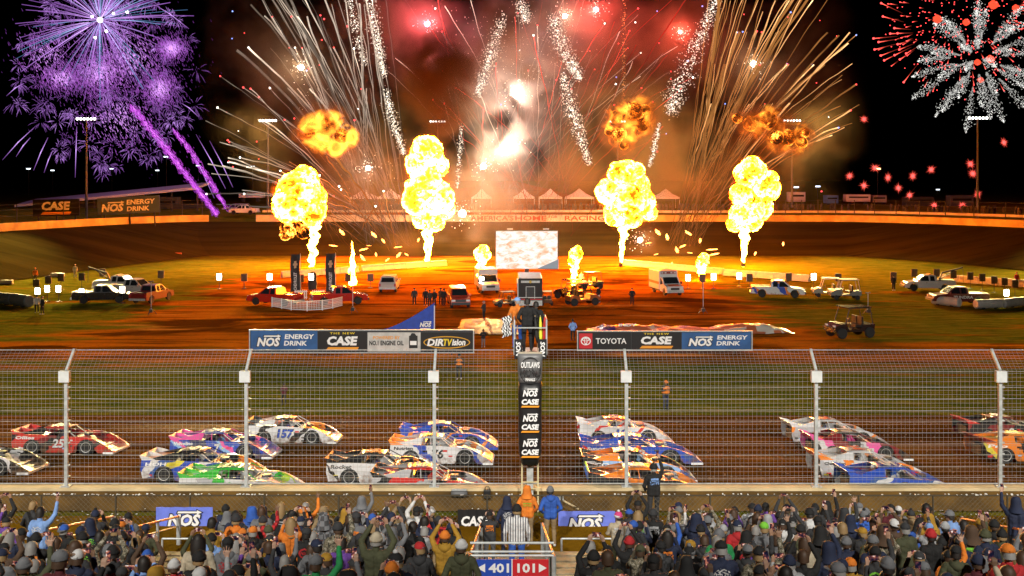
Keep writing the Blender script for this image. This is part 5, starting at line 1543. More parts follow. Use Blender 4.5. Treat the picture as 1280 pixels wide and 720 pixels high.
# lamp tripods standing nearer the stands
def tripod(px, pt, pb, label):
    p = V(px, pb); zt_ = CAMZ - (pt - HZ) * p.y / F
    t = thing('light_stand', p, label, 'light stand')
    b = MB(); b.tube([(0, 0, .3), (0, 0, zt_)], .03, 6); b.build('mast', STEEL, t)
    for k in range(3):
        a = 2 * PI * k / 3 + .4; b = MB(); b.tube([(0, 0, .7), (math.cos(a) * .5, math.sin(a) * .5, 0)], .025, 5); b.build('leg', DARK_STEEL, t)
    b = MB(); b.box((0, 0, zt_), (.5, .12, .1)); b.build('cross_bar', DARK_STEEL, t)
    b = MB(); b.box((0, 0, .35), (.3, .3, .3)); b.build('battery_box', DARK_STEEL, t)
tripod(1085, 366, 393, 'slim light stand left of the black buggy'); tripod(879, 352, 392, 'slim dark stand on the grass below the ambulance'); tripod(189, 352, 393, 'slim dark stand in front of the left trucks'); tripod(441, 345, 391, 'slim dark stand right of the picket corral'); tripod(391, 300, 330, 'thin pipe stand behind the left fireball') if False else None

# ------------------------------------------------------------------ barriers, corral, flags, tarps
def barrier(pts, label, n, m, h=.85):
    a, c = V(*pts[0]), V(*pts[1])
    d = c - a; L = d.length; yaw = math.atan2(d.y, d.x)
    t = thing('long_barrier', a, label, 'barrier', yaw)
    sl = L / n
    b = MB(); b.prism([(-.3, 0), (-.28, .15), (-.12, h * .6), (-.10, h), (.10, h), (.12, h * .6), (.28, .15), (.3, 0)], 'x', .02, sl - .04)
    me = b.mesh('barrier_block', m)
    for k in range(n): inst(me, 'barrier_block', t, (k * sl, 0, 0))
M_BARR = mat('white_barrier', (.74, .70, .62), .6, var=.2, vscale=1)
barrier(((352, 347), (448, 340)), 'white barrier row behind the tall black flags', 4, M_BARR)
barrier(((452, 339), (558, 332)), 'white barrier row below the second fireball', 4, M_BARR)
barrier(((775, 331), (905, 343)), 'white barrier row behind the ambulance', 6, M_BARR)
barrier(((905, 344), (1012, 352)), 'white barrier row below the right fireball', 5, M_BARR)
barrier(((1176, 351), (1300, 360)), 'white barrier row behind the boards at far right', 5, M_BARR)
def pipe(px0, py0, px1, py1, r, m, label):
    a, c = V(px0, py0), V(px1, py1); d = c - a
    t = thing('pipe_barrier', a, label, 'barrier', math.atan2(d.y, d.x))
    L = d.length
    b = MB(); b.lathe([(r * .75, 0), (r, .08), (r, L * .48), (r * .93, L * .5), (r, L * .52), (r, L - .08), (r * .75, L)], (0, 0, r), 'x', 14); b.build('tube', m, t, smooth=False)
    b = MB(); b.box((L * .25, 0, .06), (.3, r * 1.6, .12)); b.box((L * .75, 0, .06), (.3, r * 1.6, .12)); b.build('cradle', DARK_STEEL, t)
M_TUBE = mat('white_tube', (.58, .56, .52), .5, var=.15, vscale=2)
pipe(1166, 380, 1200, 384, .46, M_TUBE, 'white tube barrier in front of the dark red truck')
pipe(1219, 386, 1251, 385, .46, M_TUBE, 'white tube barrier in the middle of the right group')
pipe(1253, 385, 1290, 381, .46, M_TUBE, 'white tube barrier at the right edge')
pipe(-6, 379, 17, 381, .6, mat('grey_tube', (.15, .16, .16), .5), 'grey tube barrier at the left edge')
pipe(18, 381, 37, 384, .6, MATS['grey_tube'], 'grey tube barrier beside the two people at left')
# picket corral
cor = thing('picket_corral', V(384, 389), 'low white lattice corral curving in front of the red trucks', 'fence')
o0 = V(384, 389)
cp = [V(x, y) - o0 for x, y in ((340, 384), (352, 386), (364, 388), (384, 389), (403, 388), (416, 386), (428, 383))]
for i in range(len(cp) - 1):
    a, c = cp[i], cp[i + 1]
    d = c - a; L = d.length; u = d / L
    h_ = 1.05
    b = MB()
    for z in (.12, h_ - .08): b.tube([a + Vector((0, 0, z)), c + Vector((0, 0, z))], .05, 4)
    b.tube([a, a + Vector((0, 0, h_))], .06, 4)
    pn = b.build('panel_frame', WHITE_PRINT, cor)
    b = MB(); n_ = int(L / .16)
    for k in range(n_):
        q = a + u * (L * (k + .5) / n_); b.tube([q + Vector((0, 0, .12)), q + Vector((0, 0, h_ - .1))], .022, 4, caps=False)
    for k in range(4): b.tube([a + Vector((0, .01, .3 + k * .17)), c + Vector((0, .01, .3 + k * .17))], .018, 4, caps=False)
    lt = b.build('lattice', WHITE_PRINT, pn); lt['kind'] = 'stuff'
for px, py in ((376, 374), (398, 374)):
    p = V(px, py)
    t = thing('picket_fence', p, 'short white picket panel behind the corral, %s side' % ('left' if px < 390 else 'right'), 'fence')
    b = MB(); b.box((0, 0, .85), (1.4, .05, .10)); b.box((0, 0, .2), (1.4, .05, .10)); b.build('rail', WHITE_PRINT, t)
    for k in range(7): b = MB(); b.box((-.6 + k * .2, -.03, .5), (.10, .03, 1.0)); b.build('picket', WHITE_PRINT, t)
# tall black banner flags
def tall_flag(px, ptop, pbot, label):
    p = V(px, pbot); s = F / p.y
    H = (pbot - ptop) / s; W = 11.5 / s
    t = thing('banner_flag', p, label, 'flag')
    b = MB(); vv = []
    for j in range(9):
        z = .15 + (H - .15) * j / 8
        for i in range(4): vv.append((-W / 2 + W * i / 3 + .05 * math.sin(j * .9), .05 * math.sin(i * 1.7 + j), z))
    ff = [(j * 4 + i, j * 4 + i + 1, j * 4 + i + 5, j * 4 + i + 4) for j in range(8) for i in range(3)]
    b.add(vv, ff); b.add([(x, y + .03, z) for x, y, z in vv], ff); b.build('cloth', mat('flag_charcoal', (.016, .014, .015), .6), t)
    b = MB(); b.tube([(W / 2 + .06, 0, 0), (W / 2 + .06, 0, H + .1)], .035, 6); b.build('pole', STEEL, t)
    b = MB(); b.box((W / 2, 0, .04), (.7, .7, .07)); b.build('foot', DARK_STEEL, t)
    text('CHEVROLET', t, (.02, -.085, H * .30), H * .46, W * .34, WHITE_PRINT, rot=(PI / 2, -PI / 2, 0), bold=.02)
    poly_plate('bow_tie', [[(-.40, -.14), (-.12, -.14), (-.10, -.26), (.14, -.26), (.12, -.14), (.42, -.14), (.36, .14), (.12, .14), (.10, .26), (-.14, .26), (-.12, .14), (-.46, .14)]], mat('emblem_gold', (.55, .38, .22), .4), t, (.02, -.085, H * .74), rot=(PI / 2, -PI / 2, 0))
tall_flag(369, 318, 366, 'left of the two tall black banner flags between the red trucks')
tall_flag(413, 317, 366, 'right of the two tall black banner flags between the red trucks')
# black arch box between the flags
t = thing('arch_board', V(390, 362), 'dark arched board standing between the two tall flags', 'board')
b = MB(); b.prism([(-.5, 0), (-.5, 1.6)] + arc(0, 1.6, .5, 180, 0, 8)[1:-1] + [(.5, 1.6), (.5, 0)], 'y', .25, .40); b.build('panel', M_PBACK, t)
b = MB(); b.box((0, .5, .05), (.9, .5, .08)); b.build('foot', DARK_STEEL, t)

# blue corner flag with NOS
p = V(543, 416)
t = thing('sail_flag', p, 'blue triangular NOS sail on a white pole behind the left sign board', 'flag')
s = F / p.y
b = MB(); b.tube([(0, 0, 0), (0, 0, 34 / s)], .045, 8); b.build('pole', WHITE_PRINT, t)
n_ = 14; vv = []
for i in range(n_ + 1):
    u = i / n_; x = -64 / s * u
    top = 33 / s * (1 - u) ** 1.35 + .25 + .06; bot = .25 + .03 * math.sin(i)
    yy = .15 * math.sin(u * 4)
    vv += [(x, yy, bot), (x, yy, top)]
b = MB(); ff = [(2 * i, 2 * i + 1, 2 * i + 3, 2 * i + 2) for i in range(n_)]
b.add(vv, ff); b.add([(x, y + .03, z) for x, y, z in vv], ff); b.build('cloth', mat('sail_blue', (.015, .06, .42), .5, var=.2), t)
nos(t, (-11 / s, -.02, 11 / s), 15 / s, 8 / s, y=-.06)
b = MB(); b.box((-11 / s, -.08, 5.5 / s), (13 / s, .01, 1.2 / s)); b.build('underline', WHITE_PRINT, t)

# crumpled fabric: deflated arch at right, shiny sheet at left
def fabric(px0, px1, py, depth, height, mats, label, cat, seed, fn, name='crumpled_fabric'):
    a, c = V(px0, py), V(px1, py)
    L = c.x - a.x
    t = thing(name, a, label, cat)
    nx, ny = 90, 16
    co = []; mi = []
    for j in range(ny + 1):
        for i in range(nx + 1):
            u, v_ = i / nx, j / ny
            nz = mnoise.fractal(Vector((u * L * .55 + seed, v_ * depth * .9, seed)), .8, 2.1, 4)
            rid = abs(mnoise.noise(Vector((u * L * .4 + v_ * 2, v_ * depth * .5 + seed, 1.5))))
            env = (math.sin(PI * v_) ** .6) * min(1, min(u, 1 - u) * 12)
            co.append((u * L + .3 * nz * (1 - env), (v_ - .2) * depth + .4 * nz, max(.02, (fn(u) * height * (.55 + .6 * nz) + .35 * height * (1 - rid)) * env) + .01))
    b = MB()
    fcs, mm = [], []
    for j in range(ny):
        for i in range(nx):
            q = j * (nx + 1) + i
            fcs.append((q, q + 1, q + nx + 2, q + nx + 1)); 
            mm.append(mats[1](i / nx, j / ny))
    b.add(co, fcs); b.m = mm
    b.build('sheet', mats[0], t, smooth=True)
    return t
M_INDIGO = mat('fabric_indigo', (.035, .018, .16), .3); M_FORG = mat('fabric_orange', (.42, .12, .05), .35); M_FBLK = mat('fabric_black', (.015, .015, .02), .4); M_FWHT = mat('fabric_white', (.55, .5, .45), .3)
def patt(u, v):
    n_ = mnoise.noise(Vector((u * 14, v * 3, 4)))
    if u < .13: return 0 if n_ > -.2 else 2
    if v > .62: return 0
    if u > .82: return 3 if n_ > 0 else 1
    return 1 if n_ < .32 else 3
fab = fabric(735, 990, 416, 3.2, .62, ([M_INDIGO, M_FORG, M_FBLK, M_FWHT], patt), 'deflated purple and orange inflatable arch lying behind the right sign board', 'inflatable', 3.3, lambda u: .75 if u < .2 else .6 + .25 * math.sin(u * 9), 'deflated_arch')
text('INDY', fab, (3.4, .25, .62), 1.5, .22, WHITE_PRINT, bold=.03)
fabric(572, 652, 414, 9.0, .35, ([mat('clear_plastic_sheet', (.13, .07, .035), .6, c2=(.02, .008, .004), vscale=1.2)], lambda u, v: 0), 'wrinkled shiny plastic sheet on the clay left of the flag stand', 'plastic sheet', 8.1, lambda u: .9, 'plastic_sheet')

# small white blocks and the far low signs
for k, (px, py, w) in enumerate(((61, 321, 10), (167, 315, 9), (1147, 315, 9), (8, 355, 16), (72, 346, 16))):
    p = V(px, py); s = F / p.y
    t = thing('marker_block', p, ('white marker block on the far grass, number %d from left' % (k + 1)) if k < 0 else ['white marker block left on the far grass', 'white marker block beside the far low sign', 'white marker block on the far right grass', 'white slab at the left edge of the infield', 'white slab behind the boards at left'][k], 'marker')
    b = MB(); b.box((0, 0, .25), (w / s, .5, .5)); b.build('block', M_TUBE, t, bevel=.06)
    b = MB(); b.box((0, 0, .03), (w / s + .1, .6, .06)); b.build('base', DARK_STEEL, t)
p0 = V(172, 322)
t = thing('low_sign_row', p0, 'low row of small sponsor signs on the far left grass', 'sign')
s = F / p0.y
for k, (a, c, m) in enumerate(((0, 18, M_TUBE), (19, 36, mat('sign_dark', (.05, .03, .03), .5)), (37, 55, M_FORG))):
    b = MB(); b.box(((a + c) / 2 / s, 0, .45), ((c - a) / s, .06, .75)); o = b.build('panel', m, t)
    b = MB(); b.box(((a + c) / 2 / s, -.04, .5), ((c - a) / s * .6, .01, .22)); b.build('print', WHITE_PRINT if k else BLACK_PRINT, o)
    b = MB(); b.box(((a + c) / 2 / s, .1, .3), (.08, .08, .6)); b.build('leg', DARK_STEEL, t)

# ------------------------------------------------------------------ people in the infield, on the platform and in the flag stand
def ip(px, pb, pose, top, tr_, hat, hc, label, rz=PI, h=1.0, **k):
    person(V(px, pb), pose, top, tr_, hat, hc, label, rz, h, **k)
ip(46, 391, 'down', 'white', 'black', 'hair', 0, 'person in pale top beside the grey tube at left', .5)
ip(53, 393, 'down', 'black', 'black', 'hair', 0, 'person in black beside the grey tube at left', 2.5)
ip(44, 352, 'down', 'orange', 'charcoal', 'cap', 'orange', 'person in orange vest behind the boards at left', 0)
ip(94, 347, 'down', 'white', 'light grey', 'cap', 'white', 'person in white beside the left tow boom', 0)
ip(790, 381, 'pocket', 'black', 'black', 'hair', 0, 'person in black standing alone on the clay', PI)
ip(518, 381, 'down', 'charcoal', 'black', 'cap', 'black', 'person standing apart left of the silhouetted group', PI)
for k, (px, pb) in enumerate(((532, 382), (537, 384), (543, 383), (551, 381), (555, 382))):
    ip(px, pb, random.choice(['down', 'pocket']), ['black', 'charcoal', 'black', 'brown', 'black'][k], 'black', random.choice(['cap', 'beanie', 'hair']) if k else 'cap', 'black' if not k else 'black', ['leftmost', 'second', 'third', 'fourth', 'rightmost'][k] + ' person of the dark group left of the rescue truck', PI) if False else person(V(px, pb), ['down', 'pocket', 'down', 'pocket', 'down'][k], ['black', 'charcoal', 'black', 'brown', 'black'][k], 'black', 'cap', 'black', ['leftmost', 'second', 'third', 'fourth', 'rightmost'][k] + ' person of the dark group left of the rescue truck', [PI, PI + .5, 2.6, PI, 3.6][k])
ip(748, 378, 'down', 'black', 'black', 'cap', 'black', 'person in black beside the small flame and buggies', 2.2)
ip(727, 357, 'down', 'light blue', 'charcoal', 'hair', 1, 'person in light shirt beside the olive buggy', PI)
ip(1117, 363, 'down', 'black', 'black', 'hair', 0, 'person in black below a board on the right grass', PI)
ip(716, 426, 'pocket', 'light blue', 'black', 'hair', 0, 'person in light blue shirt at the left end of the TOYOTA board', 0)
ip(604, 434, 'phone_low', 'black', 'grey', 'cap', 'black', 'crouched photographer at the right end of the left sign board', PI, .8, phone=False)
ip(605, 400, 'turned', 'charcoal', 'black', 'cap', 'grey', 'person walking on the shiny plastic sheet', 1.0)
ip(1271, 358, 'down', 'red', 'white', 'cap', 'red', 'person in red behind the white barrier at the far right edge', PI)
# photographers on the grass beyond the cars
person(V(574, 474), 'phone_low', 'charcoal', 'black', 'cap', 'black', 'photographer with orange vest left of the flag stand', PI, .95, phone=False)
person(V(355, 506), 'phone_low', 'maroon', 'black', 'hair', 0, 'photographer in maroon above the 157 car', PI, .72, phone=False)
person(V(832, 512), 'phone_low', 'black', 'navy', 'cap', 'orange', 'photographer in black with orange cap right of the flag stand', PI + .3, .95, phone=False)
for px, pb in ((574, 474), (832, 512)):
    p = V(px, pb) + Vector((0, -.02, 0))
    b = MB(); b.lathe([(.215, 1.0), (.235, 1.15), (.235, 1.32), (.15, 1.42)], (0, 0, 0), 'z', 14)
    o = b.build('safety_vest', cloth('orange', C_['orange'])); o.location = p; o.scale = (1.05, .8, .95)
    tag(o, 'orange safety vest worn by the photographer %s of the flag stand' % ('left' if px < 600 else 'right'), 'vest')
# starter and helper in the flag stand
zf = 1.85 + bzf + .035
person((.88 + xc - .08, 33.6 + .42, zf), 'pocket', 'black', 'black', 'hair', 0, 'starter in black jacket standing in the flag stand', .1, 1.02)
person((.88 + xc - .42, 33.6 + .95, zf), 'turned', 'orange', 'blue', 'cap', 'light blue', 'helper in orange and blue at the front of the flag stand', .2, 1.0)
person((.88 + xc + .22, 33.6 + .9, zf), 'down', 'black', 'charcoal', 'hair', 0, 'second official in black at the right of the flag stand', -.2, .92)
# chequered flag held out at the left of the stand
t = thing('chequered_flag', at(640, 417, 34.3), 'black and white chequered flag hanging out left of the flag stand', 'flag')
b = MB(); n_, m_ = 7, 8; vv = []
for j in range(m_ + 1):
    for i in range(n_ + 1):
        vv.append((-.04 - .30 * i / n_ + .04 * math.sin(j * 1.3), .08 * math.sin(i * 1.9 + j * .8), -.05 + .68 * j / m_ - .1 * i / n_))
fcs = [(j * 8 + i, j * 8 + i + 1, j * 8 + i + 9, j * 8 + i + 8) for j in range(m_) for i in range(n_)]
b.add(vv, fcs); b.m = [((i + j) % 2) for j in range(m_) for i in range(n_)]
b.build('cloth', [WHITE_PRINT, BLACK_PRINT], t, smooth=True)
b = MB(); b.tube([(.15, 0, -.25), (-.05, 0, .70)], .015, 6); b.build('stick', MATS['wood_stick'], t)

# ------------------------------------------------------------------ beyond the back straight
# far catch fence posts on the outer wall
ff_ = thing('far_fence', (0, 191, 5), 'thin dark post fence along the top of the far wall', 'fence')
M_FP = mat('fence_dark', (.06, .055, .045), .6, .3)
pm_ = MB(); pm_.box((0, 0, 2.1), (.12, .12, 4.2)); pme = pm_.mesh('post', M_FP)
for X in np.arange(-84, 100, 3.1):
    if -58 < X < -49: continue
    q = wall_pt(float(X), -.6)
    inst(pme, 'post', ff_, (q.x, q.y - 191, 0))
for zz in (2.3, 3.3, 4.1):
    for x0, x1 in ((-86, -58), (-48.5, 100)):
        b = MB(); b.tube([(wall_pt(X, -.6).x, wall_pt(X, -.6).y - 191, zz) for X in np.arange(x0, x1, 3.0)], .025, 4); b.build('cable', M_FP, ff_)
# white rail behind the right side wall
b = MB(); b.tube([(wall_pt(X, -1.5).x, wall_pt(X, -1.5).y, 6.9) for X in np.arange(22, 100, 3.0)], .32, 4)
tag(b.build('rail_board', M_WALLC), 'long pale rail board running behind the far right wall', 'railing')
b = MB(); b.tube([(wall_pt(X, -1.5).x, wall_pt(X, -1.5).y, 7.0) for X in np.arange(-48, 22, 3.0)], .30, 4)
tag(b.build('rail_board', M_WALLC), 'long pale rail board running behind the slogan wall', 'railing')

# masts with lamp heads
M_MAST = mat('mast_steel', (.13, .13, .13), .5, .3)
M_LAMP = emit('floodlight_face', (1.0, .96, .86), 9.0)
pos_words = ['far left', 'left of the left fireball', 'behind the second fireball', 'behind the third fireball', 'behind the right fireball', 'far right']
for (px, py, Y), wd in zip(MASTS, pos_words):
    top = at(px, py, Y)
    t = thing('floodlight_mast', (top.x, Y, 7.0), 'tall floodlight mast with a row of lit lamps, ' + wd, 'light mast', group='floodlight masts')
    h_ = top.z - 7.0
    b = MB(); b.tube([(0, 0, -2), (0, 0, h_)], [.28, .14], 8); b.build('pole', M_MAST, t)
    b = MB(); b.box((0, 0, h_), (3.6, .12, .12)); b.build('cross_arm', M_MAST, t)
    for k in range(6):
        x = -1.6 + k * .64
        b = MB(); b.lathe([(.10, .3), (.24, .1), (.27, 0)], (x, -.15, h_ + .22), 'y', 10); hd_ = b.build('lamp_head', M_MAST, t)
        b = MB(); b.lathe([(.24, -.03), (.22, -.10), (.06, -.14)], (x, -.15, h_ + .20), 'y', 10); b.build('lens', M_LAMP, hd_)
# distant street lamps
for k, (px, py, Y) in enumerate(((36, 211, 380), (66, 213, 420), (140, 211, 400), (197, 213, 430), (208, 196, 330), (248, 207, 380), (287, 203, 390), (51, 257, 210), (995, 234, 300), (1022, 233, 320), (1097, 211, 300), (1172, 237, 420), (316, 208, 420))):
    p = at(px, py, Y)
    t = thing('street_lamp', (p.x, Y, 6.5), 'small distant street lamp on the dark horizon', 'street lamp', group='distant street lamps')
    b = MB(); b.tube([(0, 0, -2), (0, 0, p.z - 6.5)], .12, 6); b.build('pole', M_FP, t)
    b = MB(); b.box((0, -.3, p.z - 6.5), (1.4, .5, .4)); b.build('lamp_head', emit('street_warm', (1.0, .62, .22), 6.0) if px == 1097 else emit('street_cool', (.8, .9, 1.0), 3.0), t)
# marquee tents
M_TENT = mat('tent_white', (.72, .70, .66), .7)
M_DARKCROWD = mat('far_crowd_dark', (.03, .025, .02), .8, c2=(.10, .07, .05), vscale=2)
for k, (px, w) in enumerate(((455, 30), (488, 28), (602, 24), (655, 26), (688, 28), (724, 34), (832, 30))):
    Y = 206.0; s = F / Y; p = at(px, 259, Y)
    t = thing('peaked_tent', (p.x, Y, 7.1), ['white peaked tent farthest left behind the wall', 'second white peaked tent from the left behind the wall', 'small white peaked tent right of the second fireball', 'white peaked tent above the slogan word HOME', 'white peaked tent between two others above the slogan', 'widest white peaked tent above the slogan word RACING', 'white peaked tent right of the third fireball'][k], 'tent', group='tents behind the back straight')
    W = w / s / 2; e = 2.4
    b = MB()
    pk = (0, 0, e + 1.75); cs = [(-W, -W, e), (W, -W, e), (W, W, e), (-W, W, e)]
    md_ = [tuple((Vector(c_) * .5 + Vector(pk) * .5) - Vector((0, 0, .22))) for c_ in cs]
    b.add(cs + md_ + [pk], [(0, 1, 5, 4), (1, 2, 6, 5), (2, 3, 7, 6), (3, 0, 4, 7), (4, 5, 8), (5, 6, 8), (6, 7, 8), (7, 4, 8)])
    for i in range(4):
        a, c = Vector(cs[i]), Vector(cs[(i + 1) % 4]); b.add([a, c, c - Vector((0, 0, .35)), a - Vector((0, 0, .35))], [(0, 1, 2, 3)])
    b.build('canopy', M_TENT, t)
    for c_ in cs: b = MB(); b.tube([(c_[0], c_[1], 0), c_], .06, 6); b.build('leg', STEEL, t)
# spectators standing behind the far wall: a mass at this distance
b = MB(); rs = random.Random(3)
for k in range(420):
    X = rs.uniform(-40, 98) if rs.random() < .7 else rs.uniform(-35, 35)
    q = wall_pt(X, -rs.uniform(4, 13)); h_ = rs.uniform(1.55, 1.85)
    z0 = 6.6
    w = rs.uniform(.2, .27)
    b.tube([(q.x, q.y, z0), (q.x, q.y, z0 + h_ * .5), (q.x, q.y, z0 + h_ * .8), (q.x, q.y, z0 + h_ * .86)], [w * .7, w, w, .09], 6)
    b.tube([(q.x, q.y, z0 + h_ * .86), (q.x, q.y, z0 + h_ * .93), (q.x, q.y, z0 + h_)], [.08, .12, .06], 6)
tag(b.build('far_crowd', M_DARKCROWD), 'dark row of spectators standing behind the far wall', 'crowd', kind='stuff')
# left side: billboards on the outer bank, covered stand behind
def billboard(px0, py0, px1, py1, Y, tilt, label, kind):
    a, c = at(px0, py0, Y), at(px1, py1, Y)
    w, h = c.x - a.x, a.z - c.z
    t = thing('billboard', ((a.x + c.x) / 2, Y, c.z), label, 'billboard')
    t.rotation_euler = (0, tilt, 0)
    b = MB(); b.box((0, .15, h / 2), (w, .2, h)); b.build('panel', M_PBLACK if kind == 'case' else mat('billboard_blue', (.05, .09, .18), .5), t)
    for x in (-w * .4, 0, w * .4): b = MB(); b.box((x, .35, -.5), (.2, .2, h + 1)); b.build('leg', DARK_STEEL, t)
    if kind == 'case': case(t, (0, .04, h * .5), w * .62, h * .85)
    else:
        nos(t, (-w * .26, .04, h * .46), w * .38, h * .66)
        text('ENERGY', t, (w * .20, .03, h * .68), w * .46, h * .30, WHITE_PRINT, bold=.03, shear=.1); text('DRINK', t, (w * .15, .03, h * .28), w * .36, h * .28, WHITE_PRINT, bold=.03, shear=.1)
billboard(41, 249, 99, 270, 172, -.02, 'black CASE billboard beyond the left turn', 'case')
billboard(122, 246, 200, 267, 180, -.05, 'blue grey NOS billboard beyond the left turn', 'nos')
billboard(-14, 252, 14, 270, 170, 0, 'plain pale billboard at the left edge', 'blank') if False else None
cs_ = thing('covered_stand', at(135, 262, 205), 'long low covered stand with white roof edge beyond the left turn', 'building')
pa, pb_ = at(18, 259, 205) - at(135, 262, 205), at(245, 237, 205) - at(135, 262, 205)
b = MB(); b.add([pa, pb_, pb_ + Vector((0, 9, 1)), pa + Vector((0, 9, 1)), pa + Vector((0, 0, .5)), pb_ + Vector((0, 0, .5)), pb_ + Vector((0, 9, 1.5)), pa + Vector((0, 9, 1.5))],
      [(0, 1, 5, 4), (1, 2, 6, 5), (2, 3, 7, 6), (3, 0, 4, 7), (4, 5, 6, 7), (0, 3, 2, 1)]); b.build('roof', mat('roof_white', (.55, .55, .55), .5), cs_)
for k in range(8):
    q = pa.lerp(pb_, k / 7); b = MB(); b.box((q.x, 1, (q.z - 2) / 2), (.25, .25, abs(q.z + 3))); b.build('column', M_FP, cs_)
for k in range(5):
    b = MB(); b.box(((pa.x + pb_.x) / 2, 3 + k, -1.2 + k * .5), (pb_.x - pa.x, .9, .5)); b.build('tier', mat('tier_dark', (.03, .03, .035), .8), cs_)
# trailers and tents beyond the right side
def far_box(px0, py0, px1, py1, Y, m, label, cat='trailer', name='parked_trailer'):
    a, c = at(px0, py0, Y), at(px1, py1, Y); w, h = c.x - a.x, a.z - c.z
    t = thing(name, ((a.x + c.x) / 2, Y, c.z - 1.0), label, cat)
    b = MB(); b.box((0, 0, h / 2 + 1), (w, 2.6, h)); b.build('box_body', m, t, bevel=.1)
    b = MB(); b.box((0, -1.31, h * .62 + 1), (w * .8, .02, h * .2)); b.build('window_band', GLASS, t)
    for x in (-w * .3, w * .3):
        b = MB(); b.lathe([(.2, -.3), (.5, -.28), (.5, .2)], (x, -1.1, .5), 'y', 12); b.build('wheel', RUBBER, t)
far_box(985, 240, 1005, 252, 240, M_TENT, 'small white trailer behind the right fireball')
far_box(1056, 243, 1086, 252, 240, M_TENT, 'long white trailer beyond the far right fence')
far_box(1088, 244, 1106, 253, 242, mat('trailer_grey', (.35, .33, .3), .6), 'grey trailer right of the long white one')
far_box(1031, 244, 1046, 254, 238, mat('trailer_blue', (.08, .2, .5), .5), 'blue lit trailer beyond the far right fence')
far_box(198, 246, 224, 262, 215, mat('trailer_dark', (.06, .06, .07), .5), 'dark trailer right of the NOS billboard', )
far_box(300, 241, 330, 247, 240, M_TENT, 'white trailer far behind the wall gap')
far_box(1130, 246, 1165, 258, 225, mat('trailer_black2', (.03, .03, .032), .5), 'dark trailer beyond the far right fence')
far_box(1185, 244, 1214, 258, 225, MATS['trailer_dark'], 'dark trailer left of the far right mast')
# ------------------------------------------------------------------ the crowd
rs = random.Random(21)
TOPS = ['black'] * 26 + ['charcoal'] * 16 + ['navy'] * 14 + ['grey'] * 9 + ['light grey'] * 3 + ['blue', 'white'] + ['olive'] * 2 + ['brown'] * 2 + ['light grey', 'blue', 'light blue', 'red', 'maroon', 'orange', 'green', 'mustard', 'white', 'tan', 'purple', 'cream']
HATC = ['black'] * 26 + ['charcoal'] * 12 + ['grey'] * 8 + ['navy'] * 9 + ['white'] * 2 + ['red', 'blue', 'orange', 'mustard', 'tan', 'pink', 'light grey', 'light blue', 'olive', 'lime']
PANTS = ['navy', 'charcoal', 'black', 'blue', 'tan', 'olive', 'grey']
POSES = ['down'] * 5 + ['pocket'] * 6 + ['phone_two'] * 5 + ['phone_high'] * 2 + ['phone_right'] * 2 + ['phone_left'] + ['wave'] + ['phone_low'] * 3 + ['turned'] * 3
PW = {'down': 'arms lowered', 'pocket': 'hands pocketed', 'phone_two': 'filming', 'phone_high': 'filming overhead', 'phone_right': 'filming right-handed', 'phone_left': 'filming left-handed', 'wave': 'waving', 'phone_low': 'holding phone low', 'turned': 'head turned'}
HW = {'cap': 'cap', 'beanie': 'beanie', 'bobble': 'bobble hat', 'hood': 'hood up', 'hair': 'short hair', 'long_hair': 'long hair'}
HN = ['dark', 'brown', 'fair', 'grey']
used = {}
def zone(X, k):
    if X < -12.3: z = 'far left'
    elif X < -5.6: z = 'by left banner'
    elif X < -.9: z = 'left of seat sign'
    elif X < 5.2: z = 'right of seat sign'
    elif X < 10.9: z = 'centre right'
    else: z = 'far right'
    return z + ', ' + ('front rows' if k < 3 else 'upper rows' if k < 7 else 'nearest rows')
fixed = []   # (x, y, radius) taken spots
def spectator(X, Y, k, top=None, hat=None, hatc='?', pose=None, kind='plain', prt=None, prtc='white', tr_=None, z=None, scale=None, label=None, hood_down=None, rz=None):
    pose = pose or rs.choice(POSES)
    top = top or rs.choice(TOPS)
    if hat is None:
        hat = rs.choice(['cap'] * 7 + ['beanie'] * 5 + ['bobble', 'hood', 'hood', 'hood', 'hair', 'hair', 'hair', 'hair', 'long_hair', 'long_hair'])
    if hatc == '?':
        hatc = rs.choice([0, 0, 1, 1, 2, 3]) if hat in ('hair', 'long_hair') else (None if hat == 'hood' else rs.choice(HATC))
    if prt is None and kind == 'plain' and rs.random() < .33:
        prt = rs.randint(0, 3); prtc = rs.choice(['white', 'white', 'light grey', 'red', 'light blue', 'lime', 'orange'])
    hw = (HN[hatc] + ' ' + HW[hat]) if hat in ('hair', 'long_hair') else (HW[hat] if hat == 'hood' else hatc + ' ' + HW[hat])
    tw = top + (' ' + kind if kind != 'plain' else '') + (' printed' if prt is not None else '') + ' top'
    lab = label or ('person, %s, %s, %s, %s' % (tw, hw, PW[pose], zone(X, k)))
    used[lab] = used.get(lab, 0) + 1
    zz = floor_z(Y) if z is None else z
    person((X, Y, zz), pose, top, tr_ or rs.choice(PANTS), hat, hatc, lab, rs.uniform(-.3, .3) if rz is None else rz, scale or rs.uniform(.86, 1.0), kind, prt=prt, prtc=prtc,
           hat2=(rs.choice(['black', 'white', 'grey']) if hat in ('cap', 'bobble') and rs.random() < .35 else None), hood_down=(rs.random() < .4 if hood_down is None else hood_down),
           group='spectators in the grandstand', phonelabel='phone of %s, %s, %s' % (tw, hw, zone(X, k)))
    fixed.append((X, Y))
def SP(px, py_head, Y=None):
    """spot of a person whose head top is seen at (px, py_head)"""
    if Y is None: Y = 2200.0 / max(py_head - 544, 60)
    return (px - 640) * Y / F, Y
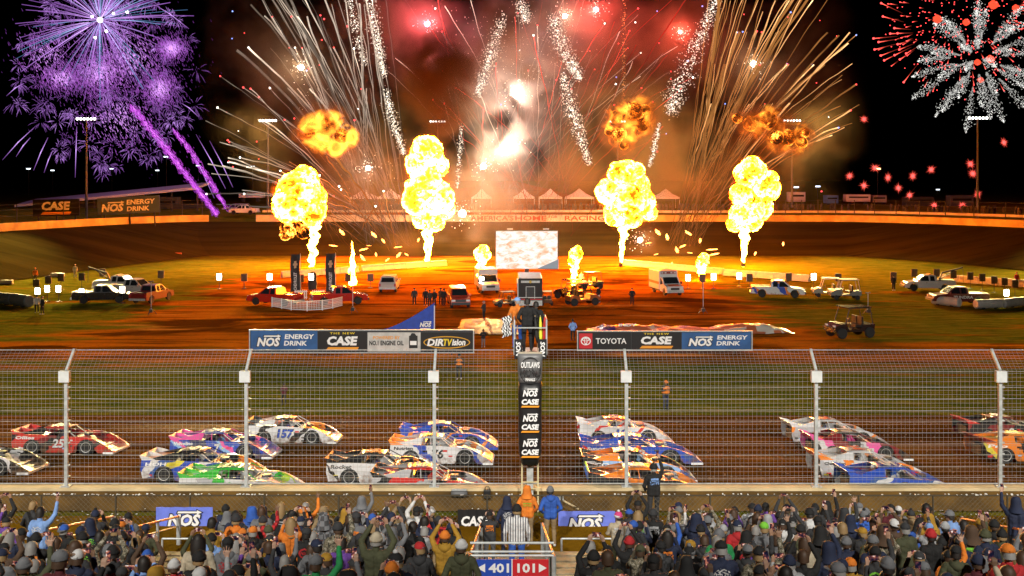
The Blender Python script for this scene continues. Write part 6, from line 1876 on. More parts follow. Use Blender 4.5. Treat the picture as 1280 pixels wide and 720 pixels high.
# individuals one can recognise
def who(px, py, **k):
    X, Y = SP(px, py); spectator(X, Y, int((27.9 - Y) / ROW), **k)
X = lambda px, Y: (px - 640) * Y / F
spectator(X(659, 30.6), 30.6, 0, top='orange', hat='hood', hatc=None, pose='pocket', tr_='tan', z=1.85, scale=1.0, label='person in bright orange hooded sweatshirt and tan trousers on the platform', rz=0)
spectator(X(688, 30.4), 30.4, 0, top='blue', hat='beanie', hatc='grey', pose='pocket', tr_='tan', z=1.85, scale=1.04, label='person in bright blue jacket and grey beanie on the platform', rz=.15, prt=None, hood_down=True)
spectator(X(634, 29.6), 29.6, 0, top='navy', hat='hood', hatc=None, pose='pocket', tr_='navy', prt=2, z=1.85, label='person in navy hooded top with white print left on the platform', rz=.1)
spectator(X(646, 24.0), 24.0, 3, top='white', kind='stripe', hat='beanie', hatc='black', pose='down', tr_='blue', label='official in black and white striped shirt on the middle stairs', rz=0, scale=1.0)
spectator(X(612, 27.0), 27.0, 1, top='charcoal', hat='cap', hatc='black', pose='phone_two', tr_='grey', label='person in charcoal jacket and grey trousers left of the stair rail', rz=0)
who(940, 621, top='light grey', kind='plaid', hat='cap', hatc='black', pose='turned', tr_='blue', scale=1.08)
who(817, 612, top='black', hat='beanie', hatc='black', pose='phone_right', prt=1, prtc='light blue', scale=1.12)
who(922, 647, top='red', hat='cap', hatc='navy', pose='down', prt=None, hood_down=True)
who(960, 640, top='light grey', hat='hood', hatc=None, pose='phone_two', prt=2, prtc='black')
who(918, 626, top='white', hat='beanie', hatc='black', pose='pocket', prt=3, prtc='maroon')
who(990, 638, top='charcoal', hat='cap', hatc='black', pose='phone_high')
who(1080, 637, top='blue', kind='plaid', hat='bobble', hatc='grey', pose='pocket')
who(1164, 660, top='black', hat='beanie', hatc='red', pose='down')
who(1158, 634, top='black', hat='hair', hatc=0, pose='pocket', scale=1.1)
who(50, 634, top='light blue', hat='hair', hatc=0, pose='phone_right', prt=2, scale=1.05)
who(8, 634, top='purple', hat='cap', hatc='black', pose='phone_left', prt=1, prtc='lime')
who(432, 630, top='mustard', hat='hood', hatc=None, pose='pocket')
who(376, 640, top='navy', hat='cap', hatc='navy', pose='down', prt=None, hood_down=False)
who(265, 646, top='mustard', hat='hair', hatc=0, pose='pocket', prt=None)
who(490, 697, top='black', hat='beanie', hatc='orange', pose='phone_two')
who(490, 652, top='grey', hat='hood', hatc=None, pose='phone_high', prt=None)
who(350, 662, top='grey', hat='hood', hatc=None, pose='phone_right', prt=None)
who(470, 668, top='olive', hat='beanie', hatc='cream', pose='phone_high', prt=None)
who(556, 654, top='mustard', hat='beanie', hatc='orange', pose='phone_high')
who(577, 674, top='olive', hat='beanie', hatc='white', pose='pocket', hood_down=True, prt=None)
who(452, 618, top='grey', hat='hood', hatc=None, pose='phone_right')
who(75, 701, top='maroon', hat='cap', hatc='grey', pose='pocket', scale=1.08)
who(180, 682, top='light blue', hat='hair', hatc=0, pose='phone_two', prt=None)
who(742, 679, top='black', hat='beanie', hatc='black', pose='phone_high', prt=1)
who(822, 672, top='black', hat='cap', hatc='grey', pose='pocket', prt=None)
who(1262, 694, top='red', hat='cap', hatc='orange', pose='phone_low', prt=3)
who(1120, 706, top='black', hat='hood', hatc='blue', pose='phone_two')
who(1230, 680, top='grey', hat='hood', hatc=None, pose='pocket', prt=None)
who(1195, 676, top='olive', hat='cap', hatc='black', pose='pocket', hood_down=True)
who(800, 668, top='tan', kind='camo', hat='cap', hatc='olive', pose='phone_two')
who(1105, 665, top='tan', kind='camo', hat='hood', hatc='brown', pose='phone_two')
who(395, 690, top='green', hat='cap', hatc='grey', pose='wave', prt=2)
who(1270, 626, top='navy', hat='hood', hatc=None, pose='phone_left', scale=1.1)
who(738, 664, top='black', hat='hair', hatc=3, pose='down', prt=2)
who(30, 690, top='olive', hat='beanie', hatc='grey', pose='wave')
who(255, 692, top='light grey', hat='hair', hatc=0, pose='wave')
# the rest, row by row
for k, Y0 in enumerate(ROWS[:13]):
    hw_ = Y0 * .512 + .3
    x = -hw_ + rs.uniform(0, .5)
    while x < hw_:
        y = Y0 + rs.uniform(-.28, .22)
        gap = rs.uniform(.50, .84) if k else rs.uniform(.7, 1.3)
        okk = not any(a - .05 < x < c + .05 for a, c in AISLES)
        if -2.3 < x < 2.3 and (Y0 > 22 or abs(x) < 1.3): okk = okk and abs(x) > 1.35
        if y < 20.9 and abs(x) < 52 * y / F + .30: okk = False
        pxh = 640 + x * F / y
        if y > 18.5 and (692 < pxh < 774 or 190 < pxh < 270 or (566 < pxh < 622 and y > 22)) and rs.random() < .88: okk = False
        if Y0 > 25.4 and (-17 < x < -12.4 and rs.random() < .5 or x > 11 and rs.random() < .75 or -12.4 < x < -8.8): okk = False
        if any((x - a) ** 2 + ((y - c) * .9) ** 2 < .24 for a, c in fixed): okk = False
        if okk:
            kind = rs.choice(['plain'] * 26 + ['camo', 'plaid'])
            top = rs.choice(TOPS)
            spectator(x, y, k, top=('tan' if kind == 'camo' else 'red' if kind == 'plaid' and rs.random() < .4 else top), kind=kind)
        x += gap
# ------------------------------------------------------------------ fire
def heat_material(name, stops, strength, sample=True):
    m = bpy.data.materials.new(name); m.use_nodes = True; nt = m.node_tree
    for n_ in list(nt.nodes): nt.nodes.remove(n_)
    at_ = nt.nodes.new('ShaderNodeAttribute'); at_.attribute_name = 'burn'
    r = nt.nodes.new('ShaderNodeValToRGB'); el = r.color_ramp.elements
    while len(el) < len(stops): el.new(.5)
    for e_, (p_, c_) in zip(el, stops): e_.position = p_; e_.color = tuple(c_) + (1,)
    nt.links.new(at_.outputs['Fac'], r.inputs['Fac'])
    e = nt.nodes.new('ShaderNodeEmission'); e.inputs['Strength'].default_value = strength
    nt.links.new(r.outputs[0], e.inputs[0])
    o = nt.nodes.new('ShaderNodeOutputMaterial'); nt.links.new(e.outputs[0], o.inputs[0])
    m.cycles.emission_sampling = 'FRONT' if sample else 'NONE'
    MATS[name] = m
    return m
FS = 260.0; FK = .62
M_FIRE = heat_material('fire', [(p_, (c_[0] * FK / FS, c_[1] * (FK if c_[1] > 10 else 1) / FS, c_[2] / FS)) for p_, c_ in ((0, (4, .22, .005)), (.06, (30, .34, .01)), (.16, (80, .62, .02)), (.30, (150, 1.6, .04)), (.46, (215, 22, .10)), (.66, (265, 62, .40)), (.86, (290, 84, 1.2)), (1, (310, 110, 4)))], FS)
M_FIRED = heat_material('smoky_fire', [(0, (.012, .006, .003)), (.40, (.05, .014, .004)), (.58, (.22, .04, .005)), (.74, (1.1, .18, .012)), (.90, (2.6, .75, .04)), (1, (4, 1.9, .3))], 1.0)

_ico = {}
def ico(sub):
    if sub not in _ico:
        bm = bmesh.new(); bmesh.ops.create_icosphere(bm, subdivisions=sub, radius=1.0)
        _ico[sub] = (np.array([v.co[:] for v in bm.verts]), np.array([[v.index for v in f.verts] for f in bm.faces])); bm.free()
    return _ico[sub]

def billow(parent, name, lumps, Y, m, sub=5, amp=.30, bias=0.0, seed=0.0, yj=.4, freq=1.6):
    """cauliflower flame: displaced spheres; lumps in photograph pixels (px, py, r)"""
    s = F / Y
    V_, F_, H_ = [], [], []; base = 0
    rb_ = random.Random(int(seed * 10) + 3); lumps = list(lumps)
    if sub == 6:
        sub = 5
        for px, py, r in list(lumps):
            for q in range(4):
                a = rb_.uniform(0, 2 * PI); lumps.append((px + math.cos(a) * r * .72, py + math.sin(a) * r * .72, r * rb_.uniform(.30, .55)))
    for i, (px, py, r) in enumerate(lumps):
        c = at(px, py, Y) + Vector((0, random.uniform(-yj, yj) * r / s, 0)); R = r / s
        v, f = ico(sub)
        d = np.empty(len(v))
        for k, q in enumerate(v):
            p = Vector(q) * freq + Vector((seed + i * 3.7, c.x * .3, c.z * .3))
            a = 1 - abs(mnoise.noise(p * 1.3)) * 2.0
            b_ = 1 - abs(mnoise.noise(p * 3.1 + Vector((5, 1, 2)))) * 2.0
            c_ = 1 - abs(mnoise.noise(p * 6.8 + Vector((1, 7, 3)))) * 2.0
            d[k] = .40 * a + .34 * b_ + .20 * c_
        V_.append(np.array(c) + v * (R * (1 - amp + amp * 1.5 * (d + .45)))[:, None])
        up = v[:, 2] * .10
        lowf = np.array([mnoise.noise(Vector(q) * .9 + Vector((seed + i * 1.3, 2, 4))) for q in v])
        sc_ = d + lowf * .55 - up * .8; rk = np.argsort(np.argsort(sc_)) / len(sc_)
        H_.append(np.clip(rk + bias + random.uniform(-.08, .08), 0, 1)); F_.append(f + base); base += len(v)
    V_, F_, H_ = np.concatenate(V_), np.concatenate(F_), np.concatenate(H_)
    o0 = np.array(parent.location)
    me = bpy.data.meshes.new(name); me.from_pydata((V_ - o0).tolist(), [], F_.tolist())
    a = me.attributes.new('burn', 'FLOAT', 'POINT'); a.data.foreach_set('value', H_)
    me.materials.append(m); me.polygons.foreach_set('use_smooth', [True] * len(me.polygons))
    return link(bpy.data.objects.new(name, me), parent)

def jet(parent, name, pts, rad, Y, m, bias=.35, seed=1.0):
    """a flame tongue along pixel points"""
    s = F / Y; o0 = Vector(parent.location)
    P = [at(x, y, Y) for x, y in pts]
    n, k = 40, 14; V_, H_ = [], []
    for i in range(n + 1):
        t = i / n * (len(P) - 1); j = min(int(t), len(P) - 2); u = t - j
        c = P[j].lerp(P[j + 1], u); r = (rad[j] + (rad[j + 1] - rad[j]) * u) / s
        for q in range(k):
            a = 2 * PI * q / k
            d = mnoise.noise(Vector((math.cos(a) * 1.5 + seed, math.sin(a) * 1.5, i * .28)))
            d2 = mnoise.noise(Vector((math.cos(a) * 3 + seed, math.sin(a) * 3, i * .7)))
            rr = r * (1 + .55 * d + .3 * d2)
            V_.append(c + Vector((math.cos(a) * rr + .25 * r * math.sin(i * .5), math.sin(a) * rr, r * .5 * d2)) - o0)
            H_.append(min(1, max(0, .5 + bias + .5 * d)))
    f = [(i * k + q, i * k + (q + 1) % k, (i + 1) * k + (q + 1) % k, (i + 1) * k + q) for i in range(n) for q in range(k)] + [tuple(range(k)), tuple(range(n * k, n * k + k))]
    me = bpy.data.meshes.new(name); me.from_pydata([tuple(v) for v in V_], [], f)
    a = me.attributes.new('burn', 'FLOAT', 'POINT'); a.data.foreach_set('value', H_)
    me.materials.append(m); me.polygons.foreach_set('use_smooth', [True] * len(me.polygons))
    return link(bpy.data.objects.new(name, me), parent)

def burner(t, px, py, Y):
    p = at(px, py, Y) - Vector(t.location)
    b = MB(); b.lathe([(.3, -.0), (.3, .5), (.15, .7), (.12, .9)], (p.x, p.y, -t.location.z), 'z', 12); b.build('flame_projector', DARK_STEEL, t)

FB_T = []
FB = [
 ('first', 'leftmost yellow fireball blossoming above the tall black flags', 150, [(374, 240, 23), (366, 256, 20), (388, 262, 17), (381, 226, 15), (360, 240, 12), (394, 246, 12), (370, 272, 13), (398, 258, 8), (390, 274, 9)], [(389, 337), (391, 310), (393, 283)], [2.5, 5, 6]),
 ('second', 'tall white hot fireball, second from the left', 150, [(534, 190, 17), (524, 206, 14), (545, 207, 13), (533, 222, 16), (546, 248, 19), (522, 250, 16), (538, 268, 17), (519, 236, 11), (557, 262, 10), (528, 273, 11)], [(534, 335), (535, 312), (536, 285)], [1.6, 3.5, 6]),
 ('third', 'wide yellow fireball, third from the left', 150, [(780, 220, 16), (762, 240, 14), (800, 252, 16), (785, 250, 19), (772, 266, 14), (798, 232, 12), (790, 272, 11), (812, 266, 8), (795, 214, 9), (757, 232, 7)], [(776, 332), (778, 306), (780, 282)], [1.2, 3, 6]),
 ('fourth', 'rightmost yellow fireball right of the ambulance', 150, [(940, 218, 17), (957, 236, 14), (930, 244, 14), (946, 258, 16), (926, 268, 12), (938, 212, 12), (962, 224, 9), (940, 276, 11), (918, 280, 8)], [(929, 334), (930, 312), (932, 285)], [1.0, 3, 6]),
]
for k, (nm, lab, Y, lumps, jp, jr) in enumerate(FB):
    g = at(jp[0][0], jp[0][1], Y); g.z = 0
    t = thing('fireball', g, lab, 'fireball', group='propane fireballs')
    FB_T.append((t, lumps, Y)); billow(t, 'flame_cloud', lumps, Y, M_FIRE, 6, .26, [-.02, .17, .05, .0][k], k * 11.3, freq=2.0)
    jet(t, 'flame_jet', jp, jr, Y, M_FIRE, .42, k)
    burner(t, jp[0][0], jp[0][1], Y)
t = thing('smoke_fireball', at(370, 292, 149), 'orange brown burning smoke curl under the left fireball', 'fireball')
billow(t, 'burning_smoke', [(362, 285, 10), (372, 281, 10), (357, 293, 6), (379, 290, 7)], 149, M_FIRED, 5, .34, .05, 4.2)
# low flames in front
for px, pb, Y, lumps, jp, jr, lab in ((602, 366, 117, [(604, 313, 6), (598, 316, 5), (608, 319, 5)], [(601, 352), (601, 335), (602, 318)], [3, 4, 6], 'small upright flame in front of the white van'),
                                      (720, 358, 122, [(720, 318, 7), (717, 326, 6), (722, 312, 4)], [(716, 357), (718, 340), (719, 326)], [2, 3.5, 5], 'small upright flame behind the buggies'),
                                      (441, 356, 124, [], [(441, 356), (440, 335), (441, 318), (440, 302)], [4, 3.5, 1.5, .5], 'thin flame beside the right red truck'),
                                      (877, 350, 130, [(877, 328, 6), (880, 322, 5)], [(877, 345), (877, 335), (878, 322)], [3, 5, 4], 'flame burst behind the lit panels right of the ambulance')):
    t = thing('flame_jet', V(px, pb), lab, 'flame')
    if lumps: billow(t, 'flame_cloud', lumps, Y, M_FIRE, 4, .3, .1, px * .1)
    jet(t, 'flame_tongue', jp, jr, Y, M_FIRE, .4, px * .07)
# burning darts thrown out near the ground
M_DART = heat_material('ember', [(0, (4, .7, .04)), (.5, (9, 2.2, .25)), (1, (12, 6, 1.6))], 1.0, False)
darts = [(427, 290, -55, 9), (467, 293, -50, 9), (454, 312, 20, 10), (416, 307, -10, 10), (479, 301, -60, 6), (497, 309, 10, 9), (498, 319, 55, 8), (453, 322, -55, 9), (461, 307, 0, 5), (508, 318, -40, 5), (484, 325, 45, 6), (470, 318, -80, 5), (523, 300, 70, 5),
         (822, 290, -55, 9), (834, 296, -80, 8), (810, 304, 15, 7), (860, 291, -40, 9), (820, 318, 20, 5), (846, 312, -75, 8), (853, 308, 30, 8), (862, 316, -10, 6), (889, 312, 5, 13), (892, 318, 15, 12), (875, 301, 80, 6), (885, 327, -60, 6), (944, 317, 70, 5), (979, 305, 85, 5), (839, 330, 60, 5)]
for px, py, ang, ln in darts:
    Y = 146.0; s = F / Y
    t = thing('flying_ember', at(px, py, Y), 'burning ember dart flying out low over the clay', 'ember', group='burning darts near the ground')
    d = Vector((math.cos(math.radians(ang)), random.uniform(-.3, .3), math.sin(math.radians(ang)))) * (ln / s / 2)
    jt = jet(t, 'flame', [(px - math.cos(math.radians(ang)) * ln / 2, py + math.sin(math.radians(ang)) * ln / 2), (px, py), (px + math.cos(math.radians(ang)) * ln / 2, py - math.sin(math.radians(ang)) * ln / 2)], [.3, ln * .22, ln * .12], Y, M_DART, .1, px)
    b = MB(); b.box((0, 0, 0), (.12, .12, .12)); b.build('cinder', DARK_STEEL, t)

# ------------------------------------------------------------------ fireworks
def spark_mesh(name, P, S, m, D=None, heat=None):
    """many tiny tetrahedra; P centres, S sizes, D optional stretch vectors"""
    P = np.asarray(P, float); n = len(P); S = np.broadcast_to(np.asarray(S, float), (n,))
    base = np.array([[1, 1, 1], [1, -1, -1], [-1, 1, -1], [-1, -1, 1]], float) * .6
    A = rng.normal(size=(n, 3)); A /= np.linalg.norm(A, axis=1)[:, None]
    Bv = np.cross(A, rng.normal(size=(n, 3))); Bv /= np.linalg.norm(Bv, axis=1)[:, None]; Cv = np.cross(A, Bv)
    V_ = P[:, None, :] + S[:, None, None] * (base[None, :, 0:1] * A[:, None] + base[None, :, 1:2] * Bv[:, None] + base[None, :, 2:3] * Cv[:, None])
    if D is not None:
        V_[:, 0, :] += np.asarray(D)
    V_ = V_.reshape(-1, 3)
    f = np.array([[0, 1, 2], [0, 3, 1], [0, 2, 3], [1, 3, 2]])
    F_ = (np.arange(n)[:, None, None] * 4 + f[None]).reshape(-1, 3)
    me = bpy.data.meshes.new(name)
    me.vertices.add(len(V_)); me.vertices.foreach_set('co', V_.ravel())
    me.loops.add(F_.size); me.loops.foreach_set('vertex_index', F_.ravel().astype(np.int32))
    me.polygons.add(len(F_)); me.polygons.foreach_set('loop_start', np.arange(0, F_.size, 3, dtype=np.int32))
    me.update(calc_edges=True)
    if heat is not None:
        a = me.attributes.new('burn', 'FLOAT', 'POINT'); a.data.foreach_set('value', np.repeat(heat, 4))
    me.materials.append(m)
    return me

def streaks_mesh(name, lines, m):
    """lines: list of (points, radii, heats); three-sided tubes"""
    V_, F_, H_ = [], [], []
    for pts, rad, ht in lines:
        b0 = len(V_); n = len(pts)
        for i, p in enumerate(pts):
            d = (pts[min(i + 1, n - 1)] - pts[max(i - 1, 0)])
            u = d.cross(Vector((0, 1, 0)))
            u = u.normalized() if u.length > 1e-6 else Vector((1, 0, 0))
            w = Vector((0, 1, 0))
            for a in (0, 2.094, 4.189):
                V_.append(p + (u * math.cos(a) + w * math.sin(a)) * rad[i]); H_.append(ht[i])
        for i in range(n - 1):
            for k in range(3):
                k2 = (k + 1) % 3; F_.append((b0 + i * 3 + k, b0 + i * 3 + k2, b0 + i * 3 + 3 + k2, b0 + i * 3 + 3 + k))
    me = bpy.data.meshes.new(name); me.from_pydata([tuple(v) for v in V_], [], F_)
    a = me.attributes.new('burn', 'FLOAT', 'POINT'); a.data.foreach_set('value', H_)
    me.materials.append(m)
    return me

M_TRAIL = heat_material('white_trail', [(0, (.05, .035, .025)), (.35, (.22, .17, .13)), (.7, (.75, .62, .48)), (1, (2.6, 2.2, 1.7))], 1.0, False)
M_GOLD = heat_material('gold_trail', [(0, (.10, .035, .01)), (.4, (.5, .20, .05)), (.8, (1.6, .8, .3)), (1, (4, 2.6, 1.2))], 1.0, False)
M_REDT = heat_material('red_trail', [(0, (.06, .008, .006)), (.5, (.5, .05, .03)), (1, (3.5, .35, .25))], 1.0, False)
M_PURT = heat_material('purple_trail', [(0, (.06, .02, .10)), (.4, (.30, .11, .48)), (.75, (.8, .42, 1.2)), (1, (2.2, 1.5, 2.8))], 1.0, False)
M_BLUT = heat_material('blue_trail', [(0, (.02, .05, .10)), (.5, (.15, .32, .60)), (1, (1.2, 1.3, 2.4))], 1.0, False)
M_GLIT = heat_material('glitter', [(0, (.35, .26, .18)), (.5, (1.3, 1.1, .85)), (1, (4.5, 4.2, 3.6))], 1.0, False)
M_SILV = heat_material('silver_glitter', [(0, (.18, .17, .15)), (.5, (.55, .53, .50)), (1, (1.6, 1.6, 1.5))], 1.0, False)
M_RSTAR = emit('red_star', (1.0, .06, .06), 4.0); M_WSTAR = emit('white_star', (1.0, .95, .85), 7.0); M_VSTAR = emit('violet_star', (.75, .45, 1.0), 4.0); M_BSTAR = emit('blue_star', (.25, .35, 1.0), 2.5)

def bezier(p0, p1, p2, n):
    return [p0 * (1 - t) ** 2 + p1 * 2 * t * (1 - t) + p2 * t * t for t in [i / (n - 1) for i in range(n)]]
star_b = MB(); v_, f_ = ico(2); star_b.add((v_ * 1.0).tolist(), f_.tolist()); STAR = {}
def star(m):
    if m.name not in STAR: STAR[m.name] = star_b.mesh('star_head', m, fixn=False)
    return STAR[m.name]

rf = random.Random(11)
def fan(n, o_rng, e_fn, Y, label, group, mm, head=None, r=.10, seed=0):
    for i in range(n):
        ox, oy = o_rng(); ex, ey, bend = e_fn()
        y1 = Y + rf.uniform(-8, 14)
        p0, p2 = at(ox, oy, Y), at(ex, ey, y1)
        pm = (p0 + p2) / 2 + Vector((-bend * (p2.x - p0.x), 0, abs(p2.x - p0.x) * .12))
        pts = bezier(p0, pm, p2, 26)
        pts = [p + Vector((mnoise.noise(Vector((i * 3.1, k * .45, 0))), 0, mnoise.noise(Vector((i * 3.1, k * .45, 5))))) * .28 for k, p in enumerate(pts)]
        br = rf.uniform(.35, 1.0); fat = rf.choice([.6, .8, 1, 1, 1.3, 2.4])
        f0 = rf.uniform(0.0, .35)
        rad = [max(.015, fat * r * br * (.45 + .75 * (k / 25)) * (1 if k / 25 > f0 else .35)) for k in range(26)]
        ht = [min(1, max(0, (br if fat < 2 else br * .5) * (.15 + .75 * (k / 25) ** 1.3) + .28 * mnoise.noise(Vector((i, k * .9, 9))))) for k in range(26)]
        t = thing('firework_trail', p0, label, 'firework trail', group=group)
        me = streaks_mesh('trail', [([p - p0 for p in pts], rad, ht)], mm)
        link(bpy.data.objects.new('trail', me), t)
        if rf.random() < .4 and ey > 8 and head:
            inst(star(rf.choice(head)), 'star_head', t, pts[-1] - p0, (0, 0, 0), (.15, .15, .15))
fan(84, lambda: (rf.uniform(455, 520), rf.uniform(285, 315)), lambda: (lambda u: (262 + 210 * u + rf.uniform(-12, 12), rf.choice([-30, -20, -10, 5, 20, 60, 110, 150]) if u > .25 else rf.uniform(60, 260), rf.uniform(.02, .10)))(rf.random()), 176, 'pale spark trail fanning up and left over the second fireball', 'left fan of spark trails', M_TRAIL, [M_RSTAR, M_WSTAR, M_RSTAR], .13)
fan(20, lambda: (rf.uniform(420, 500), rf.uniform(285, 318)), lambda: (rf.uniform(335, 480), rf.uniform(185, 260), rf.uniform(.02, .1)), 165, 'short golden spark trail low between the left fireballs', 'short golden trails', M_GOLD, [M_RSTAR, M_WSTAR], .08)
fan(78, lambda: (rf.uniform(835, 880), rf.uniform(285, 315)), lambda: (lambda u: (885 + 195 * u + rf.uniform(-10, 10), rf.choice([-30, -15, 0, 15, 40, 80, 130]) if u < .8 else rf.uniform(40, 170), rf.uniform(.02, .10)))(rf.random()), 176, 'pale golden spark trail fanning up and right over the ambulance', 'right fan of spark trails', M_GOLD, [M_RSTAR, M_RSTAR, M_BSTAR], .11)
fan(44, lambda: (rf.uniform(590, 720), rf.uniform(240, 300)), lambda: (rf.uniform(520, 880), rf.uniform(-20, 170), rf.uniform(-.05, .08)), 180, 'thin reddish spark trail rising behind the video screen', 'middle spark trails', M_REDT, [M_RSTAR, M_RSTAR, M_WSTAR, M_BSTAR], .08)

fan(44, lambda: (rf.uniform(585, 700), rf.uniform(255, 300)), lambda: (rf.uniform(470, 850), rf.uniform(-25, 120), rf.uniform(-.05, .08)), 182, 'thin pale spark trail crossing the centre smoke', 'centre spark trails', M_TRAIL, [M_RSTAR, M_WSTAR], .07)

# glitter comets: dense columns of white sparkle
def glitter(pts, rad, n, Y, label, m=M_GLIT, size=.11, droop=0.0):
    P = [at(x, y, Y) for x, y in pts]; s = F / Y
    t = thing('glitter_comet', P[0], label, 'firework comet', kind=None)
    pos, hh = [], []
    for i in range(n):
        u = rng.random() ** .8 * (len(P) - 1); j = min(int(u), len(P) - 2); w = u - j
        c = P[j].lerp(P[j + 1], w); r = (rad[j] + (rad[j + 1] - rad[j]) * w) / s
        q = rng.normal(size=3) * np.array([r * .5, r * .5, r * .5])
        pos.append(np.array(c - P[0]) + q); hh.append(min(1, max(0, 1.0 - np.linalg.norm(q) / max(r, .01) * .55 - rng.random() * .35)))
    me = spark_mesh('sparkles', pos, size * (.5 + rng.random(n)), m, heat=np.array(hh))
    o = link(bpy.data.objects.new('sparkles', me), t); o['kind'] = 'stuff'
glitter([(462, -6), (468, 30), (474, 62), (480, 95)], [8, 9, 7, 4], 650, 172, 'white sparkle column reaching the top edge above the second fireball')
glitter([(436, -4), (446, 40), (455, 80)], [7, 8, 5], 380, 176, 'fainter sparkle column left of the brightest one at the top')
glitter([(482, 112), (488, 140), (496, 168), (505, 192)], [5, 8, 7, 3], 560, 170, 'white sparkle streak just left of the second fireball')
glitter([(628, 20), (620, 50), (608, 85), (596, 118)], [8, 12, 11, 6], 700, 172, 'broad white sparkle plume left of the centre smoke')
glitter([(648, 0), (654, 14), (658, 26)], [9, 10, 7], 300, 178, 'small sparkle cluster at the top centre')
glitter([(692, 22), (700, 50), (712, 76), (724, 98)], [9, 14, 12, 6], 760, 172, 'broad white sparkle plume right of the centre smoke')
glitter([(704, 92), (710, 122), (722, 160), (736, 205)], [5, 11, 10, 5], 720, 168, 'long white sparkle streak falling right of centre')
glitter([(897, -4), (884, 24), (868, 62), (846, 112), (838, 140)], [6, 9, 13, 17, 8], 1000, 172, 'long slanting white sparkle plume right of the third fireball')
glitter([(577, 158), (575, 190), (571, 235)], [2.5, 4, 2.5], 200, 166, 'thin wavy sparkle thread right of the second fireball')
glitter([(824, 152), (820, 175), (812, 208)], [2.5, 5, 2.5], 220, 166, 'short sparkle thread right of the third smoke ball')
glitter([(780, 0), (779, 60), (780, 130)], [4, 5, 3], 220, 180, 'faint golden sparkle thread hanging right of centre', M_GOLD)
glitter([(545, 40), (700, 60), (640, 110)], [60, 60, 50], 420, 185, 'loose scattering of sparks in the centre smoke', M_GLIT, .07)
glitter([(380, 100), (440, 200), (500, 240)], [50, 40, 40], 200, 182, 'loose scattering of sparks over the left fan', M_GLIT, .06)

# bright cores: burning stars that light the smoke
def core(px, py, Y, r, colr, energy, label):
    p = at(px, py, Y)
    t = thing('burning_star', p, label, 'firework star')
    m = emit('core_%d_%d' % (px, py), colr, 22.0)
    b = MB(); v2, f2 = ico(3)
    vv = [tuple(q * r * (1 + .35 * mnoise.noise(Vector(q) * 2 + Vector((px, 0, 0))))) for q in v2]
    b.add(vv, f2.tolist()); me = b.mesh('star_core', m, True, fixn=False); inst(me, 'star_core', t)
    P = rng.normal(size=(60, 3)) * r * 2.2
    me = spark_mesh('sparks', P, .10, M_GLIT, heat=rng.random(60)); o = link(bpy.data.objects.new('sparks', me), t); o['kind'] = 'stuff'
    lamp('burning_star_light', 'POINT', tuple(p + Vector((0, -r * 2.0, 0))), energy * (.62 if colr[1] > .5 else 1.2), colr, radius=.9)
CORES = [(634, 188, 176, .75, (1.0, .86, .72), 42000, 'largest white hot star in the centre smoke'), (604, 208, 174, .5, (1.0, .86, .72), 16000, 'white star low in the centre smoke'),
         (645, 118, 178, .6, (1.0, .84, .74), 26000, 'white star in the upper centre smoke'), (534, 30, 188, .55, (1.0, .16, .28), 40000, 'pink star glowing in the smoke at the top'),
         (578, 267, 165, .6, (1.0, .86, .66), 9000, 'white star beside the second fireball'), (745, 12, 182, .5, (1.0, .12, .14), 34000, 'rose star at the top right of centre'),
         (942, 80, 178, .5, (1.0, .85, .62), 9000, 'white star among the right trails'), (376, 84, 178, .5, (1.0, .92, .75), 12000, 'pair of white stars among the left trails'),
         (460, 210, 172, .4, (1.0, .92, .86), 6000, 'white flash left of the second fireball'), (706, 20, 178, .4, (1.0, .9, .82), 9000, 'white star near the top centre right'),
         (850, 40, 184, .35, (1.0, .14, .12), 16000, 'small red star high right of the centre'),
         (800, 300, 158, .4, (1.0, .8, .55), 5000, 'white flash low right of the third fireball')]
for c in CORES: core(*c)
# scattered single stars
def single(px, py, Y, m, r, label, group, spikes=False):
    t = thing('firework_star', at(px, py, Y), label, 'firework star', group=group)
    inst(star(m), 'star_head', t, (0, 0, 0), (0, 0, 0), (r, r, r))
    if spikes:
        L = []
        for k in range(6):
            a = PI * k / 6 + rf.uniform(-.1, .1); d = Vector((math.cos(a), 0, math.sin(a))) * r * rf.uniform(2.6, 4.2)
            L.append(([-d, Vector((0, 0, 0)), d], [.02, r * .38, .02], [.4, 1, .4]))
        link(bpy.data.objects.new('spikes', streaks_mesh('spikes', L, M_REDT)), t)
for px, py in ((1094, 210), (1080, 149), (1080, 232), (1110, 222), (1123, 235), (1137, 244), (1164, 212), (1213, 205), (1222, 243), (1255, 178), (1141, 220), (1062, 220), (1168, 257), (1203, 257), (1216, 217)):
    single(px, py, 190, M_RSTAR, .28, 'small red star with thin spikes in the dark sky at right', 'red stars at right', True)
for k in range(46):
    px = rf.uniform(270, 480) if rf.random() < .4 else rf.uniform(700, 1080); py = rf.uniform(5, 260)
    single(px, py, 180, rf.choice([M_RSTAR, M_RSTAR, M_RSTAR, M_BSTAR, M_WSTAR]), rf.uniform(.08, .17), 'tiny coloured star dot drifting among the spark trails', 'star dots among the trails')

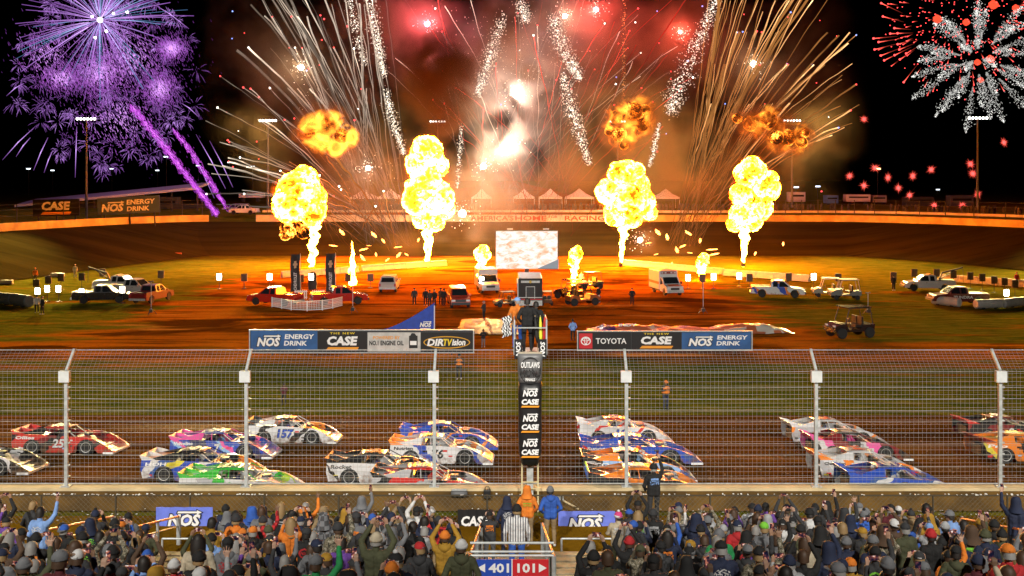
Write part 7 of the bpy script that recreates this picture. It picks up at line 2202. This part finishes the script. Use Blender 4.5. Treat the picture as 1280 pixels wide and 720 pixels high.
# ---- purple shell burst at left
def purple():
    Y = 195.0; s = F / Y
    c0 = at(125, 25, Y)
    t = thing('firework_burst', c0, 'huge purple and violet shell burst filling the upper left sky', 'firework')
    L, L2 = [], []
    for i in range(190):
        d = Vector(rng.normal(size=3)); d.normalize()
        R = rf.uniform(70, 118) / s; p0 = d * R * rf.uniform(.02, .2)
        n = 7; pts = [p0.lerp(d * R, k / 6) + Vector((0, 0, -.9 * (k / 6) ** 2)) for k in range(n)]
        br = rf.uniform(.4, 1)
        (L if rf.random() < .68 else L2).append((pts, [.035 + .05 * k / 6 * br for k in range(n)], [br * (1.0 - .62 * (k / 6)) for k in range(n)]))
    link(bpy.data.objects.new('violet_rays', streaks_mesh('violet_rays', L, M_PURT)), t)['kind'] = 'stuff'
    link(bpy.data.objects.new('blue_rays', streaks_mesh('blue_rays', L2, M_BLUT)), t)['kind'] = 'stuff'
    b = MB(); v2, f2 = ico(2); b.add((v2 * .55).tolist(), f2.tolist()); inst(b.mesh('burst_core', M_WSTAR, fixn=False), 'burst_core', t)
    for dx, dy in ((8, 14), (17, -8), (34, -10), (-6, 22), (-10, -4)):
        inst(star(M_WSTAR), 'star_head', t, at(125 + dx, 25 + dy, Y) - c0, (0, 0, 0), (.28, .28, .28))
    # crackling dandelions
    L = []
    for i in range(120):
        a = rf.uniform(0, 2 * PI); q = rf.random() ** .55
        px, py = 132 + math.cos(a) * 116 * q, 100 + math.sin(a) * 122 * q
        if py < -10: continue
        c = at(px, py, Y + rf.uniform(-12, 12)) - c0; R = rf.uniform(8, 19) / s; br = rf.uniform(.35, .9)
        for k in range(rf.randint(14, 26)):
            d = Vector(rng.normal(size=3)); d.normalize(); d *= R * rf.uniform(.6, 1.1)
            L.append(([c + d * .35, c + d * .75 + Vector((0, 0, -.10)), c + d + Vector((0, 0, -.42))], [.02, .038, .02], [br * .5, br * .85, br * .35]))
    link(bpy.data.objects.new('crackle_sparks', streaks_mesh('crackle_sparks', L, M_PURT)), t)['kind'] = 'stuff'
    # dense sprays
    P, H = [], []
    for (cx, cy, rx, ry, n) in ((215, 62, 22, 17, 900), (200, 112, 26, 26, 1100), (78, 98, 34, 22, 800), (125, 92, 40, 34, 1500), (160, 75, 70, 60, 1400), (60, 70, 45, 45, 500), (150, 150, 70, 50, 800)):
        g = rng.normal(size=(n, 3))
        for k in range(n):
            P.append(np.array(at(cx + g[k, 0] * rx * .5, cy + g[k, 1] * ry * .5, Y + g[k, 2] * 4) - c0)); H.append(min(1, max(0, .75 - .32 * np.linalg.norm(g[k, :2]) + rng.random() * .2)))
    D = np.tile(np.array([[-.25, 0, .5]]), (len(P), 1)) * (.4 + rng.random((len(P), 1)))
    M_PS = heat_material('purple_spray', [(0, (.12, .03, .20)), (.5, (.45, .12, .65)), (1, (1.5, .75, 1.9))], 1.0, False)
    o = link(bpy.data.objects.new('spray', spark_mesh('spray', P, .075, M_PS, D, np.array(H))), t); o['kind'] = 'stuff'
    # the two comets it left behind
    for pts, rad, n, lab in (([(271, 268), (240, 228), (205, 182), (165, 134)], [4, 4.5, 6, 5], 1500, 'thick purple comet tail slanting down to the left turn'), ([(284, 262), (262, 226), (240, 192), (218, 164)], [3, 4, 4.5, 3], 600, 'thinner purple comet tail right of the thick one')):
        Pp = [at(x, y, Y) for x, y in pts]
        tt = thing('purple_comet', Pp[0], lab, 'firework comet')
        P, H, D = [], [], []
        for k in range(n):
            u = rng.random() * 3; j = min(int(u), 2); w = u - j; c = Pp[j].lerp(Pp[j + 1], w) - Pp[0]; r = (rad[j] + (rad[j + 1] - rad[j]) * w) / s
            q = rng.normal(size=3) * r * .45; P.append(np.array(c) + q); H.append(min(1, max(0, .9 - np.linalg.norm(q) / r * .5 - .25 * rng.random())))
            D.append(np.array((Pp[1] - Pp[0]).normalized()) * rng.uniform(.2, .9))
        M_PC = heat_material('purple_comet', [(0, (.2, .02, .30)), (.5, (.75, .10, .95)), (1, (2.0, .7, 2.3))], 1.0, False)
        o = link(bpy.data.objects.new('sparks', spark_mesh('sparks', P, .085, M_PC, D, np.array(H))), tt); o['kind'] = 'stuff'
    for a in (((3, 200), (42, 160)), ((20, 196), (38, 172)), ((245, 168), (282, 236)), ((262, 176), (291, 234)), ((238, 186), (268, 248)), ((94, 222), (96, 158)), ((55, 216), (66, 188)), ((42, 213), (60, 172)), ((8, 120), (30, 104)), ((225, 128), (248, 146)), ((190, 4), (236, 36))):
        p0, p1 = at(a[0][0], a[0][1], Y), at(a[1][0], a[1][1], Y)
        tt = thing('firework_trail', p0, 'single lavender spark streak in the left sky', 'firework trail', group='lavender streaks')
        link(bpy.data.objects.new('trail', streaks_mesh('trail', [([Vector((0, 0, 0)), (p1 - p0) * .5 + Vector((0, 0, .3)), p1 - p0], [.03, .09, .04], [.3, .8, .4])], M_PURT)), tt)
    lamp('purple_burst_light', 'POINT', tuple(c0 + Vector((6, -6, -9))), 7000, (.72, .42, 1.0), radius=2.0)
purple()

# ---- silver palm and red peony at right
def palm():
    Y = 190.0; s = F / Y
    c0 = at(1222, 74, Y)
    t = thing('firework_burst', c0, 'silver palm burst with feathery plumes at the upper right', 'firework')
    dirs = []
    for i in range(34):
        z = 1 - 2 * (i + .5) / 34; a = i * 2.39996; r = math.sqrt(1 - z * z); dirs.append(Vector((r * math.cos(a), z, r * math.sin(a))))
    for d in dirs:
        R0, R1 = rf.uniform(26, 36) / s, rf.uniform(72, 88) / s
        n = 230; P, H = [], []
        side = d.orthogonal().normalized(); s2 = d.cross(side)
        for k in range(n):
            u = rng.random(); w = (math.sin(PI * u ** 1.5) * 6.5 + 1.0) / s
            q = d * (R0 + (R1 - R0) * u) + side * float(rng.normal()) * w * .45 + s2 * float(rng.normal()) * w * .45 + Vector((0, 0, -.9 * u * u))
            P.append(np.array(q)); H.append(min(1, max(0, .25 + .5 * u + .3 * rng.random())))
        o = link(bpy.data.objects.new('plume', spark_mesh('plume', P, .085, M_SILV, heat=np.array(H))), t); o['kind'] = 'stuff'
    c1 = at(1200, 18, Y + 6)
    t = thing('firework_burst', c1, 'red peony burst behind the silver palm at the top right', 'firework')
    L = []; P = []
    for i in range(430):
        d = Vector(rng.normal(size=3)); d.normalize()
        R = rf.uniform(.35, 1.0) * 112 / s
        q = d * R + Vector((0, 0, -.6)); P.append(np.array(q))
        if rf.random() < .5: L.append(([q * .90, q], [.02, .075], [.3, .9]))
    o = link(bpy.data.objects.new('stars', spark_mesh('stars', P, .15, M_RSTAR)), t); o['kind'] = 'stuff'
    o = link(bpy.data.objects.new('rays', streaks_mesh('rays', L, M_REDT)), t); o['kind'] = 'stuff'
    for dx, dy, r in ((-28, 6, .75), (8, 10, .6), (42, -12, .8), (38, 56, .7), (22, 60, .55), (26, 82, .5), (70, -8, .6)):
        b = MB(); v2, f2 = ico(3); b.add([tuple(q * r * (1 + .4 * mnoise.noise(Vector(q) * 2.5))) for q in v2], f2.tolist()); inst(b.mesh('red_ember', emit('red_core', (1.0, .07, .03), 1.6), True, fixn=False), 'red_ember', t, at(1200 + dx, 18 + dy, Y + 2) - c1)
    for k in range(16):
        a = rf.uniform(PI * .75, PI * 1.3); p0 = at(1178, 40, Y); p1 = at(1178 + math.cos(a) * rf.uniform(50, 100), 40 - math.sin(a) * rf.uniform(20, 90) + 10, Y)
        tt = thing('firework_trail', p0, 'thin red spark streak thrown left from the red burst', 'firework trail', group='red streaks at right')
        link(bpy.data.objects.new('trail', streaks_mesh('trail', [([(p1 - p0) * .65, (p1 - p0) * .85, p1 - p0], [.02, .06, .09], [.2, .5, 1])], M_REDT)), tt)
        inst(star(M_RSTAR), 'star_head', tt, p1 - p0, (0, 0, 0), (.2, .2, .2))
    lamp('red_burst_light', 'POINT', tuple(c1 + Vector((0, 2, 0))), 16000, (1.0, .12, .12), radius=2.0)
palm()
# ------------------------------------------------------------------ smoke: real volumes lit by the fireballs and the burning stars
def smoke(name, lo, hi, res, blobs, dens, colr, label, nscale=.10, seed=0.0, cut=(.43, .64), aniso=.1, fire=None, cat='smoke', kind='stuff', group=None):
    """blobs: (centre, radii, weight) in world metres"""
    m = bpy.data.materials.new('mat_' + name); m.use_nodes = True; nt = m.node_tree
    for n_ in list(nt.nodes): nt.nodes.remove(n_)
    pv = nt.nodes.new('ShaderNodeVolumePrincipled'); pv.inputs['Color'].default_value = tuple(colr) + (1,)
    pv.inputs['Density'].default_value = dens; pv.inputs['Anisotropy'].default_value = aniso
    o_ = nt.nodes.new('ShaderNodeOutputMaterial'); nt.links.new(pv.outputs[0], o_.inputs['Volume'])
    if fire:
        # burning gas inside the soot: it gives off its own orange light
        tc = nt.nodes.new('ShaderNodeTexCoord'); fn = nt.nodes.new('ShaderNodeTexNoise'); fn.inputs['Scale'].default_value = fire[0]; fn.inputs['Detail'].default_value = 3.0; fn.inputs['Roughness'].default_value = .6; fn.inputs['Distortion'].default_value = 1.2
        nt.links.new(tc.outputs['Object'], fn.inputs['Vector'])
        r1 = nt.nodes.new('ShaderNodeMapRange'); r1.interpolation_type = 'SMOOTHSTEP'; r1.inputs['From Min'].default_value = fire[1]; r1.inputs['From Max'].default_value = fire[1] + .16
        nt.links.new(fn.outputs['Fac'], r1.inputs['Value'])
        ad_ = nt.nodes.new('ShaderNodeAttribute'); ad_.attribute_name = 'density'
        dm = nt.nodes.new('ShaderNodeMapRange'); dm.inputs['From Min'].default_value = .25; dm.inputs['From Max'].default_value = .8; nt.links.new(ad_.outputs['Fac'], dm.inputs['Value'])
        st = node_math(nt, 'MULTIPLY', node_math(nt, 'MULTIPLY', r1.outputs[0], dm.outputs[0]), fire[2])
        nt.links.new(st, pv.inputs['Emission Strength']); 
        cr = nt.nodes.new('ShaderNodeMix'); cr.data_type = 'RGBA'; cr.inputs['A'].default_value = (1, .10, .006, 1); cr.inputs['B'].default_value = (1, .42, .04, 1)
        nt.links.new(r1.outputs[0], cr.inputs['Factor']); nt.links.new(cr.outputs['Result'], pv.inputs['Emission Color'])
    g = bpy.data.node_groups.new('smoke_' + name, 'GeometryNodeTree')
    g.interface.new_socket('Geometry', in_out='OUTPUT', socket_type='NodeSocketGeometry')
    N, Lk = g.nodes, g.links
    pos = N.new('GeometryNodeInputPosition')
    nz = N.new('ShaderNodeTexNoise'); nz.inputs['Scale'].default_value = nscale; nz.inputs['Detail'].default_value = 5.5; nz.inputs['Roughness'].default_value = .62; nz.inputs['Distortion'].default_value = .6
    off = N.new('ShaderNodeVectorMath'); off.operation = 'ADD'; off.inputs[1].default_value = (seed, seed * 2, 0)
    Lk.new(pos.outputs[0], off.inputs[0]); Lk.new(off.outputs[0], nz.inputs['Vector'])
    mr = N.new('ShaderNodeMapRange'); mr.interpolation_type = 'SMOOTHSTEP'; mr.inputs['From Min'].default_value = cut[0]; mr.inputs['From Max'].default_value = cut[1]
    Lk.new(nz.outputs['Fac'], mr.inputs['Value'])
    acc = None
    for c, r, w in blobs:
        sub = N.new('ShaderNodeVectorMath'); sub.operation = 'SUBTRACT'; Lk.new(pos.outputs[0], sub.inputs[0]); sub.inputs[1].default_value = c
        dv = N.new('ShaderNodeVectorMath'); dv.operation = 'DIVIDE'; Lk.new(sub.outputs[0], dv.inputs[0]); dv.inputs[1].default_value = r
        dt = N.new('ShaderNodeVectorMath'); dt.operation = 'DOT_PRODUCT'; Lk.new(dv.outputs[0], dt.inputs[0]); Lk.new(dv.outputs[0], dt.inputs[1])
        ng = N.new('ShaderNodeMath'); ng.operation = 'MULTIPLY'; Lk.new(dt.outputs['Value'], ng.inputs[0]); ng.inputs[1].default_value = -1.0
        ex = N.new('ShaderNodeMath'); ex.operation = 'EXPONENT'; Lk.new(ng.outputs[0], ex.inputs[0])
        ml = N.new('ShaderNodeMath'); ml.operation = 'MULTIPLY'; Lk.new(ex.outputs[0], ml.inputs[0]); ml.inputs[1].default_value = w
        if acc is None: acc = ml.outputs[0]
        else:
            ad = N.new('ShaderNodeMath'); ad.operation = 'ADD'; Lk.new(acc, ad.inputs[0]); Lk.new(ml.outputs[0], ad.inputs[1]); acc = ad.outputs[0]
    th = N.new('ShaderNodeMath'); th.operation = 'SUBTRACT'; Lk.new(acc, th.inputs[0]); th.inputs[1].default_value = .03; 
    mx = N.new('ShaderNodeMath'); mx.operation = 'MAXIMUM'; Lk.new(th.outputs[0], mx.inputs[0]); mx.inputs[1].default_value = 0.0
    fin = N.new('ShaderNodeMath'); fin.operation = 'MULTIPLY'; Lk.new(mx.outputs[0], fin.inputs[0]); Lk.new(mr.outputs[0], fin.inputs[1])
    vc = N.new('GeometryNodeVolumeCube'); vc.inputs['Min'].default_value = lo; vc.inputs['Max'].default_value = hi
    for k, r_ in zip(('Resolution X', 'Resolution Y', 'Resolution Z'), res): vc.inputs[k].default_value = r_
    Lk.new(fin.outputs[0], vc.inputs['Density'])
    sm = N.new('GeometryNodeSetMaterial'); sm.inputs['Material'].default_value = m
    Lk.new(vc.outputs[0], sm.inputs['Geometry'])
    go = N.new('NodeGroupOutput'); Lk.new(sm.outputs[0], go.inputs[0])
    me = bpy.data.meshes.new(name); me.materials.append(m)
    o = bpy.data.objects.new(name, me); link(o)
    md = o.modifiers.new('smoke', 'NODES'); md.node_group = g
    tag(o, label, cat, group, kind)
    return o
def blob(px, py, Y, rx, ry, w, depth=9.0):
    s = F / Y; p = at(px, py, Y)
    return (tuple(p), (rx / s, depth, ry / s), w)
smoke('smoke', (-56, 154.5, .3), (60, 196, 46), (230, 56, 104), [
    blob(585, 292, 157, 32, 26, 1.0, 4), blob(800, 302, 157, 24, 22, 1.0, 4), blob(860, 308, 157, 24, 22, .8, 4), blob(510, 305, 157, 26, 18, .6, 4), blob(660, 60, 178, 90, 50, .7), blob(700, 150, 176, 55, 80, .6),
    blob(440, 20, 184, 120, 60, .6), blob(340, 90, 184, 70, 70, .45), blob(860, 30, 184, 110, 60, .5), blob(1010, 90, 184, 60, 70, .45), blob(520, 40, 182, 60, 40, .8), blob(760, 40, 182, 90, 50, .55),
    blob(600, 250, 168, 60, 50, .8), blob(700, 230, 170, 80, 40, .6), blob(850, 120, 182, 110, 80, .45), blob(960, 130, 176, 70, 60, .7), blob(900, 230, 172, 90, 50, .6),
    blob(400, 150, 178, 70, 60, .6), blob(450, 80, 184, 70, 80, .45), blob(470, 230, 170, 70, 45, .8), blob(400, 240, 170, 50, 40, .5), blob(1000, 180, 170, 40, 30, .7), blob(820, 190, 172, 50, 50, .7), blob(770, 120, 172, 50, 40, .7)],
    .13, (.20, .125, .075), 'billowing smoke lit orange and white above the back straight')

smoke('white_smoke', (-24, 160, 3), (24, 190, 46), (96, 60, 110), [
    blob(636, 190, 174, 30, 60, 1.3, 6), blob(612, 110, 176, 40, 50, 1.1, 6), blob(652, 50, 178, 75, 50, .9, 7), blob(700, 100, 178, 40, 60, .6, 6), blob(600, 250, 166, 40, 40, 1.0, 5), blob(580, 290, 163, 30, 22, 1.0, 4), blob(664, 130, 176, 30, 40, .8, 6)],
    .10, (.36, .30, .26), 'pale white smoke column lit by burning stars in the middle', .15, 4.4, (.44, .62))
smoke('dark_smoke', (-24, 157, 18), (-2, 176, 44), (70, 56, 80), [
    blob(540, 78, 166, 30, 26, 1.5, 4), blob(562, 92, 166, 26, 26, 1.5, 4), blob(535, 108, 166, 26, 24, 1.3, 4), blob(570, 130, 166, 20, 24, 1.1, 4), blob(548, 150, 166, 18, 20, .8, 4)],
    .45, (.075, .034, .016), 'dark brown smoke mass above the second fireball', .20, 8.1, (.38, .56))

def fire_ball(px, py, Y, lumps, label, seed, thr, strength):
    s = F / Y
    xs = [x for x, y, r in lumps]; ys = [y for x, y, r in lumps]; rm = max(r for x, y, r in lumps) * 1.7
    a, c = at(min(xs) - rm, max(ys) + rm, Y), at(max(xs) + rm, min(ys) - rm, Y)
    d = rm / s * 1.1
    t = thing('smoke_fireball', tuple(at(px, py, Y)), label, 'fireball', group='smoky fireballs high in the sky')
    billow(t, 'burning_core', [(x, y, r * .50) for x, y, r in lumps], Y, M_FIRED, 5, .34, thr - .45, seed, freq=2.2)
    v = smoke('soot_cloud', (a.x, Y - d, a.z), (c.x, Y + d, c.z), (64, 36, 52), [(tuple(at(x, y, Y + random.uniform(-1, 1))), (r / s, r / s, r / s), 1.5) for x, y, r in lumps],
          .55, (.16, .10, .07), label, .22, seed, (.36, .56), .0, (.38, thr, strength))
    for k_ in ('label', 'category'): del v[k_]
    v.parent = t; v.location = -Vector(t.location)
fire_ball(405, 165, 158, [(390, 163, 16), (410, 158, 18), (427, 170, 15), (404, 180, 13), (420, 184, 10), (438, 172, 9)], 'orange rolling fireball in dark smoke high on the left', 1.7, .42, 3.2)
fire_ball(785, 150, 160, [(774, 168, 15), (792, 140, 20), (803, 156, 14), (762, 164, 10), (780, 182, 9), (806, 138, 12), (770, 146, 13)], 'dark red smoke ball with orange fire behind the third mast', 5.2, .50, 2.6)
fire_ball(962, 165, 160, [(985, 172, 17), (1002, 178, 12), (960, 150, 18), (938, 155, 15), (970, 172, 14), (922, 148, 10), (1006, 166, 10)], 'dark brown smoke ball glowing orange behind the right mast', 9.4, .50, 2.4)

# thin burning gas round the fireballs: ragged, half transparent edges
for q_, (t, lumps, Y) in enumerate(FB_T):
    s = F / Y; xs = [x for x, y, r in lumps]; ys = [y for x, y, r in lumps]; rm = 26
    a, c = at(min(xs) - rm, max(ys) + rm, Y), at(max(xs) + rm, min(ys) - rm, Y); d = 5.0
    v = smoke('burning_gas', (a.x, Y - d, a.z), (c.x, Y + d, c.z), (72, 44, 84), [(tuple(at(x, y, Y)), (r / s * .86, r / s * .8, r / s * .86), 1.0) for x, y, r in lumps],
              .35, (.3, .15, .05), 'burning gas', .42, q_ * 6.3, (.46, .62), .0, (.30, .30, 5.0))
    for k_ in ('label', 'category'): del v[k_]
    v.parent = t; v.location = -Vector(t.location)
